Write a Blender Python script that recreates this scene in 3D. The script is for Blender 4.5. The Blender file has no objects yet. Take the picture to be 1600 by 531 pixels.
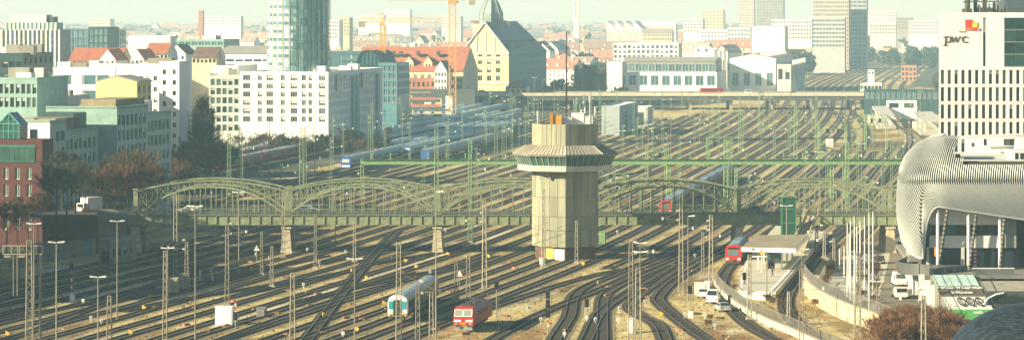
import bpy, math, random
from mathutils import Vector as V
R = random.Random(7)
sc = bpy.context.scene
COL = sc.collection
rad = math.radians
# ---------------------------------------------------------------- camera, sky, sun, exposure
F, H, YH = 5166.0, 45.5, 22.0          # focal length (in 1600-wide pixels), eye height, horizon row
cam_d = bpy.data.cameras.new("camera"); cam = bpy.data.objects.new("camera", cam_d); COL.objects.link(cam)
cam.location = (0, 0, H); cam.rotation_euler = (rad(90), 0, 0)
cam_d.sensor_width = 36.0; cam_d.lens = 36.0 * F / 1600.0
cam_d.shift_y = -(265.5 - YH) / 1600.0
cam_d.clip_start = 5.0; cam_d.clip_end = 40000.0
sc.camera = cam
SUN_AZ, SUN_EL = rad(67.0), rad(22.5)   # azimuth measured from straight behind the camera towards the left
to_sun = V((-math.sin(SUN_AZ) * math.cos(SUN_EL), -math.cos(SUN_AZ) * math.cos(SUN_EL), math.sin(SUN_EL)))
world = bpy.data.worlds.new("World"); sc.world = world; world.use_nodes = True
nt = world.node_tree; bg = nt.nodes["Background"]
sky = nt.nodes.new("ShaderNodeTexSky"); sky.sky_type = 'NISHITA'; sky.sun_disc = False
sky.sun_elevation = SUN_EL; sky.sun_rotation = math.atan2(to_sun.x, to_sun.y)
sky.air_density = 1.0; sky.dust_density = 1.0; sky.ozone_density = 1.5; sky.altitude = 500
nt.links.new(sky.outputs[0], bg.inputs[0]); bg.inputs[1].default_value = 0.05
sun_d = bpy.data.lights.new("sun", 'SUN'); sun_d.energy = 5.0; sun_d.angle = rad(0.5); sun_d.color = (1.0, 0.90, 0.62)
sun = bpy.data.objects.new("sun", sun_d); COL.objects.link(sun)
sun.rotation_euler = to_sun.to_track_quat('Z', 'Y').to_euler(); sun.location = (-200, 0, 300)
sc.view_settings.view_transform = 'Standard'; sc.view_settings.look = 'None'
sc.view_settings.exposure = 1.25; sc.view_settings.gamma = 1.0
cy = sc.cycles
cy.max_bounces = 5; cy.diffuse_bounces = 2; cy.glossy_bounces = 2; cy.transmission_bounces = 2; cy.volume_bounces = 1; cy.transparent_max_bounces = 8
cy.caustics_reflective = False; cy.caustics_refractive = False

# ---------------------------------------------------------------- helpers
def G(px, py, z=0.0):
    Y = F * (H - z) / (py - YH); return V(((px - 800.0) / F * Y, Y, z))
def P(px, py, Y):
    return V(((px - 800.0) / F * Y, Y, H - (py - YH) / F * Y))
def ZT(py, Y): return H - (py - YH) / F * Y
def XX(px, Y): return (px - 800.0) / F * Y
def PX(p): return 800 + F * p[0] / p[1], YH + F * (H - p[2]) / p[1]

def link(o, parent=None):
    COL.objects.link(o)
    if parent is not None: o.parent = parent
    return o
def tag(o, label, cat, group=None, kind=None):
    if label: o['label'] = label
    if cat: o['category'] = cat
    if group: o['group'] = group
    if kind: o['kind'] = kind
    return o
def thing(name, label, cat, loc=(0, 0, 0), rz=0.0, group=None):
    o = bpy.data.objects.new(name, None); o.location = loc; o.rotation_euler = (0, 0, rz); o.empty_display_size = .5
    link(o); return tag(o, label, cat, group)
def inst(name, mesh, parent=None, loc=(0, 0, 0), rz=0.0, sc_=(1, 1, 1), rot=None):
    o = bpy.data.objects.new(name, mesh); o.location = loc; o.rotation_euler = rot or (0, 0, rz); o.scale = sc_
    return link(o, parent)
def copy_tree(o, parent=None):
    c = o.copy(); COL.objects.link(c)
    if parent is not None: c.parent = parent
    for ch in o.children: copy_tree(ch, c)
    return c

CACHE = {}
def cached(k, f):
    if k not in CACHE: CACHE[k] = f()
    return CACHE[k]
class MB:
    def __init__(s): s.v = []; s.f = []; s.m = []
    def pt(s, p): s.v.append(tuple(p)); return len(s.v) - 1
    def face(s, pts, mi=0):
        n = len(s.v); s.v.extend(tuple(p) for p in pts); s.f.append(tuple(range(n, n + len(pts)))); s.m.append(mi)
    def hexa(s, o, a, b, c, mi=0, open_=()):
        o, a, b, c = V(o), V(a), V(b), V(c)
        if a.cross(b).dot(c) < 0: a, b = b, a
        n = len(s.v)
        s.v.extend(tuple(p) for p in (o, o + a, o + a + b, o + b, o + c, o + a + c, o + a + b + c, o + b + c))
        for q in ((0, 3, 2, 1), (4, 5, 6, 7), (0, 1, 5, 4), (1, 2, 6, 5), (2, 3, 7, 6), (3, 0, 4, 7)):
            s.f.append(tuple(n + i for i in q)); s.m.append(mi)
    def box(s, x, y, z, sx, sy, sz, mi=0, rz=0.0):      # centre x,y ; z = bottom
        c, n = math.cos(rz), math.sin(rz)
        a = V((c, n, 0)) * sx; b = V((-n, c, 0)) * sy
        s.hexa(V((x, y, z)) - a / 2 - b / 2, a, b, (0, 0, sz), mi)
    def bar(s, p, q, w, h=None, mi=0, up=(0, 0, 1)):
        p, q = V(p), V(q); h = h or w; d = q - p
        if d.length < 1e-6: return
        up = V(up); a = d.cross(up)
        if a.length < 1e-5: a = d.cross(V((1, 0, 0)))
        a.normalize(); b = a.cross(d).normalized()
        s.hexa(p - a * w / 2 - b * h / 2, a * w, b * h, d, mi)
    def cyl(s, p, q, r0, r1=None, n=6, mi=0, caps=True):
        p, q = V(p), V(q); r1 = r0 if r1 is None else r1; d = (q - p)
        if d.length < 1e-6: return
        d.normalize(); a = d.cross(V((0, 0, 1)))
        if a.length < 1e-4: a = V((1, 0, 0))
        a.normalize(); b = d.cross(a); k = len(s.v)
        for i in range(n):
            t = 2 * math.pi * i / n; e = a * math.cos(t) + b * math.sin(t)
            s.v.append(tuple(p + e * r0)); s.v.append(tuple(q + e * r1))
        for i in range(n):
            j = (i + 1) % n; s.f.append((k + 2 * i, k + 2 * j, k + 2 * j + 1, k + 2 * i + 1)); s.m.append(mi)
        if caps:
            s.f.append(tuple(k + 2 * i for i in reversed(range(n)))); s.m.append(mi)
            s.f.append(tuple(k + 2 * i + 1 for i in range(n))); s.m.append(mi)
    def tube(s, pts, r, n=4, mi=0):
        pts = [V(p) for p in pts]; k = len(s.v); up = V((0, 0, 1))
        for i, p in enumerate(pts):
            d = pts[min(i + 1, len(pts) - 1)] - pts[max(i - 1, 0)]
            a = d.cross(up)
            if a.length < 1e-4: a = d.cross(V((0, 1, 0)))
            a.normalize(); b = a.cross(d).normalized()
            for j in range(n):
                t = 2 * math.pi * j / n + math.pi / 4; s.v.append(tuple(p + a * math.cos(t) * r + b * math.sin(t) * r))
        for i in range(len(pts) - 1):
            for j in range(n):
                q = (j + 1) % n; s.f.append((k + i * n + j, k + i * n + q, k + (i + 1) * n + q, k + (i + 1) * n + j)); s.m.append(mi)
    def prism(s, poly, z0, z1, mi=0, top=None):
        a = sum(poly[i][0] * poly[(i + 1) % len(poly)][1] - poly[(i + 1) % len(poly)][0] * poly[i][1] for i in range(len(poly)))
        if a < 0: poly = poly[::-1]
        n = len(poly); k = len(s.v)
        s.v.extend((p[0], p[1], z0) for p in poly); s.v.extend((p[0], p[1], z1) for p in poly)
        for i in range(n):
            j = (i + 1) % n; s.f.append((k + i, k + j, k + n + j, k + n + i)); s.m.append(mi)
        s.f.append(tuple(k + n + i for i in range(n))); s.m.append(mi if top is None else top)
        s.f.append(tuple(k + i for i in reversed(range(n)))); s.m.append(mi)
    def lathe(s, prof, n=12, cx=0, cy=0, mi=0, t0=0.0):
        k = len(s.v)
        for r, z in prof:
            for i in range(n):
                t = t0 + 2 * math.pi * i / n; s.v.append((cx + r * math.cos(t), cy + r * math.sin(t), z))
        for a in range(len(prof) - 1):
            for i in range(n):
                j = (i + 1) % n; s.f.append((k + a * n + i, k + a * n + j, k + (a + 1) * n + j, k + (a + 1) * n + i)); s.m.append(mi)
    def extrude_x(s, prof, x0, x1, mi=0):               # closed (y,z) outline run along x
        n = len(prof); k = len(s.v)
        s.v.extend((x0, p[0], p[1]) for p in prof); s.v.extend((x1, p[0], p[1]) for p in prof)
        for i in range(n):
            j = (i + 1) % n; s.f.append((k + i, k + j, k + n + j, k + n + i)); s.m.append(mi if not callable(mi) else mi(i))
        s.f.append(tuple(k + i for i in reversed(range(n)))); s.m.append(0); s.f.append(tuple(k + n + i for i in range(n))); s.m.append(0)
    def mesh(s, name, mats, smooth=False):
        me = bpy.data.meshes.new(name); me.from_pydata(s.v, [], s.f)
        for m in (mats if isinstance(mats, (list, tuple)) else [mats]): me.materials.append(m)
        if any(s.m): me.polygons.foreach_set('material_index', s.m)
        if smooth: me.polygons.foreach_set('use_smooth', [True] * len(s.f))
        me.update(); return me
    def build(s, name, mats, parent=None, loc=(0, 0, 0), rz=0.0, smooth=False):
        return inst(name, s.mesh(name, mats, smooth), parent, loc, rz)

MATS = {}
def M(name, col, rough=.75, metal=0.0, var=.18, scale=.6, bump=0.0, rnd=.08, col2=None, spec=.35, streak=False):
    if name in MATS: return MATS[name]
    m = bpy.data.materials.new(name); m.use_nodes = True; t = m.node_tree; b = t.nodes['Principled BSDF']
    b.inputs['Roughness'].default_value = rough; b.inputs['Metallic'].default_value = metal
    b.inputs['Specular IOR Level'].default_value = spec
    geo = t.nodes.new('ShaderNodeNewGeometry'); no = t.nodes.new('ShaderNodeTexNoise')
    no.inputs['Scale'].default_value = scale; no.inputs['Detail'].default_value = 5; no.inputs['Roughness'].default_value = .65
    if streak:
        mp = t.nodes.new('ShaderNodeMapping'); mp.inputs['Scale'].default_value = (1, 1, .12); t.links.new(geo.outputs['Position'], mp.inputs[0]); t.links.new(mp.outputs[0], no.inputs['Vector'])
    else: t.links.new(geo.outputs['Position'], no.inputs['Vector'])
    mr = t.nodes.new('ShaderNodeMapRange'); mr.inputs[1].default_value = .3; mr.inputs[2].default_value = .7
    t.links.new(no.outputs['Fac'], mr.inputs[0])
    mx = t.nodes.new('ShaderNodeMix'); mx.data_type = 'RGBA'
    c2 = col2 or tuple(c * (1 + var * .6) for c in col); c1 = tuple(c * (1 - var) for c in col) if not col2 else col
    mx.inputs[6].default_value = (*c1, 1); mx.inputs[7].default_value = (*c2, 1)
    t.links.new(mr.outputs[0], mx.inputs[0])
    oi = t.nodes.new('ShaderNodeObjectInfo'); mr2 = t.nodes.new('ShaderNodeMapRange')
    mr2.inputs[3].default_value = 1 - rnd; mr2.inputs[4].default_value = 1 + rnd
    t.links.new(oi.outputs['Random'], mr2.inputs[0])
    hs = t.nodes.new('ShaderNodeHueSaturation'); t.links.new(mx.outputs[2], hs.inputs['Color']); t.links.new(mr2.outputs[0], hs.inputs['Value'])
    t.links.new(hs.outputs[0], b.inputs['Base Color'])
    if bump:
        bp = t.nodes.new('ShaderNodeBump'); bp.inputs['Strength'].default_value = bump; bp.inputs['Distance'].default_value = .1
        t.links.new(no.outputs['Fac'], bp.inputs['Height']); t.links.new(bp.outputs[0], b.inputs['Normal'])
    MATS[name] = m; return m

# palette (surface colours)
white = M('white_plaster', (.80, .79, .73), .8, var=.07)
cream = M('cream_plaster', (.66, .56, .36), .8, var=.12)
offw = M('offwhite_paint', (.62, .62, .56), .7, var=.15)
conc = M('concrete', (.36, .33, .25), .85, var=.22, scale=.8, bump=.1)
concd = M('dark_concrete', (.20, .19, .16), .9, var=.25, scale=.5)
panelc = M('tower_panel', (.285, .28, .195), .85, var=.26, scale=.8, rnd=.14, streak=True)
brick = M('red_brickwork', (.105, .034, .032), .85, var=.25, scale=2.0)
redroof = M('red_roof_tiles', (.38, .13, .07), .85, var=.22, scale=.4)
brownroof = M('brown_roof', (.16, .10, .08), .85, var=.3)
slate = M('slate_roof', (.055, .075, .085), .6, var=.2)
greyroof = M('grey_roof', (.30, .29, .25), .8, var=.2, scale=.3)
flatroof = M('flat_roof', (.27, .23, .15), .9, var=.3, scale=.25)
tealwall = M('teal_cladding_and_shade', (.26, .39, .34), .6, var=.2, scale=.5)  # teal cladding, also the shade colour painted on the office street side
teald = M('dark_teal', (.03, .07, .075), .5, var=.2)
yellow = M('yellow_plaster', (.74, .62, .28), .8, var=.08)
glass = M('window_glass', (.020, .030, .030), .12, var=.3, rnd=.35, spec=.6)
glassg = M('green_glass', (.05, .11, .085), .10, var=.3, rnd=.25, spec=.6)
glassb = M('blue_glass', (.10, .22, .26), .12, metal=.35, var=.2, rnd=.25, spec=.7)
blind = M('window_blind', (.55, .54, .48), .8, rnd=.2)
frame = M('window_frame', (.45, .45, .40), .6)
steel = M('galvanised_steel', (.30, .28, .23), .55, metal=.3, var=.25, scale=1.5)
steeld = M('dark_steel', (.075, .07, .06), .6, metal=.3, var=.25)
glass2 = M('window_glass_sky_sheen', (.10, .125, .12), .12, var=.3, rnd=.4, spec=.7)  # lighter variant with the sky's reflection painted into the colour
greenp = M('green_paint', (.13, .22, .12), .6, var=.22, scale=.7)
greenb = M('bridge_paint', (.235, .262, .15), .6, var=.38, scale=.9)
greenl = M('light_green_paint', (.20, .34, .15), .6, var=.15, scale=.7)
rust = M('rail_rust', (.045, .030, .020), .7, var=.3)
railtop = M('rail_head', (.30, .27, .22), .35, metal=.7)
bed_d = M('oily_ballast', (.016, .013, .009), .95, var=.5, scale=.35, bump=.3)
bed_m = M('ballast', (.105, .078, .043), .95, var=.5, scale=.3, bump=.3)
bed_p = M('pale_ballast', (.19, .16, .105), .95, var=.45, scale=.3, bump=.3)
sleeper = M('sleeper', (.055, .045, .032), .95, var=.4, scale=.8)
asphalt = M('asphalt', (.075, .07, .06), .9, var=.2)
pave = M('paving', (.48, .45, .36), .9, var=.2, scale=.5)
black = M('black_rubber', (.015, .015, .015), .7)
trunkm = M('bark', (.055, .04, .028), .95, var=.3, scale=2)
twig = M('twigs', (.11, .070, .040), .95, var=.4, scale=.5, rnd=.2)
twigr = M('red_twigs', (.17, .080, .038), .95, var=.4, scale=.5, rnd=.15)
twigg = M('olive_twigs', (.060, .056, .026), .95, var=.4, scale=.5, rnd=.2)
leafd = M('dark_leaves', (.022, .034, .018), .9, var=.4, scale=.4, rnd=.25)
leafm = M('grey_green_leaves', (.05, .06, .035), .9, var=.4, scale=.4, rnd=.25)
redp = M('red_paint', (.50, .025, .015), .4, var=.1)
whitep = M('white_paint', (.80, .79, .74), .5, var=.05)
yellowp = M('yellow_paint', (.75, .42, .04), .5, var=.1)
orange = M('orange_paint', (.70, .32, .05), .5, var=.15)
tealp = M('teal_paint', (.02, .30, .34), .4, var=.1)
bluep = M('blue_paint', (.03, .10, .35), .4, var=.1)
silver = M('silver_roof', (.34, .38, .38), .35, metal=.45, var=.15)
alu = M('aluminium_tube', (.40, .415, .39), .5, metal=.2, var=.06, rnd=.04)

# ---- building helpers
def window_mesh(name, bars, gl, fr=None, border=.06, blindfrac=0):
    b = MB(); b.face([(0, 0, 0), (1, 0, 0), (1, 0, 1), (0, 0, 1)], 0)
    def q(x0, z0, x1, z1, y=-.04): b.hexa((x0, y, z0), (x1 - x0, 0, 0), (0, .04, 0), (0, 0, z1 - z0), 1)
    for k in range(1, bars): q(k / bars - border / 2, 0, k / bars + border / 2, 1)
    q(0, 0, border, 1); q(1 - border, 0, 1, 1); q(border, 0, 1 - border, border * .6); q(border, 1 - border * .6, 1 - border, 1)
    if blindfrac: b.face([(border, -.02, 1 - blindfrac), (1 - border, -.02, 1 - blindfrac), (1 - border, -.02, 1), (border, -.02, 1)], 2)
    return b.mesh(name, [gl, fr or frame, blind])
WIN = {}
def wmesh(kind):
    if kind not in WIN:
        WIN[kind] = {
            'plain': lambda: [window_mesh('window', 1, M('far_glass_hazed', (.15, .17, .17), .2, rnd=.3))],  # far panes lightened, haze put into the glass colour
            'double': lambda: [window_mesh('window', 2, glass), window_mesh('window', 2, glass2), window_mesh('window', 2, glass, None, .06, .45), window_mesh('window', 2, glass)],
            'triple': lambda: [window_mesh('window', 3, glass, None, .05), window_mesh('window', 3, glass2, None, .05), window_mesh('window', 3, glass, None, .05, .6), window_mesh('window', 3, glass2, None, .05, .25)],
            'green': lambda: [window_mesh('window', 2, glassg, greenl)],
            'blue': lambda: [window_mesh('window', 2, glassb)],
            'narrow': lambda: [window_mesh('window', 1, glass, tealwall, .08), window_mesh('window', 1, glass2, tealwall, .08), window_mesh('window', 1, glass, tealwall, .08, .35)],
            'dark': lambda: [window_mesh('window', 1, glass, teald, .04), window_mesh('window', 1, glass, teald, .04), window_mesh('window', 1, glass2, teald, .04), window_mesh('window', 1, M('glass_brown', (.045, .03, .025), .15, rnd=.3), teald, .04), window_mesh('window', 1, glass, teald, .04, .3)],
            'whitef': lambda: [window_mesh('window', 2, glassg, offw, .12)],
        }[kind]()
    return WIN[kind]

def facade(mb, parent, o, u, w, h, rects, mi=0, kind='double', inset=.22, rng=R, wname='window', skip=None):
    """wall from o along unit u, width w, height h (outward normal = u x z), openings cut at rects (u,v,w,h) with windows set back in them"""
    o = V(o); u = V(u).normalized(); z = V((0, 0, 1)); n = u.cross(z); ang = math.atan2(u.y, u.x)
    us = sorted({0.0, w} | {round(a, 3) for r in rects for a in (r[0], r[0] + r[2])}); vs = sorted({0.0, h} | {round(a, 3) for r in rects for a in (r[1], r[1] + r[3])})
    hol = set()
    ui = {a: i for i, a in enumerate(us)}; vi = {a: i for i, a in enumerate(vs)}
    for r in rects:
        for i in range(ui[round(r[0], 3)], ui[round(r[0] + r[2], 3)]):
            for j in range(vi[round(r[1], 3)], vi[round(r[1] + r[3], 3)]): hol.add((i, j))
    for j in range(len(vs) - 1):
        i = 0
        while i < len(us) - 1:
            if (i, j) in hol: i += 1; continue
            k = i
            while k < len(us) - 1 and (k, j) not in hol: k += 1
            mb.face([o + u * us[i] + z * vs[j], o + u * us[k] + z * vs[j], o + u * us[k] + z * vs[j + 1], o + u * us[i] + z * vs[j + 1]], mi); i = k
    ms = wmesh(kind)
    for a, v, ww, hh in rects:
        p = o + u * a + z * v; q = [p, p + u * ww, p + u * ww + z * hh, p + z * hh]; d = -n * inset
        for i in range(4):
            j = (i + 1) % 4; mb.face([q[i], q[i] + d, q[j] + d, q[j]], mi)
        if wname: inst(wname, rng.choice(ms), parent, p + d * .98, ang, (ww, 1, hh))
def grid(u0, v0, du, dv, nu, nv, w, h): return [(u0 + i * du, v0 + j * dv, w, h) for j in range(nv) for i in range(nu)]

class Bld:
    """box building: front-left corner at (px0, base) distance Y; front spans to px1; side runs L along the street direction"""
    def __init__(s, name, label, px0, px1, ytop, Y, L, slope=.154, group=None, cat='building', z0=0.0):
        s.Y = Y; t = V((slope, 1, 0)).normalized(); u = V((t.y, -t.x, 0)); s.t, s.u = t, u
        X0 = XX(px0, Y); k = (px1 - 800) / F; w = (k * Y - X0) / (u.x - k * u.y)
        s.c = V((X0, Y, 0)); s.w, s.L, s.h = w, L, ZT(ytop, Y); s.z0 = z0
        s.o = thing(name, label, cat, s.c, 0, group); s.mb = MB(); s.wallm = []
        # local coords: origin at front-left corner
        s.A = V((0, 0, 0)); s.B = u * w; s.C = u * w + t * L; s.D = t * L
    def front(s, rects, kind='double', mi=0, **k): facade(s.mb, s.o, s.A, s.u, s.w, s.h, rects, mi, kind, **k)
    def right(s, rects, kind='double', mi=0, **k): facade(s.mb, s.o, s.B, s.t, s.L, s.h, rects, mi, kind, **k)
    def rest(s, mi=0, left=True):
        z = V((0, 0, s.h))
        s.mb.face([s.C, s.D, s.D + z, s.C + z], mi)
        if left: s.mb.face([s.D, s.A, s.A + z, s.D + z], mi)
    def flat(s, mat, parapet=.5, pm=None):
        r = MB(); z = s.h - .02
        r.face([p + V((0, 0, z - .35)) for p in (s.A + (s.u + s.t) * .3, s.B + (s.t - s.u) * .3, s.C - (s.u + s.t) * .3, s.D + (s.u - s.t) * .3)], 0)
        r.build('roof', mat, s.o)
        m = MB(); e = .3; zz = V((0, 0, s.h - .45)); up = V((0, 0, .45 + parapet * .3))
        for a, b, nn in ((s.A, s.B, s.t), (s.B, s.C, -s.u), (s.C, s.D, -s.t), (s.D, s.A, s.u)):
            d = (b - a).normalized()
            m.hexa(a + zz + d * (e if nn in (-s.u, s.u) else -.02) - nn * .02, (b - a) - d * (2 * e if nn in (-s.u, s.u) else -.04), nn * e, up, 0)
        m.build('parapet', pm or mat, s.o)
    def gable(s, ridge, mat, along='t', over=.4, hip=0.0):
        r = MB(); z = V((0, 0, s.h)); a, b, c, d = s.A + z, s.B + z, s.C + z, s.D + z; up = V((0, 0, ridge))
        if along == 't':
            e, f = (a + b) / 2 + up + s.t * hip, (c + d) / 2 + up - s.t * hip
            k = s.u * over; dn = V((0, 0, -over * ridge / (s.w / 2)))
            top = [(b + k + dn, c + k + dn, f, e), (d - k + dn, a - k + dn, e, f)]
            if hip: top += [(a - k + dn, b + k + dn, e), (c + k + dn, d - k + dn, f)]
            else: s.mb.face([a, b, e], 0); s.mb.face([c, d, f], 0)
        else:
            e, f = (a + d) / 2 + up + s.u * hip, (b + c) / 2 + up - s.u * hip
            k = s.t * over; dn = V((0, 0, -over * ridge / (s.L / 2)))
            top = [(a - k + dn, b - k + dn, f, e), (c + k + dn, d + k + dn, e, f)]
            if hip: top += [(d + k + dn, a - k + dn, e), (b - k + dn, c + k + dn, f)]
            else: s.mb.face([b, c, f], 0); s.mb.face([d, a, e], 0)
        th = V((0, 0, .25))
        for q in top:
            q = [p + V((0, 0, .05)) for p in q]; r.face([p + th for p in q]); r.face(q[::-1])
            for i in range(len(q)): r.face([q[i], q[(i + 1) % len(q)], q[(i + 1) % len(q)] + th, q[i] + th])
        return r.build('roof', mat, s.o)
    def unit(s, fu, ft, w, d, h, mat, name='roof_unit', z=None):
        m = MB(); p = s.u * (s.w * fu) + s.t * (s.L * ft); z = s.h - .3 if z is None else z
        m.hexa(p + V((0, 0, z)), s.u * w, s.t * d, (0, 0, h)); return m.build(name, mat, s.o)
    def done(s, mats): return s.mb.build('wall', mats, s.o)

LAND = []   # landmarks in picture coordinates, used to word the labels of repeats
RANK = ['nearest', 'second nearest', 'third nearest', 'fourth nearest', 'fifth nearest', 'sixth nearest', 'seventh nearest', 'eighth nearest', 'ninth nearest', 'tenth nearest',
        ] + [w + ' nearest' for w in 'eleventh twelfth thirteenth fourteenth fifteenth sixteenth seventeenth eighteenth nineteenth twentieth twenty-first twenty-second twenty-third twenty-fourth twenty-fifth twenty-sixth twenty-seventh twenty-eighth twenty-ninth thirtieth thirty-first thirty-second thirty-third thirty-fourth thirty-fifth thirty-sixth thirty-seventh thirty-eighth thirty-ninth fortieth'.split()]
def rank_labels(objs, what):
    """label every repeat by the landmark it stands closest to and its rank there"""
    by = {}
    for o in objs:
        x, y = PX(o.location); d, nme = min((math.hypot(x - a, (y - b) * 1.6), n) for a, b, n in LAND); by.setdefault(nme, []).append((d, o))
    for nme, l in by.items():
        l.sort(key=lambda q: q[0])
        for i, (d, o) in enumerate(l):
            if len(l) == 1: o['label'] = f"{what} by {nme}"
            elif i < len(RANK): o['label'] = f"{what}, {RANK[i]} to {nme}"
            else: o['label'] = f"{what}, farther out from {nme}"
# ---------------------------------------------------------------- ground
def ground_mat(name, cols, scales, rough=.95):
    m = bpy.data.materials.new(name); m.use_nodes = True; t = m.node_tree; b = t.nodes['Principled BSDF']
    b.inputs['Roughness'].default_value = rough; b.inputs['Specular IOR Level'].default_value = .15
    geo = t.nodes.new('ShaderNodeNewGeometry'); prev = None
    mp = t.nodes.new('ShaderNodeMapping'); mp.inputs['Rotation'].default_value = (0, 0, rad(10)); t.links.new(geo.outputs['Position'], mp.inputs[0])
    for i, (c, s, lo, hi, sx) in enumerate(cols):
        if prev is None: rgb = t.nodes.new('ShaderNodeRGB'); rgb.outputs[0].default_value = (*c, 1); prev = rgb.outputs[0]; continue
        mv = t.nodes.new('ShaderNodeMapping'); mv.inputs['Scale'].default_value = (1, sx, 1); mv.inputs['Location'].default_value = (i * 37.1, i * 11.3, 0)
        t.links.new(mp.outputs[0], mv.inputs[0])
        no = t.nodes.new('ShaderNodeTexNoise'); no.inputs['Scale'].default_value = s; no.inputs['Detail'].default_value = 6; no.inputs['Roughness'].default_value = .62
        t.links.new(mv.outputs[0], no.inputs['Vector'])
        mr = t.nodes.new('ShaderNodeMapRange'); mr.inputs[1].default_value = lo; mr.inputs[2].default_value = hi; t.links.new(no.outputs['Fac'], mr.inputs[0])
        mx = t.nodes.new('ShaderNodeMix'); mx.data_type = 'RGBA'; t.links.new(mr.outputs[0], mx.inputs[0]); t.links.new(prev, mx.inputs[6]); mx.inputs[7].default_value = (*c, 1); prev = mx.outputs[2]
    t.links.new(prev, b.inputs['Base Color']); MATS[name] = m; return m
yardm = ground_mat('yard_gravel', [((.50, .40, .175), 0, 0, 0, 1), ((.27, .16, .06), .045, .48, .60, .3), ((.12, .08, .045), .022, .50, .60, .35), ((.56, .50, .34), .06, .54, .64, .3), ((.15, .13, .05), .11, .56, .68, .5), ((.10, .065, .035), .5, .58, .72, .6)], None)
landm = ground_mat('city_ground', [((.10, .095, .07), 0, 0, 0, 1), ((.07, .08, .045), .01, .45, .55, 1), ((.16, .145, .11), .02, .55, .65, 1)], None)
b = MB()
ys = [380, 800, 1600, 3200, 6400, 11900]; xs = [-4500, -1500, -500, 0, 500, 1500, 4500]
for i in range(len(ys) - 1):
    for j in range(len(xs) - 1): b.face([(xs[j], ys[i], -.06), (xs[j + 1], ys[i], -.06), (xs[j + 1], ys[i + 1], -.06), (xs[j], ys[i + 1], -.06)])
b.face([(-4500, -300, -.06), (4500, -300, -.06), (4500, 380, -.06), (-4500, 380, -.06)])
tag(b.build('ground', landm), 'wide grey brown ground under the whole city', None, None, 'structure')

SL = [(300, .215), (580, .215), (700, .165), (800, .152), (1100, .145), (1400, .122), (1600, .100), (1900, .110), (2300, .145), (6000, .145)]
def slope(y):
    for (a, p), (c, q) in zip(SL, SL[1:]):
        if y <= c: return p + (q - p) * max(0, (y - a)) / (c - a)
    return SL[-1][1]
GT = {}
def g(y):
    y = round(y)
    if y not in GT:
        s, k = 0.0, 630
        while k < y: s += slope(k + .5); k += 1
        while k > y: s -= slope(k - .5); k -= 1
        GT[y] = s
    return GT[y]
yl = [380, 480, 560, 640, 760, 900, 1100, 1400, 1700, 2100, 2700, 3400]
b = MB()
for a, c in zip(yl, yl[1:]):
    lf = lambda q: -92 if q < 800 else -112 if q < 1450 else -34
    la, lc = lf(a) + g(a), lf(c) + g(c)
    rf = lambda q: 95 if q < 600 else 130 if q < 1750 else 62
    ra, rc = rf(a) + g(a), rf(c) + g(c)
    b.face([(la, a, 0), (ra, a, 0), (rc, c, 0), (lc, c, 0)])
tag(b.build('rail_yard_ground', yardm), 'tan gravel and dry grass ground of the rail yard', None, None, 'structure')

# ---------------------------------------------------------------- tracks
def resample(pts, step):
    out = []; pts = [V(p) for p in pts]; n = len(pts)
    for i in range(n - 1):
        p0, p1, p2, p3 = pts[max(i - 1, 0)], pts[i], pts[i + 1], pts[min(i + 2, n - 1)]
        k = max(1, int((p2 - p1).length / step))
        for j in range(k):
            t = j / k
            out.append(.5 * (2 * p1 + (p2 - p0) * t + (2 * p0 - 5 * p1 + 4 * p2 - p3) * t * t + (3 * p1 - p0 - 3 * p2 + p3) * t ** 3))
    out.append(pts[-1]); return out
def strip(mb, pts, u0, z0, u1, z1, mi=0):
    k = len(mb.v); n = len(pts)
    for i, p in enumerate(pts):
        d = pts[min(i + 1, n - 1)] - pts[max(i - 1, 0)]; r = V((d.y, -d.x, 0)).normalized()
        mb.v.append(tuple(p + r * u0 + V((0, 0, z0)))); mb.v.append(tuple(p + r * u1 + V((0, 0, z1))))
    for i in range(n - 1): mb.f.append((k + 2 * i, k + 2 * i + 1, k + 2 * i + 3, k + 2 * i + 2)); mb.m.append(mi)
NTR = 0
TRACKS = []
shoulder = M('track_shoulder', (.36, .275, .12), .95, var=.4, scale=.35, bump=.2)
def track(pts, step=8.0, label=None, pale=False, sl=True, z=None, wide=1.0):
    global NTR
    z = (NTR % 7) * .004 if z is None else z; NTR += 1
    pts = resample(pts, step); zz = V((0, 0, z)); pts = [p + zz for p in pts]; TRACKS.append(pts)
    b = MB()
    for s in (-1, 1):
        e = (lambda a, c: (a, c)) if s > 0 else (lambda a, c: (c, a))
        for (u0, z0, u1, z1, mi) in ((1.5 * wide, .07, 1.9 * wide, .012, 2), (1.0, .085, 1.5 * wide, .07, 1), (.48, .085, 1.0, .085, 0)):
            if s > 0: strip(b, pts, u0, z0, u1, z1, mi)
            else: strip(b, pts, -u1, z1, -u0, z0, mi)
    strip(b, pts, -.48, .085, .48, .085, 1)
    root = b.build('railway_track', [bed_d, bed_p if pale else bed_m, shoulder]); tag(root, label or 'railway track on dark ballast crossing the yard', None, None, 'structure')
    for s in (-.7525, .7525):
        r = MB(); w = .042
        strip(r, pts, s - w, .10, s - w, .27, 0); strip(r, pts, s - w, .27, s + w, .27, 1); strip(r, pts, s + w, .27, s + w, .10, 0)
        r.f = [q for q in r.f]; r.build('rail', [rust, railtop], root)
    if sl:
        m = MB(); acc = 0.0
        for p, q in zip(pts, pts[1:]):
            if p.y > 700: break
            d = q - p; L = d.length; dn = d.normalized(); rt = V((dn.y, -dn.x, 0))
            while acc < L:
                c = p + dn * acc; m.hexa(c - rt * 1.3 - dn * .13 + V((0, 0, .06)), rt * 2.6, dn * .26, (0, 0, .07)); acc += .66
            acc -= L
        if m.f: tag(m.build('sleepers', sleeper, root), None, None, None, 'stuff')
    return root
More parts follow.
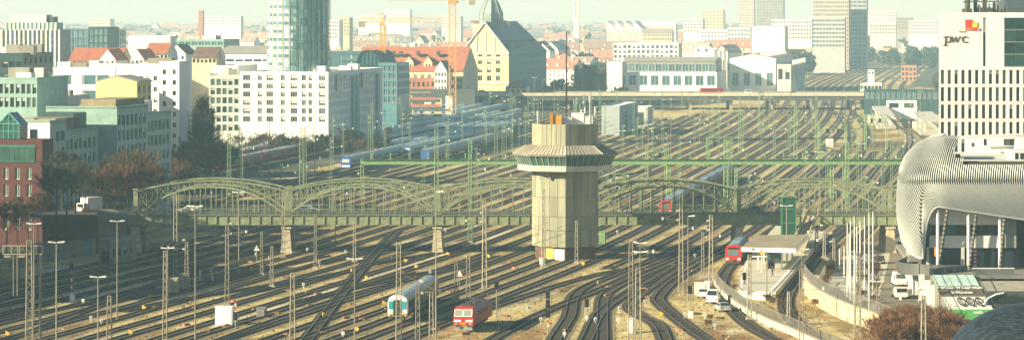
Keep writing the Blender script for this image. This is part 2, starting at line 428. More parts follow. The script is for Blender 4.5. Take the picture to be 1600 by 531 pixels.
def fam(x7, y0, y1, dx0=0.0, ya=600, **k):
    ysl = [y for y in (440, 480, 520, 560, 600, 650, 700, 760, 820, 900, 1000, 1150, 1300, 1450, 1600, 1750, 1950, 2200, 2600, 3200, 4200) if y0 < y < y1]
    pts = []
    for y in [y0] + ysl + [y1]: pts.append((x7 + g(y) + dx0 * max(0, (ya - y) / 100.0) ** 1.3, y, 0))
    return track(pts, 9.0 if y1 < 800 else 14.0, **k)
x = -70.0; i = 0
while x < 20:
    fam(x, 440, 1380 + (x + 70) * 3.2 + R.uniform(0, 60) if x < -16 else 3600, pale=(i % 2 == 1)); x += R.choice((4.4, 4.5, 4.5, 4.7, 5.6, 6.6)); i += 1
while x < 84:
    y0 = 590 if x < 40 else 640
    if 28 < x < 43 : y0 = 600
    fam(x, y0, 3600 if x < 33 else 1000 + R.uniform(0, 250), pale=(i % 2 == 1)); x += R.choice((4.5, 4.6, 4.8, 6.0)); i += 1
# sidings in the far left yard
for x7 in (-104, -99.5, -95, -90.5, -86, -81.5, -77): fam(x7, 800 + R.uniform(0, 40), 2200, sl=False)
def pxtrack(l, **k): return track([G(a, c) for a, c in l], 4.0, **k)
# ladders and curves drawn as they run on the ground
pxtrack([(860, 560), (868, 531), (890, 495), (898, 463), (921, 446), (960, 430), (1010, 410), (1060, 396)])
pxtrack([(935, 560), (941, 531), (941, 498), (944, 465), (962, 450), (990, 437), (1040, 415), (1090, 394)])
pxtrack([(905, 545), (917, 531), (938, 490), (975, 462), (1010, 440), (1055, 414), (1100, 393)])
pxtrack([(770, 531), (822, 502), (875, 478), (940, 452), (1000, 425), (1060, 402)])
pxtrack([(1130, 548), (1086, 519), (1051, 492), (1032, 474), (1031, 463), (1054, 440), (1097, 414), (1140, 392)], pale=False)
pxtrack([(1048, 560), (1040, 531), (1028, 508), (1000, 493), (985, 480), (1000, 462), (1030, 440), (1062, 418), (1100, 397)])
pxtrack([(1290, 560), (1210, 531), (1160, 500), (1131, 462), (1128, 440), (1138, 420), (1160, 398), (1190, 372), (1235, 340)])
pxtrack([(1318, 560), (1290, 542), (1262, 522), (1240, 500), (1229, 480), (1233, 458), (1252, 432), (1275, 405), (1300, 378), (1345, 340)])
pxtrack([(455, 548), (480, 531), (530, 465), (585, 398), (620, 362)])
pxtrack([(300, 548), (420, 505), (530, 468), (640, 437), (760, 410)])
pxtrack([(-40, 548), (60, 515), (150, 480), (250, 442), (330, 412)])
pxtrack([(600, 548), (700, 505), (800, 470), (900, 438), (975, 421)])
# curved station tracks beyond the arches
S1 = [(1290, 352), (1330, 330), (1375, 290), (1400, 262), (1417, 235), (1422, 214), (1408, 200), (1370, 190), (1320, 180), (1290, 172), (1290, 160)]
for k in (0, 1): pxtrack([(a + 22 * k * (1 if c > 200 else .3), c + 2 * k) for a, c in S1], pale=True, sl=False)
pxtrack([(1290, 290), (1325, 262), (1345, 240), (1355, 215), (1350, 196), (1340, 185), (1330, 172)], sl=False)
pxtrack([(1250, 300), (1290, 265), (1318, 235), (1330, 210), (1318, 190), (1305, 178)], sl=False)

def crossover(xa, xb, y0, L=62):
    pts = []
    for k in range(9):
        u = k / 8; w = u * u * (3 - 2 * u); y = y0 + L * u; pts.append((xa + (xb - xa) * w + g(y), y, 0))
    track(pts, 5.0, 'crossover track joining two neighbouring tracks', sl=False, z=.03, wide=.7)
for xa, d, y0 in ((-61, 4.5, 500), (-56, 4.6, 545), (-47, 9.2, 488), (-38, 4.5, 560), (-33, 9.2, 505), (-24, 4.5, 530), (-20, 9.2, 590), (-11, 4.5, 520), (-52, 9, 600), (-66, 9, 560), (-29, 4.5, 600), (-42, 4.5, 520), (-6, 4.5, 560), (-57, 9, 690), (-43, 9, 720), (-29, 9, 700), (-15, 9, 760), (0, 9, 720), (14, 9, 800), (28, 9, 740), (42, 9, 800), (-50, 9, 860), (-22, 9, 900), (6, 9, 960), (22, 9, 1040), (36, 9, 880)): crossover(xa, xa + d, y0)
for k in range(4): fam(37 + k * 6.5 + R.uniform(-1, 1), 1640 + k * 30, 3400 - k * 120, sl=False, pale=k % 2 == 0)
# ---------------------------------------------------------------- the arch bridge
BY, SP, BW = 630.0, 28.75, 10.5
BX0 = XX(212, BY); DZ = 7.4
bridge = thing('arch_bridge', 'long green riveted steel arch bridge crossing the rail yard', 'bridge', (BX0, BY, 0))
NB = 6; Lb = SP * NB
def arch_parts(i, yo):
    """one crescent arch truss: chords, hangers and lattice"""
    x0 = i * SP; n = 14; a = bpy.data.objects.new('arch_truss', None); a.location = (x0, yo, 0); link(a, bridge); a.empty_display_size = .5
    zt = lambda u: DZ + 4.3 + 2.05 * (1 - (2 * u - 1) ** 2)
    zb = lambda u: DZ - .4 + 5.55 * (1 - abs(2 * u - 1) ** 2.3)
    us = [.5 / SP + k / 28 * (1 - 1 / SP) for k in range(29)]
    for nm, fz, w, h in (('top_chord', zt, .48, .28), ('bottom_chord', zb, .52, .31)):
        m = MB()
        for u, q in zip(us, us[1:]): m.bar((u * SP, 0, fz(u)), (q * SP, 0, fz(q)), w, h)
        m.build(nm, greenb, a)
    la = MB()
    for k in range(1, n):
        u = k / n; hm = MB(); z1 = zb(u); hm.box(u * SP, 0, DZ - .3, .16, .2, z1 - DZ + .3); hm.build('hanger', greenb, a)
        la.bar((u * SP, 0, zb(u)), (u * SP, 0, zt(u)), .16)
    for k in range(n):
        u, q = max(k / n, .02), min((k + 1) / n, .98)
        if k % 2: la.bar((u * SP, 0, zb(u)), (q * SP, 0, zt(q)), .12); la.bar((u * SP, .05, zt(u)), (q * SP, .05, zb(q)), .09)
        else: la.bar((u * SP, 0, zt(u)), (q * SP, 0, zb(q)), .12); la.bar((u * SP, .05, zb(u)), (q * SP, .05, zt(q)), .09)
    la.build('lattice', greenb, a)
for i in range(NB):
    for yo in (0, BW): arch_parts(i, yo)
for yo, nme in ((-.75, 'girder'), (BW + .75, 'girder')):
    m = MB(); m.box(Lb / 2, yo, DZ - 1.95, Lb + 6, .12, 1.75); m.box(Lb / 2, yo, DZ - 2.02, Lb + 6, .55, .08); m.box(Lb / 2, yo, DZ - .22, Lb + 6, .6, .12)
    k = -3.0
    while k < Lb + 3: m.box(k, yo - (.14 if yo < 1 else -.14), DZ - 1.94, .14, .17, 1.72); k += SP / 14
    m.build('girder', greenb, bridge)
m = MB(); m.box(Lb / 2, BW / 2, DZ - .45, Lb + 40, BW + 1.3, .35)
m.build('deck', asphalt, bridge)
m = MB(); k = 1.0
while k < Lb: m.box(k, BW / 2, DZ - 1.5, .3, BW + 1.2, 1.0); k += SP / 7
m.build('cross_girders', greenb, bridge)['kind'] = 'stuff'
for yo in (-.95, BW + .95):
    m = MB(); m.box(Lb / 2, yo, DZ + 1.05, Lb + 4, .07, .08); m.box(Lb / 2, yo, DZ + .15, Lb + 4, .05, .05); k = -2.0
    while k < Lb + 2: m.box(k, yo, DZ - .1, .05, .05, 1.2); k += .42
    m.build('railing', greenb, bridge)
for i in range(NB + 1):
    for yo in (0, BW):
        m = MB(); m.box(i * SP, yo, DZ - 2.0, .85, .55, 6.6 if 0 < i < NB else 6.4); m.box(i * SP, yo, DZ + 4.6, 1.1, .7, .25); m.build('portal_post', greenb, bridge)
    if 0 <= i <= NB:
        for yo in (0, BW):
            m = MB(); zb = 0
            def fr(w0, w1, z0, z1, mi=0):
                k = len(m.v); cx, cyy = i * SP, yo
                for w, z in ((w0, z0), (w1, z1)): m.v.extend([(cx - w, cyy - w * 1.1, z), (cx + w, cyy - w * 1.1, z), (cx + w, cyy + w * 1.1, z), (cx - w, cyy + w * 1.1, z)])
                for j in range(4): q = (j + 1) % 4; m.f.append((k + j, k + q, k + 4 + q, k + 4 + j)); m.m.append(mi)
                m.f.append((k + 4, k + 5, k + 6, k + 7)); m.m.append(mi)
            fr(1.15, 1.1, -.1, .5)
            for s in range(7): fr(.98 - .045 * s, .96 - .045 * s, .5 + s * .6, .5 + s * .6 + .57)
            fr(.95, .95, 4.7, 5.0); fr(.35, .3, 5.0, DZ - 1.95, 1)
            m.build('pier', [M('pier_stone', (.54, .47, .32), .85, var=.3, scale=1.2), greenb], bridge)
for s, nm in ((-1, 'abutment'), (1, 'abutment')):
    m = MB(); m.box((-4.2 if s < 0 else Lb + 4.2), BW / 2, 0, 5.5, BW + 3, DZ - 1.0); m.box((-4.2 if s < 0 else Lb + 4.2), -1.6, DZ - 1.0, 5.8, .5, 2.0)
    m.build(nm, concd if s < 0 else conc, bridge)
# approach embankment and street to the left
b = MB(); b.prism([(BX0 - 7, BY - 1.5), (BX0 - 7, BY + BW + 1.5), (BX0 - 7.5, 760), (BX0 - 17, 760), (BX0 - 17, BY - 1.5)], -.05, DZ - .3)
tag(b.build('street_embankment', M('embankment_soil', (.065, .06, .042), .95, var=.4, scale=.5)), 'dark raised street leading onto the arch bridge', None, None, 'structure')
b = MB(); b.prism([(BX0 + Lb + 7, BY - 1.5), (BX0 + Lb + 7, BY + BW + 1.5), (BX0 + Lb + 90, BY + BW + 1.5), (BX0 + Lb + 90, BY - 1.5)], -.05, DZ - .3)
tag(b.build('street_embankment', conc), 'raised street leading off the arch bridge behind the louvred building', None, None, 'structure')

# ---------------------------------------------------------------- the control tower
TC = V((XX(883, 617), 617.0, 0)); TS = 617 / F
tower = thing('control_tower', 'octagonal concrete signal control tower with glazed cab standing among the tracks', 'control tower', TC)
def octo(r, t0=math.pi / 8 * 0): return [(r * math.cos(t0 + math.pi / 4 * i - math.pi / 2), r * math.sin(t0 + math.pi / 4 * i - math.pi / 2)) for i in range(8)]
def zt(py): return ZT(py, 617 - 5)
rs = 51.8 * TS
def ring(prof, mi=0, mb=None, matf=None):
    m = mb or MB(); k = len(m.v)
    for r, z in prof: m.v.extend((x, y, z) for x, y in octo(r))
    for a in range(len(prof) - 1):
        for i in range(8):
            j = (i + 1) % 8; m.f.append((k + a * 8 + i, k + a * 8 + j, k + a * 8 + 8 + j, k + a * 8 + 8 + i)); m.m.append(mi if matf is None else matf(a))
    return m
z_sb, z_st = zt(386), zt(268)
m = ring([(rs * .90, -.2), (rs * .90, z_sb + .3)]); m.build('plinth', M('plinth_render', (.13, .075, .05), .9, var=.3), tower)
ring([(rs * .965, z_sb + .05), (rs * .965, z_st)]).build('shaft_core', concd, tower)
m = MB(); m.face([(x, y, z_sb + .06) for x, y in octo(rs * .965)][::-1]); m.build('shaft_soffit', concd, tower)
# facing panels, three columns and four rows on each face
oc = octo(rs)
rows = [z_sb, z_sb + (z_st - z_sb) * .22, z_sb + (z_st - z_sb) * .40, z_sb + (z_st - z_sb) * .66, z_st - .05]
for f in range(8):
    p, q = V((*oc[f], 0)), V((*oc[(f + 1) % 8], 0)); d = q - p; e = d.normalized(); nrm = V((e.y, -e.x, 0)); wp = d.length / 3
    if nrm.y > .95: pass
    for c in range(3):
        for r in range(4):
            pm = MB(); gap = .035; a = p + e * (wp * c + gap); off = R.uniform(-.012, .02)
            pm.hexa(a - nrm * .22 + V((0, 0, rows[r] + gap)), e * (wp - 2 * gap), nrm * (.22 + off), (0, 0, rows[r + 1] - rows[r] - 2 * gap))
            pm.build('panel', panelc, tower)
rw, rc = 80 * TS, 75 * TS
z1, z2, z3, z4, z5 = zt(267), zt(258.5), zt(244), zt(240.5), zt(228)
rb = 76.5 * TS * .97
ring([(rs * .9, z1 + .02), (rb, z1), (rb, z2), (rb * .93, z2)]).build('cab_sill', M('cab_sill_concrete', (.52, .48, .36), .8, var=.15), tower)
ring([(rb * .955, z2 - .1), (rw * .985, z3 + .05)]).build('cab_glazing', glassg, tower)
m = MB(); ob, ot = octo(rb * .965), octo(rw * .995)
for f in range(8):
    for k in range(6):
        t = k / 6; a = V((*ob[f], 0)).lerp(V((*ob[(f + 1) % 8], 0)), t); c = V((*ot[f], 0)).lerp(V((*ot[(f + 1) % 8], 0)), t)
        mm = MB(); mm.bar(a + V((0, 0, z2 - .05)), c + V((0, 0, z3)), .10, .12); mm.build('mullion', frame, tower)
rr = 82 * TS
ring([(rw * .9, z3), (rr, z3 + .05), (rr, z4), (rr * .99, z4 + .05)]).build('cab_eave', concd, tower)
mr = ring([(rr * 1.0, z4 + .02), (rs * 1.16, z5), (rs * .9, z5 + .05)]); mr.build('cab_roof', M('cab_roof_panels', (.42, .37, .27), .8, var=.22), tower)
o1, o2 = octo(rr * 1.0), octo(rs * 1.16)
for f in range(8):
    for k in range(10):
        t = k / 10; a = V((*o1[f], z4 + .05)).lerp(V((*o1[(f + 1) % 8], z4 + .05)), t); c = V((*o2[f], z5 + .03)).lerp(V((*o2[(f + 1) % 8], z5 + .03)), t)
        mm = MB(); mm.bar(a, c, .09, .10); mm.build('roof_seam', concd if k else frame, tower)
zd = zt(195); rd = 51.5 * TS
ring([(rd * .97, z5 - .1), (rd * .97, zd), (rd * .90, zd), (rd * .90, zd - 1.2), (.1, zd - 1.2)]).build('drum', panelc, tower)
od = octo(rd)
for f in range(8):
    p, q = V((*od[f], 0)), V((*od[(f + 1) % 8], 0)); d = q - p; e = d.normalized(); nrm = V((e.y, -e.x, 0)); wp = d.length / 5
    for c in range(5):
        pm = MB(); gp = .04; pm.hexa(p + e * (wp * c + gp) - nrm * .2 + V((0, 0, z5 + .06)), e * (wp - 2 * gp), nrm * (.2 + R.uniform(-.01, .02)), (0, 0, zd - z5 + .02)); pm.build('drum_panel', panelc, tower)
def tl(px, dy=0.0): return ((px - 883) * TS, dy)
zr = zd - 1.2
def tunit(nm, px0, px1, top, dy, mat, dep=1.6):
    mm = MB(); mm.box((px0 + px1 - 1766) / 2 * TS, dy, zr, (px1 - px0) * TS, dep, ZT(top, 615 + dy) - zr); mm.build(nm, mat, tower)
tunit('roof_cabin', 863, 877, 181, -2.0, orange); tunit('roof_cabin', 876, 893, 183, -1.0, whitep); tunit('roof_cabin', 893, 912, 177, .5, whitep, 2.2)
tunit('roof_cabin', 914, 926, 182, -.5, offw); tunit('roof_cabin', 859, 864, 177, -2.2, M('amber_panel', (.45, .22, .03), .6))
mm = MB(); mm.bar((tl(862)[0], -2.3, zr + 3.0), (tl(892)[0], -2.3, zr + 3.05), .12); mm.build('roof_rail', steel, tower)
mm = MB(); ax = (885 - 883) * TS; mm.cyl((ax, 0, zr), (ax, 0, ZT(130, 615)), .2, .15, 6); mm.cyl((ax, 0, ZT(130, 615)), (ax, 0, ZT(50, 615)), .14, .09, 6); mm.cyl((ax, 0, ZT(112, 615)), (ax, 0, ZT(108, 615)), .16, .16, 6)
mm.build('antenna_mast', M('mast_dark', (.03, .022, .018), .6), tower)
for px, top in ((840, 174), (843, 182), (906, 162), (909, 172), (897, 155), (921, 150), (930, 168), (932, 174), (914, 168), (872, 178), (928, 178)):
    mm = MB(); h = ZT(top, 615); x = (px - 883) * TS; y = R.uniform(-2, 3); mm.cyl((x, y, zr), (x, y, h), .06, .05, 5); mm.cyl((x, y, h - 1.1), (x, y, h - .1), .12, .12, 6); mm.build('antenna', whitep if R.random() < .6 else steel, tower)
# doors and shed walls at the foot
def foot(nm, px0, px1, y0, y1, mat, rr_=.905):
    """flat panel fixed to the front-left face of the plinth"""
    o8 = octo(rs * rr_); p, q = V((*o8[7], 0)), V((*o8[0], 0))
    def on(px):
        for k in range(101):
            t = k / 100; w = TC + p.lerp(q, t)
            if PX(w)[0] >= px: return p.lerp(q, t)
        return q
    a, c = on(px0), on(px1); e = (c - a).normalized(); n = V((e.y, -e.x, 0)); mm = MB()
    mm.hexa(a + V((0, 0, ZT(y1, 609))), c - a, n * .12, (0, 0, ZT(y0, 609) - ZT(y1, 609))); mm.build(nm, mat, tower)
foot('cladding_panel', 845, 852, 384, 412, yellowp if False else conc); foot('yellow_panel', 853, 865, 385, 413, M('pale_yellow_panel', (.62, .45, .12), .8)); foot('door', 866, 882, 391, 414, whitep)
# anchor boxes at the top of the lit face
mm = MB()
for px in (845, 858):
    x = (px - 883) * TS; mm.box(x, -rs * .88 if px > 850 else -rs * .62, z_st - 1.35, .5, .4, .35)
mm.build('bracket', conc, tower)
LAND += [(883, 300, 'the octagonal control tower'), (883, 410, 'the foot of the control tower')]
# ---------------------------------------------------------------- rolling stock
def body_profile(w, h, floor=.95):
    hw = w / 2
    return [(-hw * .93, floor), (-hw, floor + .5), (-hw, floor + 1.6), (-hw * .97, h - .75), (-hw * .82, h - .3), (-hw * .45, h - .05), (0, h), (hw * .45, h - .05), (hw * .82, h - .3), (hw * .97, h - .75), (hw, floor + 1.6), (hw, floor + .5), (hw * .93, floor)]
BOGIE = None
def bogie_mesh():
    global BOGIE
    if BOGIE is None:
        m = MB()
        for x in (-1.25, 1.25):
            for s in (-.76, .76): m.cyl((x, s - .06, .73), (x, s + .06, .73), .46, .46, 10)
            m.cyl((x, -.7, .73), (x, .7, .73), .08, .08, 5)
        for s in (-1.0, 1.0): m.box(0, s, .55, 3.6, .18, .32); m.box(0, s, .85, .7, .25, .3)
        m.box(0, 0, .6, .5, 1.9, .35); BOGIE = m.mesh('bogie', [black])
    return BOGIE
def car_meshes(L, w, h, roofm, sidem, endm, low=None, nwin=9, tag_='c'):
    """body, window row and bogies of one rail car running along x from 0 to L"""
    pr = body_profile(w, h); n = len(pr); b = MB()
    def mi(i): return 1 if i in (4, 5, 6, 7) else (0 if i in (1, 2, 3, 8, 9, 10) or low is None else 2)
    b.extrude_x(pr, .05, L - .05, mi)
    for i in range(len(b.f) - 2, len(b.f)): b.m[i] = 3
    body = b.mesh('body', [sidem, roofm, low or sidem, endm])
    ws = []
    wl = (L - 4.2) / nwin
    g_ = MB(); g_.box(0, 0, 0, wl * .72, .05, .95); win = g_.mesh('window', [glass])
    return body, win, wl, nwin, w
def car(root, L, ms, x0=0.0, wins=True, doors=None, sub=None, gang=True):
    body, win, wl, nwin, w = ms
    par = root
    if sub: par = bpy.data.objects.new(sub, None); par.location = (x0, 0, 0); link(par, root); par.empty_display_size = .3; x0 = 0
    inst('body', body, par, (x0, 0, .0))
    if wins:
        for k in range(nwin):
            for s in (-1, 1): inst('window', win, par, (x0 + 2.1 + wl * (k + .5), s * (w / 2 - .012), 2.05))
    for x in (3.4, L - 3.4): inst('bogie', bogie_mesh(), par, (x0 + x, 0, 0))
    return par
def along(pa, pb): return math.atan2(pb.y - pa.y, pb.x - pa.x)

# passenger coach standing in the yard, its end towards the viewer
a, c = G(621, 504), G(693, 455); rz = along(a, c); CL = 38.0
coach = thing('passenger_coach', 'single silver roofed passenger coach with a white and teal end and dark sides', 'railway coach', a, rz)
dgrey = M('coach_side', (.10, .105, .09), .35, metal=.2, var=.25)
ms = car_meshes(CL, 2.85, 4.05, silver, dgrey, whitep, steeld, 15); car(coach, CL, ms)
m = MB(); pr = body_profile(2.9, 4.08); m.extrude_x([p for p in pr], -.05, 1.3, lambda i: 0); m.build('end_cowl', whitep, coach)
m = MB(); m.box(-.09, .0, 1.05, .08, 1.25, 2.35); m.build('gangway_door', M('door_dark_paint', (.03, .045, .045), .5), coach)  # gangway door in its own dark paint
for s in (-1, 1):
    m = MB(); m.box(-.08, s * .98, 2.05, .07, .62, 1.15); m.build('end_panel', tealp, coach)
    m = MB(); m.box(-.08, s * .98, 1.1, .07, .62, .35); m.build('end_stripe', yellowp if s > 0 else orange, coach)
    m = MB(); m.cyl((-.45, s * .87, 1.05), (-.05, s * .87, 1.05), .06, .06, 6); m.cyl((-.5, s * .87, 1.05), (-.43, s * .87, 1.05), .22, .22, 10); m.build('buffer', steeld, coach)
m = MB(); m.box(-.07, -.25, 1.2, .06, .22, 1.9); m.build('door_rail', tealp, coach)
for s in (-1, 1):
    m = MB()
    for k in range(33): m.box(2 + k * 1.05, s * .72, 3.93, .5, .12, .1)
    m.build('roof_ribs', silver, coach)
m = MB()
for k in range(9): m.box(5 + k * 3.4, 0, 4.0, 1.1, .7, .14)
m.build('roof_vents', silver, coach)

# red electric locomotive
a = G(724, 519); LT = along(a, a + V((slope(a.y) * .75, 1, 0)))
loco = thing('electric_locomotive', 'red electric locomotive with white stripe and two square windscreens', 'locomotive', a, LT)
Ll = 16.2; b = MB(); hw = 1.45
pr = [(-hw, 1.0), (-hw, 3.1), (-hw * .86, 3.55), (hw * .86, 3.55), (hw, 3.1), (hw, 1.0)]
side = M('loco_side', (.36, .02, .015), .45, var=.25)
b.extrude_x(pr, .55, Ll - .55, lambda i: 1 if i in (1, 2, 3) else 0)
b.build('body', [side, M('loco_roof', (.16, .15, .15), .6), redp], loco)
for e in (0, 1):
    cbm = MB(); f = lambda x: x if e == 0 else Ll - x
    q = [(f(.0), 1.0), (f(-.05), 2.2), (f(.35), 3.45), (f(.75), 3.6), (f(2.2), 3.6), (f(2.2), 1.0)]
    k = len(cbm.v); n = len(q)
    for s in (-hw - .01, hw + .01): cbm.v.extend((x, s * (1 if z < 3.4 else .88), z) for x, z in q)
    for i in range(n): j = (i + 1) % n; cbm.f.append((k + i, k + j, k + n + j, k + n + i)); cbm.m.append(0)
    cbm.f.append(tuple(k + i for i in range(n))); cbm.f.append(tuple(k + n + i for i in range(n))); cbm.m += [0, 0]
    cbm.build('cab', redp, loco)
    if e == 0:
        for s in (-1, 1):
            w_ = MB(); o = V((-.065, s * .66 - .58, 2.36)); w_.hexa(o, (0, 1.16, 0), (-.03, 0, 0), (.31, 0, .88)); wf = w_.build('windscreen', M('loco_screen', (.22, .24, .20), .15, var=.2, spec=.7), loco)
            w2 = MB()
            for (y0, y1, z0, z1) in ((-.63, .63, -.06, .02), (-.63, .63, .86, .94), (-.63, -.55, 0, .9), (.55, .63, 0, .9)):
                w2.hexa(V((-.085 + .35 * z0, s * .66 + y0, 2.36 + z0)), (0, y1 - y0, 0), (-.05, 0, 0), (.35 * (z1 - z0), 0, z1 - z0))
            w2.build('frame', whitep, wf)
            m = MB(); m.box(-.05, s * .82, 1.52, .12, 1.02, .32); m.build('stripe', whitep, loco)
            m = MB(); m.cyl((-.08, s * 1.02, 1.22), (.0, s * 1.02, 1.22), .14, .14, 8); m.build('headlight', frame, loco)
            m = MB(); m.cyl((-.55, s * .87, 1.02), (-.05, s * .87, 1.02), .07, .07, 6); m.cyl((-.62, s * .87, 1.02), (-.53, s * .87, 1.02), .23, .23, 10); m.build('buffer', steeld, loco)
        m = MB(); m.box(-.06, 0, 1.2, .08, .75, .22); m.build('number_plate', yellowp, loco)
        m = MB(); m.box(-.02, 0, .35, .3, 2.7, .62); m.build('snow_plough', steel, loco)
m = MB(); m.box(Ll / 2, 0, .5, 6, 2.4, .5); m.build('underframe', black, loco)
for x in (3.2, Ll - 3.2): inst('bogie', bogie_mesh(), loco, (x, 0, 0))
for s in (-1, 1):
    m = MB()
    for k in range(5): m.box(4.2 + k * 1.8, s * hw, 2.2, 1.2, .06, .65)
    m.build('grille', steeld, loco)
for x in (3.4, Ll - 3.4):
    m = MB(); d = 1 if x < 8 else -1
    m.box(x, 0, 3.6, 1.8, 1.3, .2)
    for s in (-.5, .5): m.bar((x + .8 * d, s, 3.8), (x - .9 * d, s * .7, 4.25), .07); m.bar((x - .9 * d, s * .7, 4.25), (x + .5 * d, s * .8, 4.55), .06)
    m.bar((x + .5 * d, -.95, 4.57), (x + .5 * d, .95, 4.57), .08); m.build('pantograph', steeld, loco)
m = MB()
for k in range(7): m.box(5.4 + k * .9, R.uniform(-.3, .3), 3.58, .6, 1.2, .28)
m.build('roof_gear', steeld, loco)

# red commuter trains
sroof = M('commuter_roof', (.20, .30, .36), .45, metal=.2, var=.2)
sside = M('commuter_side', (.20, .045, .025), .5, var=.3)
def red_front(par):
    m = MB(); pr = body_profile(2.95, 3.75, .6); m.extrude_x(pr, -.45, .15, lambda i: 0); m.build('nose', redp, par)
    m = MB(); m.hexa((-.5, -.95, 1.75), (0, 1.9, 0), (-.04, 0, 0), (.1, 0, 1.15)); m.build('windscreen', M('train_screen', (.10, .15, .16), .12, spec=.8), par)
    m = MB(); m.hexa((-.52, -1.0, 2.98), (0, 2.0, 0), (-.04, 0, 0), (.0, 0, .3)); m.build('destination_display', black, par)
    for s in (-1, 1):
        m = MB(); m.box(-.5, s * 1.05, 1.0, .12, .5, .35); m.build('headlight', whitep, par)
    m = MB(); m.box(-.48, 0, .35, .2, 2.3, .45); m.cyl((-.9, 0, .95), (-.4, 0, .95), .16, .16, 8); m.build('coupler', steeld, par)
sm = car_meshes(22.3, 2.95, 3.7, sroof, sside, redp, steeld, 8)
def commuter(name_label, pa, pb, n):
    rz = along(pa, pb); t = thing('commuter_train', name_label, 'train', pa, rz)
    for k in range(n):
        p = car(t, 22.3, sm, k * 22.6, sub='carriage')
        if k == 0: red_front(p)
        m = MB(); m.box(11, 0, 3.68, 9, 1.6, .28); m.build('roof_gear', sroof, p)
    return t
commuter('red commuter train with red nose beyond the bridge between the tower and station', G(1040, 338), G(1146, 274), 8)
commuter('red commuter train halted at the platform with roof canopy under the bridge', G(1146, 414), G(1172, 386), 1)
LAND += [(650, 470, 'the silver roofed coach'), (730, 500, 'the red locomotive'), (1146, 400, 'the red train at the platform'), (1090, 300, 'the red train beyond the bridge')]

# long trains parked beyond the bridge
btm = M('train_roof_blue', (.33, .53, .55), .5, metal=.05, var=.25, rnd=.2); bts = M('train_side_grey', (.20, .34, .38), .45, metal=.05, var=.3, rnd=.25)
rside = M('train_side_red', (.26, .04, .035), .45, var=.3, rnd=.15)
cm_b = car_meshes(25.5, 2.85, 4.0, btm, bts, bluep, steeld, 9)
cm_r = car_meshes(25.5, 2.85, 4.05, btm, rside, redp, steeld, 9)
def roof_gear(k):
    m = MB(); rr = random.Random(k)
    m.box(12.7, 0, 3.96, 23, .5, .10)
    for i in range(6): m.box(2.5 + i * 4.1, rr.choice((-.35, .35)), 3.95, rr.uniform(.8, 2.0), .8, .22, 1)
    for i in range(9): m.box(1.2 + i * 2.8, 0, 3.86, .12, 2.0, .16, 1)
    return m.mesh('roof_gear', [btm, silver])
pk = []
def parked(px, py, n, ms, lab, front=None, x7=None):
    a = G(px, py); c = V((a.x + slope(a.y + 60) * 100 + .0, a.y + 100, 0)); rz = along(a, c); t = thing('parked_train', lab, 'train', a, rz, 'long trains parked beyond the bridge')
    p = a.copy()
    for k in range(n):
        sub = car(t, 25.5, ms, 0, wins=(a.y < 1150), sub='carriage')
        s0 = slope(p.y + 12) ; d = V((s0, 1, 0)).normalized(); ang = math.atan2(d.y, d.x)
        q = p - a; cr, sr = math.cos(-rz), math.sin(-rz); sub.location = (q.x * cr - q.y * sr, q.x * sr + q.y * cr, 0); sub.rotation_euler = (0, 0, ang - rz)
        if k == 0 and front:
            m = MB(); pr = body_profile(2.9, 4.05, .7); m.extrude_x(pr, -.7, .1, lambda i: 0); m.build('nose', front, sub)
            m = MB(); m.hexa((-.78, -1.05, 2.3), (0, 2.1, 0), (-.04, 0, 0), (.05, 0, .95)); m.build('windscreen', M('pale_screen', (.55, .60, .60), .2, spec=.8), sub)
            m = MB(); m.box(-.75, 0, 1.0, .1, 2.4, .5); m.build('bumper', whitep, sub)
        gm_ = inst('roof_gear', cached(('rg', ms[0].name, k % 3), lambda: roof_gear(k % 3)), sub); gm_['kind'] = 'stuff'
        p = p + d * 26.2
    pk.append(t); return t
parked(541, 266, 14, cm_b, 'long train with a blue cab end, frontmost of the parked trains', bluep)
parked(592, 243, 11, cm_b, 'grey blue parked train with a red nose, second row from the viewer', redp)
parked(636, 247, 9, cm_b, 'grey blue parked train with a blue nose sticking out between two longer rows', bluep)
parked(603, 229, 11, cm_b, 'grey blue parked train with a red and white nose, third row', redp)
parked(606, 216, 11, cm_b, 'grey blue parked train fourth row from the viewer', redp)
parked(618, 206, 11, cm_b, 'grey blue parked train fifth row by the building site', redp)
parked(640, 196, 10, cm_b, 'grey blue parked train hindmost row by the building site', None)
parked(700, 196, 9, cm_b, 'short pale parked train between the rows near the road bridge', None)
parked(648, 236, 9, cm_b, 'grey blue parked train starting behind the sagging blue nosed one', None)
parked(668, 226, 9, cm_b, 'grey blue parked train in the dense middle of the rows', None)
parked(690, 214, 9, cm_b, 'pale roofed parked train just before the hindmost rows', None)
parked(664, 254, 7, cm_b, 'short grey parked train nearest the gantry beam', None)
parked(655, 186, 8, cm_b, 'pale roofed parked train along the building site fence', None)
parked(720, 182, 7, cm_b, 'pale roofed parked train reaching under the road bridge', None)
parked(318, 264, 10, cm_r, 'red sided train with pale roof beside the hedge and white apartments', redp)
parked(345, 270, 8, cm_r, 'red sided train parked in front of the one beside the hedge', None)
LAND += [(541, 258, 'the blue cab end of the parked train'), (390, 245, 'the red sided parked trains'), (680, 215, 'the grey blue parked trains')]

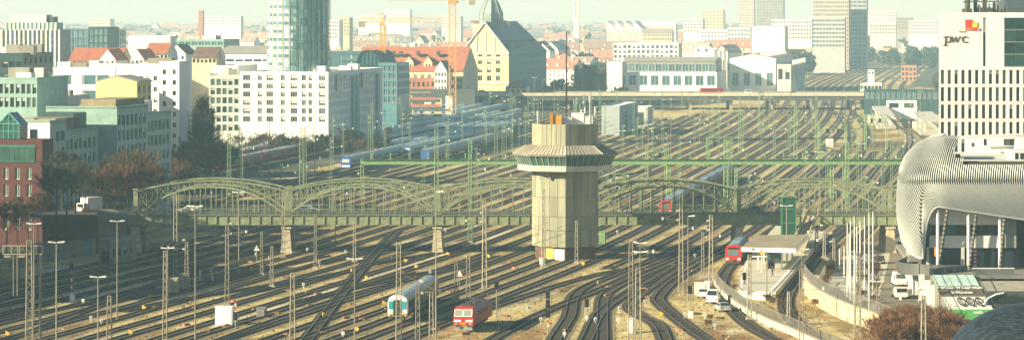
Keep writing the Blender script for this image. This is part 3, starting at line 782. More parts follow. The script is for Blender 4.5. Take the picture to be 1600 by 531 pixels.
# ---------------------------------------------------------------- masts, lamps, signals
def lattice_mesh(h, w0, w1, mat, panel=1.05, flat=False, bw=.075):
    m = MB(); n = max(3, int(h / panel)); cs = ((-1, -1), (1, -1), (1, 1), (-1, 1)); dy = .35 if flat else 1.0
    W = lambda z: (w0 + (w1 - w0) * z / h) / 2
    for sx, sy in cs: m.bar((sx * W(0), sy * W(0) * dy, 0), (sx * W(h), sy * W(h) * dy, h), bw * 1.25)
    for k in range(n):
        z0, z1 = h * k / n, h * (k + 1) / n
        for i in range(4):
            a, c = cs[i], cs[(i + 1) % 4]
            if k % 2: a, c = c, a
            if flat and i % 2: continue
            if flat: m.bar((a[0] * W(z0), a[1] * W(z0) * dy, (z0 + z1) / 2), (c[0] * W(z0), c[1] * W(z0) * dy, (z0 + z1) / 2), bw)
            else: m.bar((a[0] * W(z0), a[1] * W(z0), z0), (c[0] * W(z1), c[1] * W(z1), z1), bw * .8)
    m.box(0, 0, h - .05, w1 + .1, w1 * dy + .1, .1)
    return m.mesh('lattice', mat)
def arm_mesh(mat, flip=1, L=3.0):
    m = MB(); m.cyl((0, 0, 0), (L * flip, -.2, .25), .045, .045, 5); m.cyl((0, 0, 1.5), (L * .85 * flip, -.2, .35), .035, .035, 5); m.cyl((L * .9 * flip, -.2, .25), (L * .45 * flip, -.2, -.35), .025, .025, 4)
    for z in (0, 1.5):
        for k in range(3): m.cyl((flip * (.3 + .16 * k), -.02, z), (flip * (.4 + .16 * k), -.02, z), .2, .2, 6, 1)
    m.cyl((L * flip, -.2, .1), (L * flip, -.2, .5), .18, .18, 6, 1)
    return m.mesh('cantilever_arm', [mat, offw])
def found_mesh():
    m = MB(); m.box(0, 0, -.1, 1.0, 1.0, .5); m.box(0, 0, .4, .7, .7, .12); return m.mesh('foundation', conc)
FOUND = found_mesh()
tanst = M('mast_steel', (.26, .235, .18), .65, metal=.25, var=.25, rnd=.15)
def mast(px, ytop, ybase, w=.62, arms=((.78, 1),), mat=None, Yo=None, kind='lattice', cols=None, grp='lattice masts', ground=None):
    a = ground or G(px, ybase); h = max(3.0, (ybase - ytop) / F * a.y); mat = mat or tanst
    o = thing('lattice_mast', None, 'mast', a, R.uniform(-.1, .12), grp)
    hk = round(h * 2) / 2
    inst('lattice', cached(('lat', hk, w, mat.name, kind), lambda: lattice_mesh(hk, w * 1.15, w * .72, mat, flat=(kind == 'flat'))), o, (0, 0, 0), 0, (1, 1, h / hk))
    inst('foundation', FOUND, o)
    for z, fl in arms: inst('cantilever_arm', cached(('arm', fl, mat.name), lambda: arm_mesh(mat, fl)), o, (0, 0, h * z))
    return o
near_masts = []
for d in ((46, 375, 552, .85, ()), (171, 462, 552, .6, ()), (258, 392, 535, .5, ()), (274, 303, 436, .62, ((.8, 1),)), (292, 378, 452, .55, ((.85, -1),)), (355, 352, 478, .55, ((.9, 1),)),
          (425, 385, 449, .5, ()), (457, 426, 556, .62, ()), (623, 378, 548, .66, ((.62, 1),)), (653, 447, 550, .55, ((.9, 1),)), (674, 456, 556, .55, ()), (732, 398, 475, .62, ()),
          (757, 312, 452, .62, ((.75, -1),)), (713, 408, 468, .5, ()), (849, 296, 419, .52, ()), (901, 345, 412, .45, ()), (986, 378, 556, .62, ((.9, 1),)), (997, 418, 560, .75, ()), (1064, 324, 456, .62, ((.85, -1),)),
          (1098, 362, 434, .45, ((.88, 1),)), (1111, 336, 452, .6, ((.8, -1),)), (1171, 398, 500, .52, ()), (1252, 420, 552, .55, ((.75, 1),)), (1340, 396, 556, .75, ()), (1303, 372, 425, .4, ((.9, -1),)), (1288, 360, 404, .4, ((.9, -1),)), (1276, 350, 393, .4, ((.9, -1),)), (1443, 462, 562, .6, ((.93, -1),)),
          (443, 300, 404, .5, ()), (554, 346, 410, .42, ()), (493, 338, 420, .45, ()), (409, 362, 430, .4, ()), (190, 352, 392, .4, ()), (1232, 455, 506, .35, ())):
    px, yt, yb, w, ar = d; near_masts.append(mast(px, yt, yb, w, ar, grp='grey lattice masts in the near yard'))
# portal frame at the left edge
o = thing('signal_gantry', 'square framed steel signal gantry arm on the tall lattice mast at the dark street side', 'gantry', G(46, 552))
Yg = o.location.y; u = Yg / F
m = MB()
zt_, zb_ = H - (384 - YH) * u, H - (397 - YH) * u
for z in (zt_, zb_): m.bar(((4 - 46) * u, .4, z), ((66 - 46) * u, .4, z), .16)
for k in (4, 17, 27, 30, 43, 56, 66): m.bar(((k - 46) * u, .4, zb_), ((k - 46) * u, .4, zt_), .13)
for k in (6, 28): m.box((k + 5 - 46) * u, .4, zb_ - .45, .9, .2, .3)
m.build('gantry_beam', tanst, o)
for k in (20, 26): 
    m = MB(); m.box((k - 46) * u, .4, H - (462 - YH) * u, .12, .12, (462 - 397) * u); m.build('hanger_post', tanst, o)
m = MB(); m.box((62 - 46) * u, .5, 0, .3, .3, zb_); m.build('post', concd, o)

lamp_l = []
def lamp(px, ytop, ybase, two=True, mat=None, grp='double headed yard lamps'):
    a = G(px, ybase); h = (ybase - ytop) / F * a.y
    o = thing('yard_lamp' if two else 'lamp_post', None, 'lamp post', a, R.uniform(-.15, .15), grp)
    hk = round(h)
    inst('pole', cached(('pole', hk), lambda: (lambda m: (m.cyl((0, 0, 0), (0, 0, hk), .11, .065, 6), m.cyl((0, 0, 0), (0, 0, .9), .16, .14, 6), m.mesh('pole', tanst))[-1])(MB())), o, (0, 0, 0), 0, (1, 1, h / hk))
    def head(s):
        m = MB(); m.hexa((s * .08 - (.12 if s > 0 else -.12) * 0, -.14, 0), (s * .95, 0, .12), (0, .28, 0), (0, 0, .16)); m.hexa((s * .6, -.17, .03), (s * .5, 0, .06), (0, .34, 0), (0, 0, .2)); return m.mesh('lamp_head', offw)
    inst('lamp_head', cached(('lh', 1), lambda: head(1)), o, (0, 0, h - .05))
    if two: inst('lamp_head', cached(('lh', -1), lambda: head(-1)), o, (0, 0, h - .05))
    lamp_l.append(o); return o
for d in ((88, 379, 556), (153, 433, 556), (183, 346, 501), (305, 323, 531), (373, 301, 430), (554, 405, 556), (1000, 380, 470), (1000, 394, 545), (262, 388, 475), (53, 350, 500), (524, 296, 385), (1229, 322, 420), (1198, 392, 465)): lamp(*d)
for d in ((1075, 338, 470, False), (1253, 390, 470, False), (681, 300, 540, False), (1370, 440, 496, True)): lamp(*d)
# lamps beyond the bridge
far_lamps = []
for px, yt, yb in ((314, 200, 262), (330, 203, 265), (348, 205, 258), (421, 190, 290), (455, 160, 240), (492, 170, 270), (545, 150, 215), (575, 155, 210), (941, 211, 270), (972, 205, 262), (1048, 186, 248), (1093, 172, 222), (1165, 150, 208), (1013, 195, 280), (848, 125, 190), (866, 122, 186), (835, 122, 180), (1297, 210, 280), (1317, 222, 330), (1346, 225, 300), (1367, 195, 262), (1378, 200, 300), (1438, 143, 190), (640, 133, 190), (1280, 238, 330), (1420, 175, 240)):
    far_lamps.append(lamp(px, yt, yb, R.random() < .5, grp='lamp posts beyond the bridge'))
# signals
def signal(px, ytop, ybase, lab, heads=1, band=True, box=True):
    a = G(px, ybase); u = a.y / F; h = (ybase - ytop) * u; o = thing('railway_signal', lab, 'signal', a, 0, 'railway signals')
    n = 6; z0 = .9
    m = MB(); m.cyl((0, 0, 0), (0, 0, h), .09, .09, 6); m.build('post', steel, o)
    if band:
        for k in range(n):
            m = MB(); m.box(0, -.1, z0 + k * .55, .2, .05, .5); m.build('mast_plate', whitep if k % 2 == 0 else redp, o)
    if box: m = MB(); m.box(.1, 0, 0, .75, .5, 1.0); m.build('cabinet', whitep, o)
    for k in range(heads):
        m = MB(); m.box(0, -.15, h - 1.25 - k * 1.35, .62, .3, 1.2); m.cyl((0, -.2, h - .4 - k * 1.35), (0, -.5, h - .35 - k * 1.35), .13, .13, 8); m.cyl((0, -.2, h - .85 - k * 1.35), (0, -.5, h - .8 - k * 1.35), .13, .13, 8); m.build('signal_head', black, o)
    m = MB()
    m.box(.33, .25, h - 2.4, .06, .5, .06); m.bar((.3, .3, 0), (.3, .3, h - .3), .04); m.bar((.55, .3, 0), (.55, .3, h - .3), .04)
    for k in range(int(h / .5)): m.bar((.3, .3, .3 + k * .5), (.55, .3, .3 + k * .5), .03)
    m.build('ladder', steel, o); return o
signal(112, 408, 470, 'dark headed signal on a banded post with a white cabinet at its foot')
signal(856, 452, 520, 'tall railway signal with stacked black heads in front of the control tower', 3, True, False)
signal(1078, 445, 496, 'black headed signal with a white cabinet between the curved track and the white van', 1, False, True)
signal(776, 438, 500, 'black headed signal on a lattice post beside the red locomotive', 1, False, False)
signal(1285, 445, 478, 'small black signal by the retaining wall railing', 1, False, True)
signal(917, 466, 492, 'small signal with dark shades among the curved switches', 1, False, False)
signal(1163, 425, 452, 'black signal box on a post at the near end of the platform', 1, False, False)
signal(368, 486, 512, 'black and white striped signal beside the large white cabinet', 1, True, False)
# cabinets, boxes
def cabinet(px0, px1, y0, y1, lab, mat=None, door=True, dep=1.4, cat='cabinet'):
    a = G((px0 + px1) / 2, y1); u = a.y / F; w, h = (px1 - px0) * u, (y1 - y0) * u
    o = thing('switch_cabinet', lab, cat, a, -.12); m = MB(); m.box(0, dep / 2, .1, w, dep, h - .22); m.build('body', mat or whitep, o)
    m = MB(); m.box(0, dep / 2, h - .12, w + .14, dep + .14, .12); m.build('lid', mat or whitep, o)
    m = MB(); m.box(0, dep / 2, -.1, w + .2, dep + .2, .2); m.build('plinth', conc, o)
    if door:
        for k in range(2): m = MB(); m.box((k - .5) * w * .46, -.02, .25, w * .42, .05, h - .6); m.build('door', mat or whitep, o)
    return o
cabinet(336, 363, 478, 508, 'large white switch cabinet beside a lattice mast, casting a shadow')
cabinet(262, 277, 434, 458, 'grey concrete box at the shadow edge, lower and nearer of a pair', conc)
cabinet(280, 294, 427, 452, 'grey concrete box at the shadow edge, taller one of a pair', conc)
cabinet(1085, 1103, 441, 461, 'grey wide cabinet behind the small white car', offw)
cabinet(1101, 1109, 439, 453, 'narrow white cabinet beside the grey wide one', whitep)
cabinet(981, 990, 497, 520, 'narrow white cabinet at the foot of the stout lattice mast', whitep)
cabinet(936, 946, 361, 380, 'green cabinet standing by the shaded side of the control tower', greenl)
cabinet(843, 849, 403, 415, 'small white cabinet before the tower foot', whitep)
cabinet(400, 414, 480, 496, 'grey buffer cabinet with small hut roof beside the tracks', concd)
# buffer stop
a = G(322, 440); o = thing('buffer_stop', 'concrete buffer stop at the end of a siding near the grey boxes', 'buffer stop', a, LT - 1.2)
for s in (-1, 1):
    m = MB(); m.bar((s * 1.1, 0, 0), (s * .9, .9, 2.0), .4, .5); m.build('leg', conc, o)
m = MB(); m.bar((-1.3, .5, 1.0), (1.3, .5, 1.0), .3, .45); m.build('beam', concd, o)
# small ground signals, yellow switch lanterns, warning triangles
def dwarf_meshes():
    d = {}
    m = MB(); m.box(0, 0, 0, .2, .2, .25); m.box(0, 0, .25, .6, .35, .38); m.box(-.12, 0, .63, .3, .3, .12); d['lantern'] = [m.mesh('lantern', M('switch_yellow', (.62, .38, .06), .7, rnd=.2))]
    m = MB(); m.cyl((0, 0, 0), (0, 0, .5), .05, .05, 5); m.box(0, 0, .5, .4, .2, .42); d['white'] = [m.mesh('lantern', whitep)]
    m = MB(); m.box(0, -.11, .58, .14, .03, .22); d['mark'] = [m.mesh('number_plate', black)]
    m = MB(); m.box(0, 0, 0, .9, .55, .35); m.box(.6, .1, 0, .4, .4, .28); d['motor'] = [m.mesh('motor', M('rusty_box', (.24, .12, .06), .9, rnd=.3))]
    return d
DW = dwarf_meshes(); lanterns = []; wsig = []; motors = []
def small(px, py, kind):
    a = G(px, py)
    if kind == 'y':
        o = inst('switch_lantern', DW['lantern'][0], None, a, R.uniform(-.5, .5)); tag(o, None, 'switch lantern', 'yellow switch lanterns between the tracks'); lanterns.append(o)
    elif kind == 'w':
        o = inst('ground_signal', DW['white'][0], None, a, R.uniform(-.3, .3)); tag(o, None, 'ground signal', 'white ground signals between the tracks'); inst('plate', DW['mark'][0], o); wsig.append(o)
    else:
        o = inst('switch_motor', DW['motor'][0], None, a, R.uniform(-1, 1)); tag(o, None, 'switch motor', 'rusty switch motors along the tracks'); motors.append(o)
for px, py in ((236, 466), (225, 484), (167, 449), (393, 424), (551, 426), (573, 437), (507, 495), (558, 518), (911, 415), (936, 445), (764, 403), (504, 270), (502, 288), (538, 321), (570, 312), (556, 299), (650, 420), (586, 310), (1033, 494), (204, 523), (12, 525), (634, 410), (297, 376), (860, 372), (430, 270), (446, 283), (418, 275), (1160, 280), (1070, 274), (600, 477), (700, 400), (1145, 355), (1042, 260), (1050, 245)): small(px, py, 'y')
for px, py in ((499, 416), (474, 450), (652, 419), (930, 505), (917, 503), (1008, 477), (492, 408), (421, 408), (130, 476), (536, 528), (640, 494), (672, 430), (612, 408), (400, 402), (480, 395), (540, 398), (1012, 402), (1086, 404), (968, 488), (966, 506), (882, 528), (845, 505), (825, 487), (1117, 515), (1101, 498), (1070, 498), (142, 503), (158, 508), (254, 388), (262, 388), (530, 272), (520, 330), (450, 262), (700, 332), (640, 290), (760, 284), (690, 262), (610, 268), (560, 275), (985, 330), (1000, 300), (1100, 262), (1180, 275), (1240, 288), (1270, 318), (1215, 262), (1330, 300), (500, 250), (470, 255), (480, 264)): small(px, py, 'w')
for k in range(70):
    y = R.uniform(405, 526); x = R.uniform(120 + (526 - y) * .9, 1130); small(x, y, 'm')
for k in range(40):
    y = R.uniform(215, 380); x = R.uniform(480 if y < 300 else 300, 1330); small(x, y, R.choice('mww'))
for px, py, lab in ((718, 430, 'white triangular warning sign on a post between the coach and the locomotive'), (401, 388, 'white triangular warning sign under the bridge beside the first pier')):
    a = G(px, py + 22); o = thing('warning_sign', lab, 'sign', a); m = MB(); m.cyl((0, 0, 0), (0, 0, 2.6), .05, .05, 5); m.build('post', steel, o)
    m = MB(); k = [(-.55, 2.2), (.55, 2.2), (0, 3.2)]; m.face([(x, -.08, z) for x, z in k]); m.face([(x, -.05, z) for x, z in k][::-1])
    for i in range(3): j = (i + 1) % 3; m.face([(k[i][0], -.05, k[i][1]), (k[j][0], -.05, k[j][1]), (k[j][0], -.08, k[j][1]), (k[i][0], -.08, k[i][1])])
    m.build('triangle', whitep, o)

# green masts beyond the bridge
gm = []
gsteel = M('green_mast_paint', (.17, .26, .145), .6, var=.25, rnd=.25)
def gmast(px, yt, yb, kind='flat', w=.5, arms=((.82, 1),)): gm.append(mast(px, yt, yb, w, arms, gsteel, kind=kind, grp='green catenary masts beyond the bridge'))
for d in ((313, 262, 330, 'lattice', .6), (358, 208, 305, 'lattice', .8), (375, 200, 300, 'lattice', .8), (378, 218, 306), (405, 260, 330), (471, 200, 322, 'lattice', .9), (477, 198, 318), (520, 182, 262), (536, 190, 258), (516, 215, 300), (575, 178, 250), (581, 160, 262, 'lattice', .7), (600, 190, 240), (628, 172, 250), (640, 168, 232), (662, 214, 300), (682, 198, 330, 'lattice', .9), (700, 180, 262), (722, 160, 235), (735, 242, 380, 'lattice', .7), (744, 232, 335), (775, 175, 330, 'lattice', .8), (790, 178, 250), (820, 165, 232), (832, 150, 220), (745, 150, 200), (765, 140, 205), (800, 150, 210), (990, 150, 215), (1003, 195, 262), (1020, 180, 250), (1035, 140, 232), (1062, 212, 275), (1085, 180, 262), (1110, 165, 222), (1122, 140, 200), (1141, 215, 330, 'lattice', .7), (1156, 152, 240, 'lattice', .8), (1186, 140, 205, 'lattice', .7), (1193, 142, 208), (1210, 185, 290, 'lattice', .7), (1243, 160, 262, 'lattice', .9), (1257, 230, 330), (1276, 150, 250, 'lattice', .8), (1292, 226, 330), (1324, 222, 352, 'lattice', .8), (1340, 200, 290), (1365, 180, 262), (1380, 230, 330), (1393, 215, 300), (1405, 180, 250), (1411, 205, 290), (1421, 160, 215), (1434, 170, 225), (1150, 262, 345, 'lattice', .6), (1170, 270, 352), (1060, 268, 345), (1000, 275, 352), (960, 262, 345), (610, 282, 352), (520, 292, 360), (545, 280, 352), (440, 256, 345), (870, 160, 215), (900, 150, 205), (1300, 290, 350, 'lattice', .6), (1350, 275, 345)): gmast(*d)
for k in range(95):
    y = R.uniform(158, 262); x0 = 560 + (262 - y) * .4; x = R.uniform(x0 if y > 180 else 720, 1420); a = G(x, y)
    hh = R.uniform(9.5, 14); gmast(x, y - hh / a.y * F, y, 'flat', .45, ((.85, R.choice((1, -1))),) if y > 190 else ())
# long green beam on lattice posts
GB = 815.0
gb = thing('catenary_gantry', 'long light green horizontal gantry beam spanning the tracks behind the arch bridge', 'gantry', (XX(563, GB), GB, 0))
x0 = XX(563, GB); x1 = XX(1412, GB); zt_, zb_ = ZT(249.5, GB), ZT(256.5, GB)
m = MB(); m.box((x1 - x0) / 2, 0, zb_, x1 - x0, .12, zt_ - zb_); m.box((x1 - x0) / 2, 0, zt_, x1 - x0, .7, .1); m.box((x1 - x0) / 2, 0, zb_ - .08, x1 - x0, .7, .08); m.box((x1 - x0) / 2, .8, zb_, x1 - x0, .1, zt_ - zb_)
m.build('beam', greenl, gb)
for px in (566, 682, 735, 928, 1045, 1134, 1300, 1322, 1408):
    h = zt_ + (5 if px in (735, 682, 1134) else .2); inst('post', lattice_mesh(h, .9, .7, greenl, 1.2, False, .10), gb, (XX(px, GB) - x0, .4, 0))
k = 0
for i in range(29):
    m = MB(); xx = (i + .6) * (x1 - x0) / 29; m.box(xx, .1, zt_ + .08, .22, .22, 1.5); m.box(xx, .1, zt_ + 1.3, .5, .3, .25); m.build('insulator_post', greenl, gb)
m = MB(); m.box((x1 - x0) / 2, -.5, zt_ + .1, x1 - x0, .05, .05)
for i in range(80): m.box((i + .5) * (x1 - x0) / 80, -.3, zt_ - .02, .14, .6, .12)
m.build('brackets', steeld, gb)['kind'] = 'stuff'
# small green portals
for j, (px0, px1, y0, yb, lab) in enumerate(((1280, 1322, 195, 262, 'small green signal portal with a white hut behind it near the far station'), (1105, 1143, 215, 262, 'small green signal portal over the middle tracks beyond the gantry'), (1010, 1040, 231, 290, 'small green signal bracket standing just before the long gantry'), (920, 975, 272, 310, 'low green signal bracket between the tower and the red train'), (1352, 1385, 180, 235, 'green portal by the curved station tracks'))):
    a = G(px0, yb); u = a.y / F; o = thing('signal_portal', lab, 'gantry', a); w, h = (px1 - px0) * u, (yb - y0) * u
    for xx in (0, w): inst('post', lattice_mesh(h, .6, .5, greenl, 1.2), o, (xx, 0, 0))
    m = MB(); m.box(w / 2, 0, h, w + .6, .5, .15); m.box(w / 2, 0, h - 1.2, w + .6, .5, .12)
    for i in range(7): m.bar((w * i / 6, 0, h - 1.1), (w * (i + .5) / 6, 0, h), .12)
    m.build('beam', greenl, o)
    for xx in (.3, .7): m = MB(); m.box(w * xx, -.3, h - 2.6, .7, .3, 1.4); m.build('signal_head', black, o)
LAND += [(566, 250, 'the end of the long gantry beam'), (735, 250, 'the tall lattice post on the gantry beam'), (1134, 250, 'the right half of the gantry beam'.replace('right', 'east')), (1300, 215, 'the small portal near the far station'), (350, 490, 'the large white cabinet'), (112, 440, 'the banded signal post'), (270, 445, 'the pair of concrete boxes'), (856, 490, 'the stacked head signal'), (1113, 465, 'the white van beside the curved track'), (1200, 400, 'the platform canopy'), (447, 370, 'the pier next to the apartments end'.replace('next to the apartments end', 'of the first arch')), (680, 370, 'the pier between the second and third arch'), (1155, 360, 'the shaded bridge pier'), (1385, 375, 'the last visible bridge pier'), (46, 430, 'the signal gantry by the dark street')]
rank_labels(near_masts, 'grey lattice mast'); rank_labels(lamp_l, 'slim lamp post'); rank_labels(gm, 'green catenary mast')
rank_labels(lanterns, 'yellow switch lantern'); rank_labels(wsig, 'white ground signal'); rank_labels(motors, 'low rusty switch motor box')
# wires
def wire(name, lab, p, q, r, sag, mat, seg=10):
    pts = [V(p).lerp(V(q), i / seg) - V((0, 0, sag * 4 * (i / seg) * (1 - i / seg))) for i in range(seg + 1)]
    m = MB(); m.tube(pts, r, 3); o = m.build(name, mat); return tag(o, lab, 'cable', 'overhead cables')
wire('cable', 'green cable sagging from the signal gantry to a lattice mast, upper strand', P(66, 385, 480), P(253, 446, 545), .045, .6, greenp)
wire('cable', 'green cable sagging from the signal gantry to a lattice mast, lower strand', P(66, 389, 480), P(253, 448, 545), .045, 1.0, greenp)
wire('cable', 'thin cable from the signal mast to the coach roof', P(600, 452, 510), P(705, 420, 530), .03, .3, steeld)
wire('cable', 'thin cable crossing low before the coach and locomotive', P(640, 491, 500), P(705, 493, 500), .03, .1, steel)
n = 0; ow = []
for tr in TRACKS[::1]:
    pts = [p + V((0, 0, 5.6)) for p in tr if 480 < p.y < 1400][::4]
    if len(pts) > 3 and n < 34:
        m = MB(); m.tube(pts, .028, 3); m.tube([p + V((0, 0, 1.3)) for p in pts], .026, 3); o = m.build('overhead_wire', steeld); tag(o, None, 'overhead wire', 'overhead contact wires'); n += 1; ow.append((min(pts, key=lambda p: abs(p.y - BY)).x, o))

ow.sort(key=lambda q: q[0])
for k, (x, o) in enumerate(ow): o['label'] = f"thin overhead wire pair crossing the arch bridge, {RANK[k]} to its abutment by the apartments"
# ---------------------------------------------------------------- people (one skinned body each, three sizes of clothing colours)
def person_mesh(pose, coat, legs):
    me = bpy.data.meshes.new('body'); s = pose
    vs = [(0, 0, .95), (0, 0, 1.2), (0, 0, 1.42), (0, .01, 1.52), (0, .0, 1.66), (-.09, 0, .9), (-.1 , -.16 * s, .5), (-.1, -.26 * s, .06), (-.1, -.38 * s, .04), (.09, 0, .9), (.1, .16 * s, .5), (.1, .30 * s, .1), (.1, .2 * s, .05),
          (-.2, 0, 1.40), (-.25, .10 * s, 1.12), (-.24, .02 * s, .86), (.2, 0, 1.40), (.25, -.10 * s, 1.12), (.24, -.18 * s, .88)]
    es = [(0, 1), (1, 2), (2, 3), (3, 4), (0, 5), (5, 6), (6, 7), (7, 8), (0, 9), (9, 10), (10, 11), (11, 12), (2, 13), (13, 14), (14, 15), (2, 16), (16, 17), (17, 18)]
    rd = [.15, .16, .17, .06, .105, .10, .075, .05, .045, .10, .075, .05, .045, .075, .055, .04, .075, .055, .04]
    me.from_pydata(vs, es, []); o = bpy.data.objects.new('tmp', me); COL.objects.link(o)
    sk = o.modifiers.new('s', 'SKIN')
    for i, r in enumerate(rd): me.skin_vertices[0].data[i].radius = (r, r * .85); me.skin_vertices[0].data[i].use_root = (i == 0)
    o.modifiers.new('d', 'SUBSURF').levels = 1
    dg = bpy.context.evaluated_depsgraph_get(); m2 = bpy.data.meshes.new_from_object(o.evaluated_get(dg)); bpy.data.objects.remove(o)
    m2.name = 'body'; m2.materials.clear(); skin = M('skin', (.42, .26, .17), .7)
    for m in (skin, coat, legs, M('hair', (.05, .03, .02), .8)): m2.materials.append(m)
    for p in m2.polygons:
        z = p.center.z; p.material_index = 3 if z > 1.70 or (z > 1.6 and p.center.y > .03) else 0 if z > 1.5 else 1 if z > .84 else 2
        p.use_smooth = True
    return m2
coats = [('dark blue coat', M('coat_blue', (.03, .05, .12))), ('pale jacket', M('coat_pale', (.5, .48, .42))), ('black coat', M('coat_black', (.02, .02, .02))), ('red jacket', M('coat_red', (.4, .04, .03))), ('orange vest', M('coat_orange', (.8, .25, .03)))]
trs = [M('jeans', (.04, .06, .11)), M('dark_trousers', (.025, .022, .02))]
PM = [(n, person_mesh(1 if i % 2 else .6, c, trs[i % 2])) for i, (n, c) in enumerate(coats)]
def person(loc, k, where, rz=None):
    n, me = PM[k % len(PM)]; o = inst('person', me, None, loc, R.uniform(0, 6.3) if rz is None else rz); tag(o, f'person in a {n} {where}', 'person', 'people about the bridge and yard'); return o
for i, (px, k, wh) in enumerate(((1216, 1, 'on the bridge beside the green lift tower'), (1250, 2, 'walking past the stair head on the bridge'), (1257, 0, 'at the top of the bridge stairs'), (1264, 3, 'on the bridge just past the stairs'), (1120, 2, 'on the shaded stretch of bridge above the red train'), (1098, 1, 'on the shaded bridge walkway nearer the tower'), (1060, 0, 'on the bridge above the far red train nose'), (1186, 2, 'on the bridge next to the shaded pier'), (640, 3, 'on the bridge between the second arch hangers'), (500, 1, 'on the bridge beyond the first sunlit pier'), (330, 2, 'on the bridge under the first arch'), (980, 0, 'on the bridge close to the tower shaft'))):
    person((XX(px, BY + .8), BY + .35 if i % 2 else BY + 1.6, DZ - .1), k, wh, R.choice((1.5, -1.5)))
for px, py, k, wh in ((600, 243, 4, 'walking between tracks near the blue cab end'), (750, 240, 4, 'standing among tracks beyond the gantry'), (1207, 432, 2, 'standing alone on the sunny platform'), (1198, 420, 1, 'waiting under the platform canopy edge')):
    person(G(px, py, .95 if py > 400 else 0), k, wh)

# ---------------------------------------------------------------- cars
def car_mesh(kind):
    L, Wd, hh, prof, gh = {'car': (4.3, 1.75, .9, [(0, .35), (0, .72), (.25, .82), (1.25, .92), (3.75, .95), (4.2, .88), (4.3, .6), (4.3, .35)], [(1.05, .9), (1.75, 1.42), (3.2, 1.45), (3.95, .94)]),
                           'van': (5.2, 1.95, 1.1, [(0, .4), (0, .95), (.3, 1.1), (1.0, 1.2), (5.15, 1.25), (5.2, .8), (5.2, .4)], [(.75, 1.18), (1.5, 2.15), (4.9, 2.25), (5.18, 1.25)])}[kind]
    d = {}
    b = MB(); hw = Wd / 2
    def ext(m, pr, w0, w1, zlo, zhi, mi=0):
        k = len(m.v); n = len(pr)
        for s in (-1, 1):
            for x, z in pr: t = (z - zlo) / max(zhi - zlo, 1e-3); m.v.append((x - L / 2, s * (w0 + (w1 - w0) * t), z))
        for i in range(n): j = (i + 1) % n; m.f.append((k + i, k + n + i, k + n + j, k + j)); m.m.append(mi)
        m.f.append(tuple(k + i for i in reversed(range(n)))); m.f.append(tuple(k + n + i for i in range(n))); m.m += [mi, mi]
    ext(b, prof, hw, hw * .96, .35, 1.0); ext(b, gh, hw * .93, hw * .78, gh[0][1], gh[1][1]); d['body'] = b
    w = MB(); a0, a1, a2, a3 = gh; up = .025
    def sc2(p, q, t): return (p[0] + (q[0] - p[0]) * t, p[1] + (q[1] - p[1]) * t)
    wz = lambda z: hw * (.93 + (.78 - .93) * (z - a0[1]) / (a1[1] - a0[1]))
    for (p, q, sg) in ((a0, a1, -1), (a3, a2, 1)):
        lo, hi = sc2(p, q, .15), sc2(p, q, .88); wl, wh = wz(lo[1]) * .9, wz(hi[1]) * .9
        w.face([(lo[0] - L / 2 + sg * .02, -wl, lo[1] + up), (lo[0] - L / 2 + sg * .02, wl, lo[1] + up), (hi[0] - L / 2 + sg * .02, wh, hi[1] + up), (hi[0] - L / 2 + sg * .02, -wh, hi[1] + up)])
    for s in (-1, 1):
        z0, z1 = a0[1] + .08, a1[1] - .1
        x0, x1 = a0[0] + .28, a3[0] - .25; y0, y1 = a1[0] + .1, a2[0] - .05
        if kind == 'van': x1 = a1[0] + 1.0; y1 = x1
        w.face([(x0 - L / 2, s * (wz(z0) + .012), z0), (x1 - L / 2, s * (wz(z0) + .012), z0), (y1 - L / 2, s * (wz(z1) + .012), z1), (y0 - L / 2, s * (wz(z1) + .012), z1)])
    d['windows'] = w
    wh = MB(); r = .32
    wh.cyl((0, -.11, r), (0, .11, r), r, r, 12); wh.cyl((0, -.115, r), (0, .115, r), r * .6, r * .6, 8, 1); d['wheel'] = wh
    return d, L, hw
CM = {k: car_mesh(k) for k in ('car', 'van')}
WHEEL = CM['car'][0]['wheel'].mesh('wheel', [black, steel]); LIGHT = {}
def vehicle(kind, loc, rz, mat, lab, cat='car'):
    d, L, hw = CM[kind]; o = thing('parked_' + kind, lab, cat, loc, rz)
    inst('body', cached(('carb', kind, mat.name), lambda: d['body'].mesh('body', mat)), o); inst('windows', cached(('carw', kind), lambda: d['windows'].mesh('windows', glass)), o)
    for x in (-L * .31, L * .31):
        for s in (-1, 1): inst('wheel', WHEEL, o, (x, s * (hw - .09), 0))
    def bx(m_): 
        m = MB(); m.box(0, 0, 0, .06, .3, .16); return m.mesh('light', m_)
    for s in (-1, 1):
        inst('headlight', cached('hl', lambda: bx(whitep)), o, (-L / 2 - .01, s * hw * .7, .62)); inst('tail_light', cached('tlm', lambda: bx(redp)), o, (L / 2 + .0, s * hw * .78, .7))
    for x in (-L / 2 - .03, L / 2 + .03): inst('number_plate', cached('np', lambda: (lambda m: (m.box(0, 0, 0, .03, .5, .11), m.mesh('number_plate', whitep))[-1])(MB())), o, (x, 0, .45))
    return o
silverc = M('silver_paint', (.50, .52, .52), .35, metal=.4, var=.05); carw = M('car_white', (.80, .79, .75), .35, var=.03); carr = M('car_dark_red', (.14, .02, .02), .35); carg = M('car_teal', (.06, .16, .16), .35); cark = M('car_black', (.02, .02, .022), .3); carb = M('car_blue', (.05, .10, .22), .35)
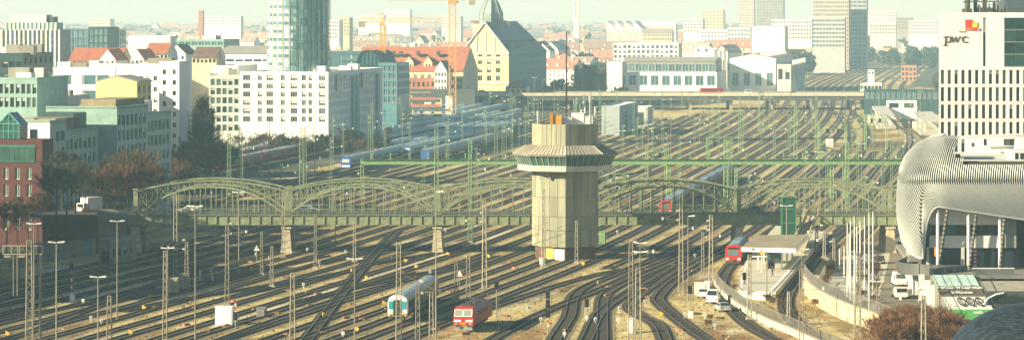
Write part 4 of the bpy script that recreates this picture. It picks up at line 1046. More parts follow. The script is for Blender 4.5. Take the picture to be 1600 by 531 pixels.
# nose of the profile is at -x; rotation pi/2*... puts the tail towards the viewer
vehicle('van', G(1114, 473), rad(-97), carw, 'white van parked beside the curved track', 'van')
vehicle('car', G(1129, 486), rad(-80), silverc, 'silver hatchback parked beside the fence, in front of the white van')
vehicle('car', G(1100, 464), rad(-100), carw, 'small white car half hidden behind the white van')
vehicle('van', G(1405, 446), rad(92), carw, 'white van driving down the street beside the louvred building', 'van')
vehicle('car', G(1417, 432), rad(97), carg, 'teal car behind the white van on the street')
vehicle('car', G(1411, 425), rad(92), carr, 'dark red car next to the teal car on the street')
vehicle('car', G(1421, 421), rad(95), carw, 'white car at the rear of the street queue under the louvred shell')
vehicle('car', G(1367, 422), rad(80), carr, 'dark red car parked under the bare shrubs of the plaza')
vehicle('car', G(1375, 412), rad(82), cark, 'black car parked under the bare shrubs of the plaza')
vehicle('car', G(1408, 389), rad(95), carb, 'blue car on the street under the last arch')
vehicle('car', (XX(1175, BY + 5), BY + 5.0, DZ - .09), 0.03, carb, 'blue car crossing the bridge beside the shaded pier')
vehicle('car', (XX(480, BY + 6), BY + 6.0, DZ - .09), 3.14, silverc, 'silver car crossing the second arch of the bridge')
vehicle('car', (XX(295, BY + 5), BY + 5.0, DZ - .09), 0.03, carw, 'white car crossing the first arch of the bridge')
# flat works truck with yellow load
a = G(1405, 466); o = thing('works_truck', 'small white works truck with yellow barriers on its flat bed behind the twigs', 'truck', a, rad(92))
m = MB(); m.box(-2.0, 0, .5, 1.4, 1.9, 1.5); m.box(-2.55, 0, .5, .7, 1.85, .7); m.build('cab', carw, o); m = MB(); m.box(.6, 0, .7, 3.6, 2.0, .22); m.build('bed', steel, o)
m = MB(); m.hexa((-2.72, -.8, 1.25), (0, 1.6, 0), (-.04, 0, 0), (.04, 0, .6)); m.build('windscreen', glass, o)
for k in range(3): m = MB(); m.box(-.4 + k * .9, 0, .95, .12, 1.7, .8); m.build('barrier', yellowp if k != 1 else whitep, o)
for x in (-1.9, 1.5):
    for s in (-1, 1): inst('wheel', WHEEL, o, (x, s * .85, 0))

# ---------------------------------------------------------------- station platform by the bridge
plt = thing('station_platform', 'pale paved island platform curving towards the viewer beside the bridge', 'platform', G(1200, 455))
def poly(l, z): return [(q.x - plt.location.x, q.y - plt.location.y) for q in (G(a, c, z) for a, c in l)]
m = MB(); m.prism(poly([(1152, 453), (1212, 456), (1226, 440), (1243, 420), (1262, 398), (1292, 362), (1212, 352), (1180, 388), (1165, 408), (1157, 425)], .95), -.05, .95); m.build('slab', pave, plt)
def edge(l, w, mat, nm):
    m = MB(); ps = resample([G(a, c, .95) - plt.location for a, c in l], 2.0)
    strip(m, ps, -w / 2, .012, w / 2, .012); m.build(nm, mat, plt)
edge([(1158, 451), (1162, 427), (1170, 408), (1186, 386)], .35, whitep, 'edge_line'); edge([(1204, 453), (1220, 437), (1237, 417), (1256, 396)], .5, whitep, 'edge_line'); edge([(1208, 454), (1223, 438), (1240, 419), (1259, 397)], .3, concd, 'edge_line')
m = MB(); q = poly([(1152, 460), (1196, 464), (1200, 456), (1153, 452)], .5); m.prism(q, -.05, .7); m.build('end_wall', whitep, plt)
cn = thing('platform_canopy', 'flat platform canopy with brown roof and white front edge on slim columns', 'canopy', G(1200, 440))
cz = 5.0
pts = [G(a, c, cz) - cn.location for a, c in ((1158, 386), (1243, 388), (1264, 366), (1180, 367))]
m = MB(); m.prism([(p.x, p.y) for p in pts], cz - .75, cz - .05); m.build('fascia', whitep, cn)
m = MB(); c = sum(pts, V()) / 4; m.prism([(c.x + (p.x - c.x) * .975, c.y + (p.y - c.y) * .975) for p in pts], cz - .06, cz + .03); m.build('roof', flatroof, cn)
d0 = (pts[2] + pts[3]) / 2 - (pts[0] + pts[1]) / 2; e = (pts[0] + pts[1]) / 2
for k in (.12, .5, .9):
    for s in (-.22, .22):
        p = e + d0 * k + (pts[1] - pts[0]) * s; mm = MB(); mm.box(p.x, p.y, .9, .3, .3, cz - 1.6); mm.build('column', offw, cn)
p = e + d0 * .6; mm = MB(); mm.box(p.x - .8, p.y, .95, 3.0, 4, 2.6); mm.build('kiosk', M('kiosk_glass', (.05, .10, .10), .2, spec=.6), cn)
o = thing('timetable_board', 'black timetable board under the front of the platform canopy', 'board', G(1205, 424, .95)); mm = MB(); mm.box(0, 0, .5, 1.1, .12, 1.5); mm.build('panel', black, o)
mm = MB(); mm.box(-.6, 0, 0, .08, .1, 2.1); mm.box(.6, 0, 0, .08, .1, 2.1); mm.build('posts', steel, o)
o = thing('platform_sign', 'yellow sign hanging above the platform on a white post', 'sign', G(1190, 425, .95)); mm = MB(); mm.cyl((0, 0, 0), (0, 0, 4), .06, .06, 6); mm.build('post', whitep, o); mm = MB(); mm.box(0, -.1, 3.0, .5, .12, 1.0); mm.build('panel', yellowp, o); mm = MB(); mm.box(-.3, 0, 2.6, 2.6, .3, .22); mm.build('light_bar', whitep, o)
# green lift tower and stairs
lf = thing('lift_tower', 'green glazed lift tower joining the platform to the bridge deck', 'lift', (XX(1232, 622), 622, 0))
m = MB(); hw = 1.25; top = ZT(307, 622)
for sx in (-1, 1):
    for sy in (-1, 1): m.box(sx * hw, sy * hw, 0, .2, .2, top)
for z in (1, 3.6, 6.2, 8.8, top - .2): 
    for s in (-1, 1): m.box(0, s * hw, z, 2 * hw - .2, .14, .2); m.box(s * hw, 0, z, .14, 2 * hw - .2, .2)
m.build('frame', M('lift_green', (.05, .19, .105), .5), lf)
m = MB()
for s in (-1, 1): m.box(0, s * (hw - .05), .3, 2 * hw - .2, .04, top - .4); m.box(s * (hw - .05), 0, .3, .04, 2 * hw - .2, top - .4)
m.build('glazing', M('lift_glass', (.02, .085, .05), .15, spec=.6), lf)
m = MB(); k = len(m.v); m.prism([(-hw - .2, -hw - .2), (hw + .2, -hw - .2), (hw + .2, hw + .2), (-hw - .2, hw + .2)], top, top + .15); m.build('cap', greenb, lf)
m = MB()
for sx, sy in ((-1, -1), (1, -1), (1, 1), (-1, 1)): m.bar((sx * hw, sy * hw, top + .1), (0, 0, top + 1.1), .08)
m.build('roof_frame', greenb, lf)
stt = thing('stair_flight', 'covered stair with cream handrail climbing from the platform to the bridge', 'stairs', (XX(1240, 622), 621.5, 0))
a, c = V((0, -6, 1.0)), V((3.9, 6.0, DZ)); n = 26; d = (c - a)
for k in range(n):
    p = a + d * (k / n); mm = MB(); rt = V((d.y, -d.x, 0)).normalized(); mm.hexa(p - rt * 1.2 - V((0, 0, .2)), rt * 2.4, V((d.x, d.y, 0)) / n * 1.1, (0, 0, .24)); mm.build('step', conc, stt)
for s in (-1.25, 1.25):
    mm = MB(); rt = V((d.y, -d.x, 0)).normalized(); mm.bar(a + rt * s + V((0, 0, 1.0)), c + rt * s + V((0, 0, 1.1)), .14, .2); mm.bar(a + rt * s + V((0, 0, .0)), c + rt * s + V((0, 0, .1)), .12, .4)
    for k in range(9): q = a + d * (k / 8) + rt * s; mm.bar(q, q + V((0, 0, 1.0)), .07)
    mm.build('handrail', M('handrail_cream', (.55, .45, .25), .7), stt)
# wires brackets between canopy and masts
# ---------------------------------------------------------------- fences and walls
def fence(l, h, lab, z=0.0, wall=0.0, wmat=None, dens=.32, mat=None, name='metal_fence'):
    ps = resample([G(a, c, 0) for a, c in l], 1.0); o = thing(name, lab, 'fence' if not wall else 'wall', ps[len(ps) // 2]); L0 = o.location
    ps = [p - L0 for p in ps]
    if wall:
        m = MB(); strip(m, ps, -.2, -.1, -.2, wall); strip(m, ps, -.2, wall, .2, wall); strip(m, ps, .2, wall, .2, -.1); m.build('wall', wmat or conc, o)
        acc = 0
        for i in range(0, len(ps), 7):
            if i + 1 < len(ps): mm = MB(); q = ps[i]; d = (ps[i + 1] - q).normalized(); mm.bar(q + V((d.y, -d.x, 0)) * -.23 + V((0, 0, 0)), q + V((d.y, -d.x, 0)) * -.23 + V((0, 0, wall - .05)), .06); mm.build('wall_joint', concd, o)
        mm = MB(); strip(mm, ps, -.28, wall + .0, -.28, wall + .14); strip(mm, ps, -.28, wall + .14, .28, wall + .14); strip(mm, ps, .28, wall + .14, .28, wall); mm.build('coping', conc, o)
    pk_ = MB(); nxt = 0.0; acc = 0.0; posts = []
    for p, q in zip(ps, ps[1:]):
        d = q - p; L = d.length
        while nxt < L: posts.append(p + d * (nxt / L)); nxt += dens
        nxt -= L
    z0 = wall
    for i, p in enumerate(posts):
        w = .035 if i % 8 else .07
        pk_.box(p.x, p.y, z0, w, w, h + (.05 if i % 8 == 0 else 0))
    pk_.build('pickets', mat or steel, o)['kind'] = 'stuff'
    m = MB(); m.tube([p + V((0, 0, z0 + h)) for p in ps], .04, 4); m.tube([p + V((0, 0, z0 + .18)) for p in ps], .035, 4); m.build('rails', mat or steel, o)
    return o
wallm = M('sunlit_wall', (.55, .46, .28), .85, var=.25, scale=.5)
fence([(1256, 452), (1264, 464), (1278, 477), (1300, 490), (1328, 503), (1356, 513), (1390, 527), (1430, 550)], 1.7, 'curved cream retaining wall with a grey railing on top around the sunken track', wall=2.6, wmat=wallm, dens=.3, name='retaining_wall')
fence([(1117, 444), (1126, 458), (1142, 473), (1165, 489), (1200, 507), (1250, 528), (1310, 556)], 1.5, 'long grey railing on a low kerb wall beside the silver hatchback', wall=.9, wmat=pave, dens=.3, name='yard_fence')
fence([(1281, 447), (1289, 432), (1303, 414), (1318, 398), (1336, 382)], 2.0, 'upright grey fence along the plaza edge behind brown shrubs', dens=.28, name='plaza_fence')
# ---------------------------------------------------------------- plaza and street
def sheet(name, lab, l, z, mat):
    m = MB(); q = [G(a, c, z) for a, c in l]; m.prism([(p.x, p.y) for p in q], -.05, z, 0); return tag(m.build(name, mat), lab, None, None, 'structure')
sheet('plaza_pavement', 'pale paved plaza beside the curved wall', [(1286, 452), (1300, 470), (1330, 490), (1360, 503), (1400, 520), (1450, 545), (1450, 480), (1400, 470), (1392, 440), (1396, 410), (1398, 383), (1345, 376), (1318, 402), (1294, 430)], .13, pave)
sheet('street', 'pale street running under the bridge beside the louvred building', [(1372, 470), (1380, 500), (1440, 530), (1475, 530), (1450, 470), (1430, 430), (1418, 395), (1412, 372), (1394, 372), (1388, 410)], .02 + .13, M('street_asphalt', (.20, .175, .12), .9, var=.15))
sheet('bus_apron', 'dark bus apron below the louvred building', [(1450, 470), (1475, 560), (1800, 560), (1800, 440), (1450, 440)], .10, asphalt)
b = MB(); ps = resample([G(a, c, .14) for a, c in [(1312, 440), (1302, 455), (1306, 470), (1325, 482), (1350, 494)]], 1.5); strip(b, ps, -.2, .0, .2, .0); tag(b.build('kerb_line', concd), 'curved kerb line across the plaza', None, None, 'structure')
poles = []
pm_ = MB(); pm_.cyl((0, 0, 0), (0, 0, 15), .11, .07, 8); pm_.box(0, 0, 0, .5, .5, .15); PMESH = pm_.mesh('pole', whitep)
for px, yt, yb in ((1324, 349, 464), (1329, 345, 471), (1335, 340, 479), (1344, 347, 487), (1358, 334, 497), (1319, 385, 432), (1312, 390, 426), (1305, 394, 421), (1327, 366, 446), (1339, 353, 455), (1351, 340, 462), (1364, 332, 468), (1297, 402, 416)):
    a = G(px, yb, .13); o = thing('flag_pole', None, 'flag pole', a, 0, 'white poles on the plaza'); h = (yb - yt) / F * a.y; inst('pole', PMESH, o, (0, 0, 0), 0, (1, 1, h / 15)); mm = MB(); mm.cyl((0, 0, h), (0, 0, h + .25), .16, .1, 8); mm.build('cap', steel, o); poles.append(o)
LAND += [(1358, 480, 'the front of the plaza'), (1305, 410, 'the plaza fence'), (1405, 440, 'the white van on the street')]
rank_labels(poles, 'tall white pole')
for i, (px, py, w) in enumerate(((1320, 418, 5), (1316, 434, 7), (1322, 426, 4))):
    a = G(px, py, .13); o = thing('plaza_bench', ('long dark bench on the plaza, ' + ('nearest the fence', 'nearest the curved kerb line', 'between the other two'))[0:] if False else 'dark bench slab on the plaza ' + ('behind the other two', 'nearest the curved kerb', 'between the other two benches')[i], 'bench', a, .1)
    m = MB(); m.box(0, 0, .4, w * .9, 1.0, .12); m.build('seat', M('bench_dark', (.05, .045, .04), .8), o); m = MB(); m.box(-w * .35, 0, 0, .2, .8, .4); m.build('leg', conc, o); m = MB(); m.box(w * .35, 0, 0, .2, .8, .4); m.build('leg', conc, o)

# ---------------------------------------------------------------- the louvred bus station building
YF = 528.0; ZTOP = ZT(251, YF)
zob = thing('louvred_station_building', 'rounded bus station building wrapped in silver louvre tubes above white columns', 'building', (XX(1402, 536) + 6, YF, 0))
O = zob.location
cx_, rr_ = XX(1402, 536) + 7.2, 7.2
per = []        # plan outline from the far end, along the track side, round the corner, along the front
cor = V((cx_ - rr_, YF + rr_, 0)); bl = cor + V((2.2, 11, 0))
for k in range(26): per.append(bl.lerp(cor, k / 26))
for k in range(17):
    t = math.pi + (math.pi / 2) * k / 16; per.append(V((cx_ + rr_ * math.cos(t), YF + rr_ + rr_ * math.sin(t), 0)))
for k in range(1, 30): per.append(V((cx_ + k * 1.1, YF, 0)))
cum = [0.0]
for a, c in zip(per, per[1:]): cum.append(cum[-1] + (c - a).length)
S_ = cum[-1]; s_cor0, s_cor1 = cum[26], cum[42]
def pl(s):
    s = max(0, min(S_ - 1e-3, s))
    lo, hi = 0, len(cum) - 1
    while hi - lo > 1:
        mid = (lo + hi) // 2
        if cum[mid] <= s: lo = mid
        else: hi = mid
    t = (s - cum[lo]) / (cum[lo + 1] - cum[lo]); p = per[lo].lerp(per[lo + 1], t)
    def tn(i): i = max(1, min(len(per) - 2, i)); return (per[i + 1] - per[i - 1]).normalized()
    d = tn(lo).lerp(tn(lo + 1), t).normalized(); return p, V((-d.y, d.x, 0))      # inward normal
def sm(a, b, x): x = max(0, min(1, (x - a) / (b - a))); return x * x * (3 - 2 * x)
s_open = s_cor0 + .63 * (s_cor1 - s_cor0)
def zbot(s):
    zl = 9.5 - .8 * sm(0, s_cor0, s) - 2.3 * sm(s_cor0, s_open, s)
    if s < s_open: return zl
    zr = ZT(323, YF) - (s - s_open - 2.8) * .15; x = (s - s_open) / 2.8
    return zl + (zr - zl) * math.sqrt(max(0, 1 - (1 - x) ** 2)) if x < 1 else zr
ZC = ZT(212, YF + 7); RV = 7.4; TA = .34; DD = 7.0
def shell(s, t, off=0.0):
    p, nin = pl(s); zb = zbot(s)
    if t < TA: a = t / TA * math.pi / 2; ins = DD * (1 - math.sin(a)) ; z = ZC - RV * (1 - math.cos(a)) - off * math.cos(a); ins += off * math.sin(a)
    else: u = (t - TA) / (1 - TA); z = ZC - RV + (zb - ZC + RV) * u; ins = -.35 * math.sin(u * math.pi) + .6 * u * u * (1 - sm(s_cor0, s_cor1, s)) + off
    return p + nin * ins + V((0, 0, z))
def notch(p): return p.z > ZTOP - .05 and p.x > XX(1494, 531) + max(0, p.z - ZTOP - 2.0) * .55 - max(0, ZTOP + 1.2 - p.z) * -.9 * 0 + (.9 if p.z < ZTOP + 1 else 0)
def runs(pts):
    out, cur = [], []
    for p in pts:
        if notch(p):
            if len(cur) > 1: out.append(cur)
            cur = []
        else: cur.append(p)
    if len(cur) > 1: out.append(cur)
    return out
# dark backing added behind the tubes to paint the shade in their gaps
m = MB(); ns, ntt = 110, 22; k = len(m.v)
for i in range(ns + 1):
    for j in range(ntt + 1): m.v.append(tuple(shell(S_ * i / ns, j / ntt, .45) - O))
for i in range(ns):
    for j in range(ntt):
        if any(notch(V(m.v[k + q]) + O) for q in (i * (ntt + 1) + j, (i + 1) * (ntt + 1) + j)): continue
        a = k + i * (ntt + 1) + j; m.f.append((a, a + ntt + 1, a + ntt + 2, a + 1)); m.m.append(0)
m.build('gap_shade_backing', M('gap_shade_backing', (.055, .057, .05), .8), zob)
# tubes
s = -8.0
while s < S_ - .1:
    pts = []
    for j in range(29):
        t = j / 28; q = s + (3.4 * (1 - t / TA) ** 1.6 if t < TA else 6.5 * (t - TA) / (1 - TA))
        if -.01 < q < S_: pts.append(shell(q, t))
    for rn in runs(pts):
        mm = MB(); mm.tube([p - O for p in rn], .09, 4); mm.build('louvre_tube', alu, zob)
    s += .36
# edge beam along the lower edge, and at the roof opening
m = MB(); m.tube([shell(S_ * i / 140, 1.0, .1) - O for i in range(141)], .2, 5); m.build('lower_edge_beam', alu, zob)
m = MB(); m.tube([V((XX(1500, YF + 1), YF + 1.0, ZTOP)) - O, V((XX(1700, YF + 1), YF + 1.0, ZTOP)) - O], .12, 5); m.build('roof_edge_beam', offw, zob); m = MB(); m.tube([P(1508, 212.5, 560) - O, P(1700, 207, 560) - O], .16, 5); m.build('rear_edge_beam', offw, zob)
for k in range(46): m = MB(); p = P(1511 + k * 3.6, 213.6 - .026 * k * 3.6, 559.5) - O; m.bar(p, p + V((.1, -1.2, -.25)), .13); m.build('louvre_end', alu, zob)
m = MB(); m.prism([(XX(1470, 536) - O.x, YF + 4.5 - O.y), (XX(1700, 536) - O.x, YF + 1.2 - O.y), (XX(1700, 536) - O.x, 40), (XX(1470, 536) - O.x + 4, 40)], ZTOP - .6, ZTOP - .25); m.build('roof_deck', M('roof_deck_pale', (.50, .49, .43), .8), zob)
m = MB(); m.prism([(XX(1412, 545) - O.x, 14), (XX(1700, 545) - O.x, 14), (XX(1700, 545) - O.x + 22, 112), (XX(1412, 545) - O.x + 22, 112)], 6, 16.5); m.build('rear_wing', offw, zob)
def zbx(nm, px0, px1, y0, y1, Y, dep, mat, win=()):
    m = MB(); z0, z1 = ZT(y1, Y), ZT(y0, Y); m.hexa(V((XX(px0, Y), Y, z0)) - O, (XX(px1, Y) - XX(px0, Y), 0, 0), (0, dep, 0), (0, 0, z1 - z0)); m.build(nm, mat, zob)
    for (a, c, d, e) in win: w = MB(); w.hexa(V((XX(a, Y), Y - .06, ZT(e, Y))) - O, (XX(c, Y) - XX(a, Y), 0, 0), (0, .08, 0), (0, 0, ZT(d, Y) - ZT(e, Y))); w.build('roof_window', glass, zob)
zbx('roof_storey', 1512, 1680, 214, 240, 562, 3, whitep, ((1537, 1541, 217, 227), (1568, 1592, 217, 227), (1518, 1522, 223, 229)))
zbx('roof_pipe', 1500, 1582, 240.5, 243, 556, .8, offw); zbx('roof_pipe', 1502, 1590, 245, 247.5, 545, .8, offw)
zbx('roof_cabin', 1583, 1680, 236, 252, 536, 9, offw, ((1586, 1591, 239, 249), (1594, 1600, 239, 249), (1603, 1609, 239, 249)))
m = MB(); m.prism([(XX(1590, 556) - O.x, 25), (XX(1700, 556) - O.x, 25), (XX(1700, 556) - O.x, 32), (XX(1590, 556) - O.x, 32)], ZTOP - .3, ZT(215, 556)); m.build('roof_hood', offw, zob)
# recessed front
Y2 = YF + 4.0; zd = 4.6
def band(nm, px0, px1, y0, y1, mat, Y=Y2, d=.3): 
    m = MB(); m.hexa(V((XX(px0, Y), Y, ZT(y1, Y))) - O, (XX(px1, Y) - XX(px0, Y), 0, 0), (0, d, 0), (0, 0, ZT(y0, Y) - ZT(y1, Y))); return m.build(nm, mat, zob)
band('facade_band', 1452, 1568, 318, 351, white); band('facade_band', 1452, 1568, 368, 387, white)
band('side_screen', 1570, 1588, 330, 387, M('perforated_screen', (.30, .32, .27), .6)); band('dark_wall', 1440, 1700, 312, 430, M('deep_glass', (.012, .016, .016), .2), Y2 + 1.2)
for k in range(14): band('ribbon_window', 1447 + k * 8.0, 1447 + k * 8.0 + 7.4, 351.5, 367.5, glassg if k in (3, 4, 5) else glass, Y2 + .15, .1)
for k in range(12): band('shop_window', 1450 + k * 12, 1450 + k * 12 + 11, 390, 420, M('shop_glass', (.02, .035, .05), .15, spec=.6), Y2 + .6, .1)
for px0, px1 in ((1464, 1467), (1512, 1517), (1561, 1565)):
    m = MB(); a, c = P(px0 + 1.5, 327, YF + 1), V((XX(px0 + 1.5, YF + 1), YF + 1, zd)); m.cyl(a - O, c - O, .28, .28, 8); m.build('column', whitep, zob)
for px0, px1 in ((1481, 1466), (1527, 1514), (1571, 1562)):
    m = MB(); a, c = P(px0, 325, YF + .6), V((XX(px1, YF + .6), YF + .6, zd)); m.cyl(a - O, c - O, .24, .24, 8)
    for k in range(14): q = a.lerp(c, (k + .5) / 14); m.cyl(q - O, a.lerp(c, (k + .75) / 14) - O, .29, .29, 8, 1)
    m.build('raking_column', [steeld, steel], zob)
band('red_banner', 1521, 1526, 388, 419, M('banner_red', (.55, .10, .10), .7), YF + 1.4, .1)
for k in range(5): band('banner_stripe', 1521.4, 1525.6, 391 + k * 5.6, 393 + k * 5.6, whitep, YF + 1.36, .03)
band('inner_column', 1502, 1507, 386, 421, offw, Y2 - .5, .6); band('inner_column', 1448, 1452, 386, 424, offw, Y2 - .5, .6); band('orange_sign', 1460, 1463, 386, 400, orange, YF + 1.5, .2)
# deck with dark curved edge
dk = []
for k in range(0, 40): p, nin = pl(k * (s_cor1 + 3) / 39); dk.append(p + nin * (.6 - 1.4 * sm(0, 39, k)))
dk2 = [(p.x - O.x, p.y - O.y) for p in dk] + [(XX(1454, 519) - O.x, 519 - YF), (XX(1700, 519) - O.x, 519 - YF), (XX(1700, 519) - O.x, 62), (dk[0].x - O.x + 3, 60), (dk[0].x - O.x + .4, dk[0].y - O.y)]
m = MB(); m.prism(dk2, zd - .6, zd); m.build('deck', concd, zob)
m = MB(); ps = [V((x, y, 0)) for x, y in dk2[:41]]; strip(m, ps, 0, zd - .9, 0, zd + .95); strip(m, ps, .12, zd + .95, .12, zd - .9); strip(m, ps, 0, zd + .95, .12, zd + .95); m.build('deck_parapet', M('parapet_grey', (.10, .105, .10), .5, metal=.3), zob)
m = MB(); m.hexa((XX(1524, 519) - O.x, 519 - YF, zd), (XX(1585, 519) - XX(1524, 519), 0, 0), (0, .1, 0), (0, 0, .9)); m.build('deck_railing', M('rail_glass', (.13, .15, .14), .3), zob)
m = MB(); m.bar((XX(1519, 519) - O.x, 519 - YF, zd + 1.05), (XX(1585, 519) - O.x, 519 - YF, zd + 1.05), .12); m.build('handrail', whitep, zob)
for (px, yb) in ((1430, 461), (1440, 468), (1449, 478), (1456, 486), (1423, 452), (1417, 443)):
    a = G(px, yb); m = MB(); m.box(a.x - O.x, a.y - O.y, 0, .8, .8, zd - .55); m.build('pillar', whitep, zob)
# big lower canopies to the right of the ramp
m = MB(); a = V((XX(1528, 516), 516, 3.6)) - O; m.hexa(a, (16, 0, 0), (0, -8, -1.2), (0, 0, .3)); m.build('lower_canopy', M('canopy_grey', (.32, .30, .23), .7), zob)
band('void_shade', 1520, 1700, 440, 470, black, 524, .2)  # black sheet painting the shaded void under the deck
band('beam', 1577, 1700, 458, 470, pave, 505, 3.0); band('post', 1580, 1583, 462, 500, conc, 506, .4)
# coach bus under the deck
o = thing('coach_bus', 'dark coach bus waiting under the deck with its round headlamp towards the street', 'bus', V((XX(1541, 500), 500, .1)), rad(-4))
m = MB(); m.extrude_x([(0, .35), (0, 3.2), (.3, 3.4), (2.2, 3.4), (2.5, 3.2), (2.5, .35)], 0, 11, 0); m.build('body', M('bus_paint', (.06, .065, .07), .3), o)
m = MB(); m.box(5.5, -.02, 1.7, 10.4, .05, 1.1); m.build('side_windows', glass, o)
m = MB(); m.box(5.5, -.03, .55, 10.8, .05, .5); m.build('side_panel', silverc, o)
m = MB(); m.cyl((.5, -.05, .95), (.5, .02, .95), .32, .32, 12); m.build('headlamp', silverc, o)
for x in (2.2, 8.6):
    m = MB(); m.cyl((x, -.04, .48), (x, .25, .48), .48, .48, 12); m.build('wheel', black, o)
m = MB(); m.tube([(-.6, -.3, .4), (-.4, -.4, 1.6), (.2, -.45, 2.5), (1.4, -.4, 3.1), (2.6, -.2, 3.3)], .12, 6); m.build('mirror_arm', whitep, o)
# welcome ramp
rp = thing('welcome_ramp', 'sloping printed stair ramp with a welcome greeting and three ringed letters', 'ramp', V((XX(1452, 520), 519, 0)))
W_ = 6.75; y0, z0, y1, z1 = 0.0, zd + .02, -27.5, .12
def rpt(u, t, e=0.0): return V((u * W_ , y0 + (y1 - y0) * t, z0 + (z1 - z0) * t + e))
zones = [(0, .26, M('ramp_aqua', (.45, .60, .56), .7)), (.26, .50, M('ramp_grey', (.13, .115, .085), .8)), (.50, .78, M('ramp_white', (.72, .68, .60), .8)), (.78, 1.0, M('ramp_green', (.10, .36, .10), .7))]
for a, c, mt in zones:
    m = MB(); n = 9
    for k in range(n):
        t0_, t1_ = a + (c - a) * k / n, a + (c - a) * (k + 1) / n; zz = rpt(0, t0_).z
        m.face([rpt(0, t0_), rpt(0, t1_) * 1, rpt(1, t1_), rpt(1, t0_)]) if False else None
        p0, p1 = rpt(0, t0_), rpt(0, t1_); zz0, zz1 = p0.z, p1.z
        m.face([(0, p1.y, zz0), (W_, p1.y, zz0), (W_, p0.y, zz0), (0, p0.y, zz0)]); m.face([(0, p1.y, zz1), (W_, p1.y, zz1), (W_, p1.y, zz0), (0, p1.y, zz0)])
    m.build('printed_steps', mt, rp)
m = MB()
for u in (0, 1): m.face([rpt(u, 0), rpt(u, 1), V((u * W_, y1, 0)), V((u * W_, y0, 0))])
m.build('side_wall', concd, rp)
for u in (-.01, .33, .55, 1.01):
    m = MB()
    for k in range(11): q = rpt(u, k / 10); m.bar(q, q + V((0, 0, 1.0)), .06)
    m.bar(rpt(u, 0, 1.0), rpt(u, 1, 1.0), .07)
    if u in (.33, .55): m = MB(); [m.bar(rpt(u, k / 10), rpt(u, k / 10, 1.0), .05) for k in range(0, 5)]; m.bar(rpt(u, 0, 1.0), rpt(u, .45, 1.0), .05)
    m.build('handrail', steeld, rp)
tilt = math.atan2(z0 - z1, y0 - y1)
def text(s, size, u, t, mat, par, name='lettering', stretch=1.0, e=.22, al='CENTER', rx=None):
    cu = bpy.data.curves.new(name, 'FONT'); cu.body = s; cu.size = size; cu.align_x = al; cu.extrude = .01; cu.materials.append(mat); cu.offset = size * .012
    o = bpy.data.objects.new(name, cu); o.location = rpt(u, t, e); o.rotation_euler = (tilt if rx is None else rx, 0, 0); o.scale = (1, stretch, 1); return link(o, par)
text('Herzlich Willkommen', .78, .5, .355, whitep, rp, stretch=3.6); text('in München', .70, .5, .46, whitep, rp, stretch=3.4)
for k, ch in enumerate('ZOB'):
    u = .38 + .2 * k; m = MB(); c = rpt(u, .645, .24); ex = V((1, 0, 0)); ey = (rpt(0, 0) - rpt(0, 1)).normalized()
    ring_ = [(c + (ex * math.cos(t) * r + ey * math.sin(t) * r * 4.6)) for r in (.62, .44) for t in [2 * math.pi * i / 20 for i in range(20)]]
    m.v = [tuple(p) for p in ring_]
    for i in range(20): j = (i + 1) % 20; m.f.append((i, j, 20 + j, 20 + i)); m.m.append(0)
    m.build('letter_ring', black, rp); text(ch, .72, u, .69, black, rp, stretch=4.4)
for k in range(2):
    m = MB(); c = rpt(.48 + .2 * k, .645, .25); m.hexa(c + V((-.12, -.25, 0)), (.24, 0, 0), (0, .5, .08), (0, 0, .01)); m.build('letter_dash', black, rp)
text('nach', .75, .62, .90, whitep, rp, stretch=3.6)

# ---------------------------------------------------------------- white office tower with logo
YP = 690.0
pw = thing('white_office_tower', 'tall white office tower with narrow dark windows and a logo near its top', 'office tower', (XX(1467, YP), YP, 0))
W0 = XX(1660, YP) - XX(1467, YP); hP = ZT(20, YP); sP = YP / F
m = MB(); rects = []
def wr(px0, px1, ya, yb): return ((px0 - 1467) * sP, ZT(yb, YP), (px1 - px0) * sP, (yb - ya) * sP)
rows = [wr(1470 + k * 10.72, 1475.4 + k * 10.72, 109.5 + r * 27, 131.5 + r * 27) for r in range(7) for k in range(17)]
KX = 6.6
facade(m, pw, (0, 0, 0), (1, 0, 0), W0, hP, rows + [wr(1536, 1540.4, 28, 104)], 0, 'dark', inset=.5)
m.face([(KX, 40, 0), (0, 0, 0), (0, 0, hP), (KX, 40, hP)]); m.face([(W0, 0, 0), (W0 + KX, 40, 0), (W0 + KX, 40, hP), (W0, 0, hP)]); m.face([(W0 + KX, 40, 0), (KX, 40, 0), (KX, 40, hP), (W0 + KX, 40, hP)])
m.build('wall', white, pw)
m = MB(); m.face([(.2, .3, hP - .1), (W0 - .2, .3, hP - .1), (W0 + KX - .2, 39.7, hP - .1), (KX + .2, 39.7, hP - .1)]); m.build('roof', greyroof, pw)
for r in range(7): m = MB(); m.hexa(((2.4) * sP, -.03, ZT(132 + r * 27, YP) - 2.9 * sP), (W0 - 1, 0, 0), (0, .03, 0), (0, 0, 2.2 * sP)); m.build('floor_band', offw, pw)
big = wr(1569, 1660, 28, 104)
for i in range(5):
    for j in range(5):
        mm = MB(); w, h = 2.4, big[3] / 4; w = 1.9
        if j < 4: mm.hexa((big[0] + i * 2.45, -.04, big[1] + j * h), (2.4, 0, 0), (0, .08, 0), (0, 0, h - .06)); mm.build('glazing', M('tower_glass', (.012, .045, .038), .1, spec=.6, rnd=.5), pw)
for j in range(5): mm = MB(); mm.box(big[0] + 6, -.08, big[1] + j * big[3] / 4 - .05, 12.2, .1, .09); mm.build('transom', frame, pw)
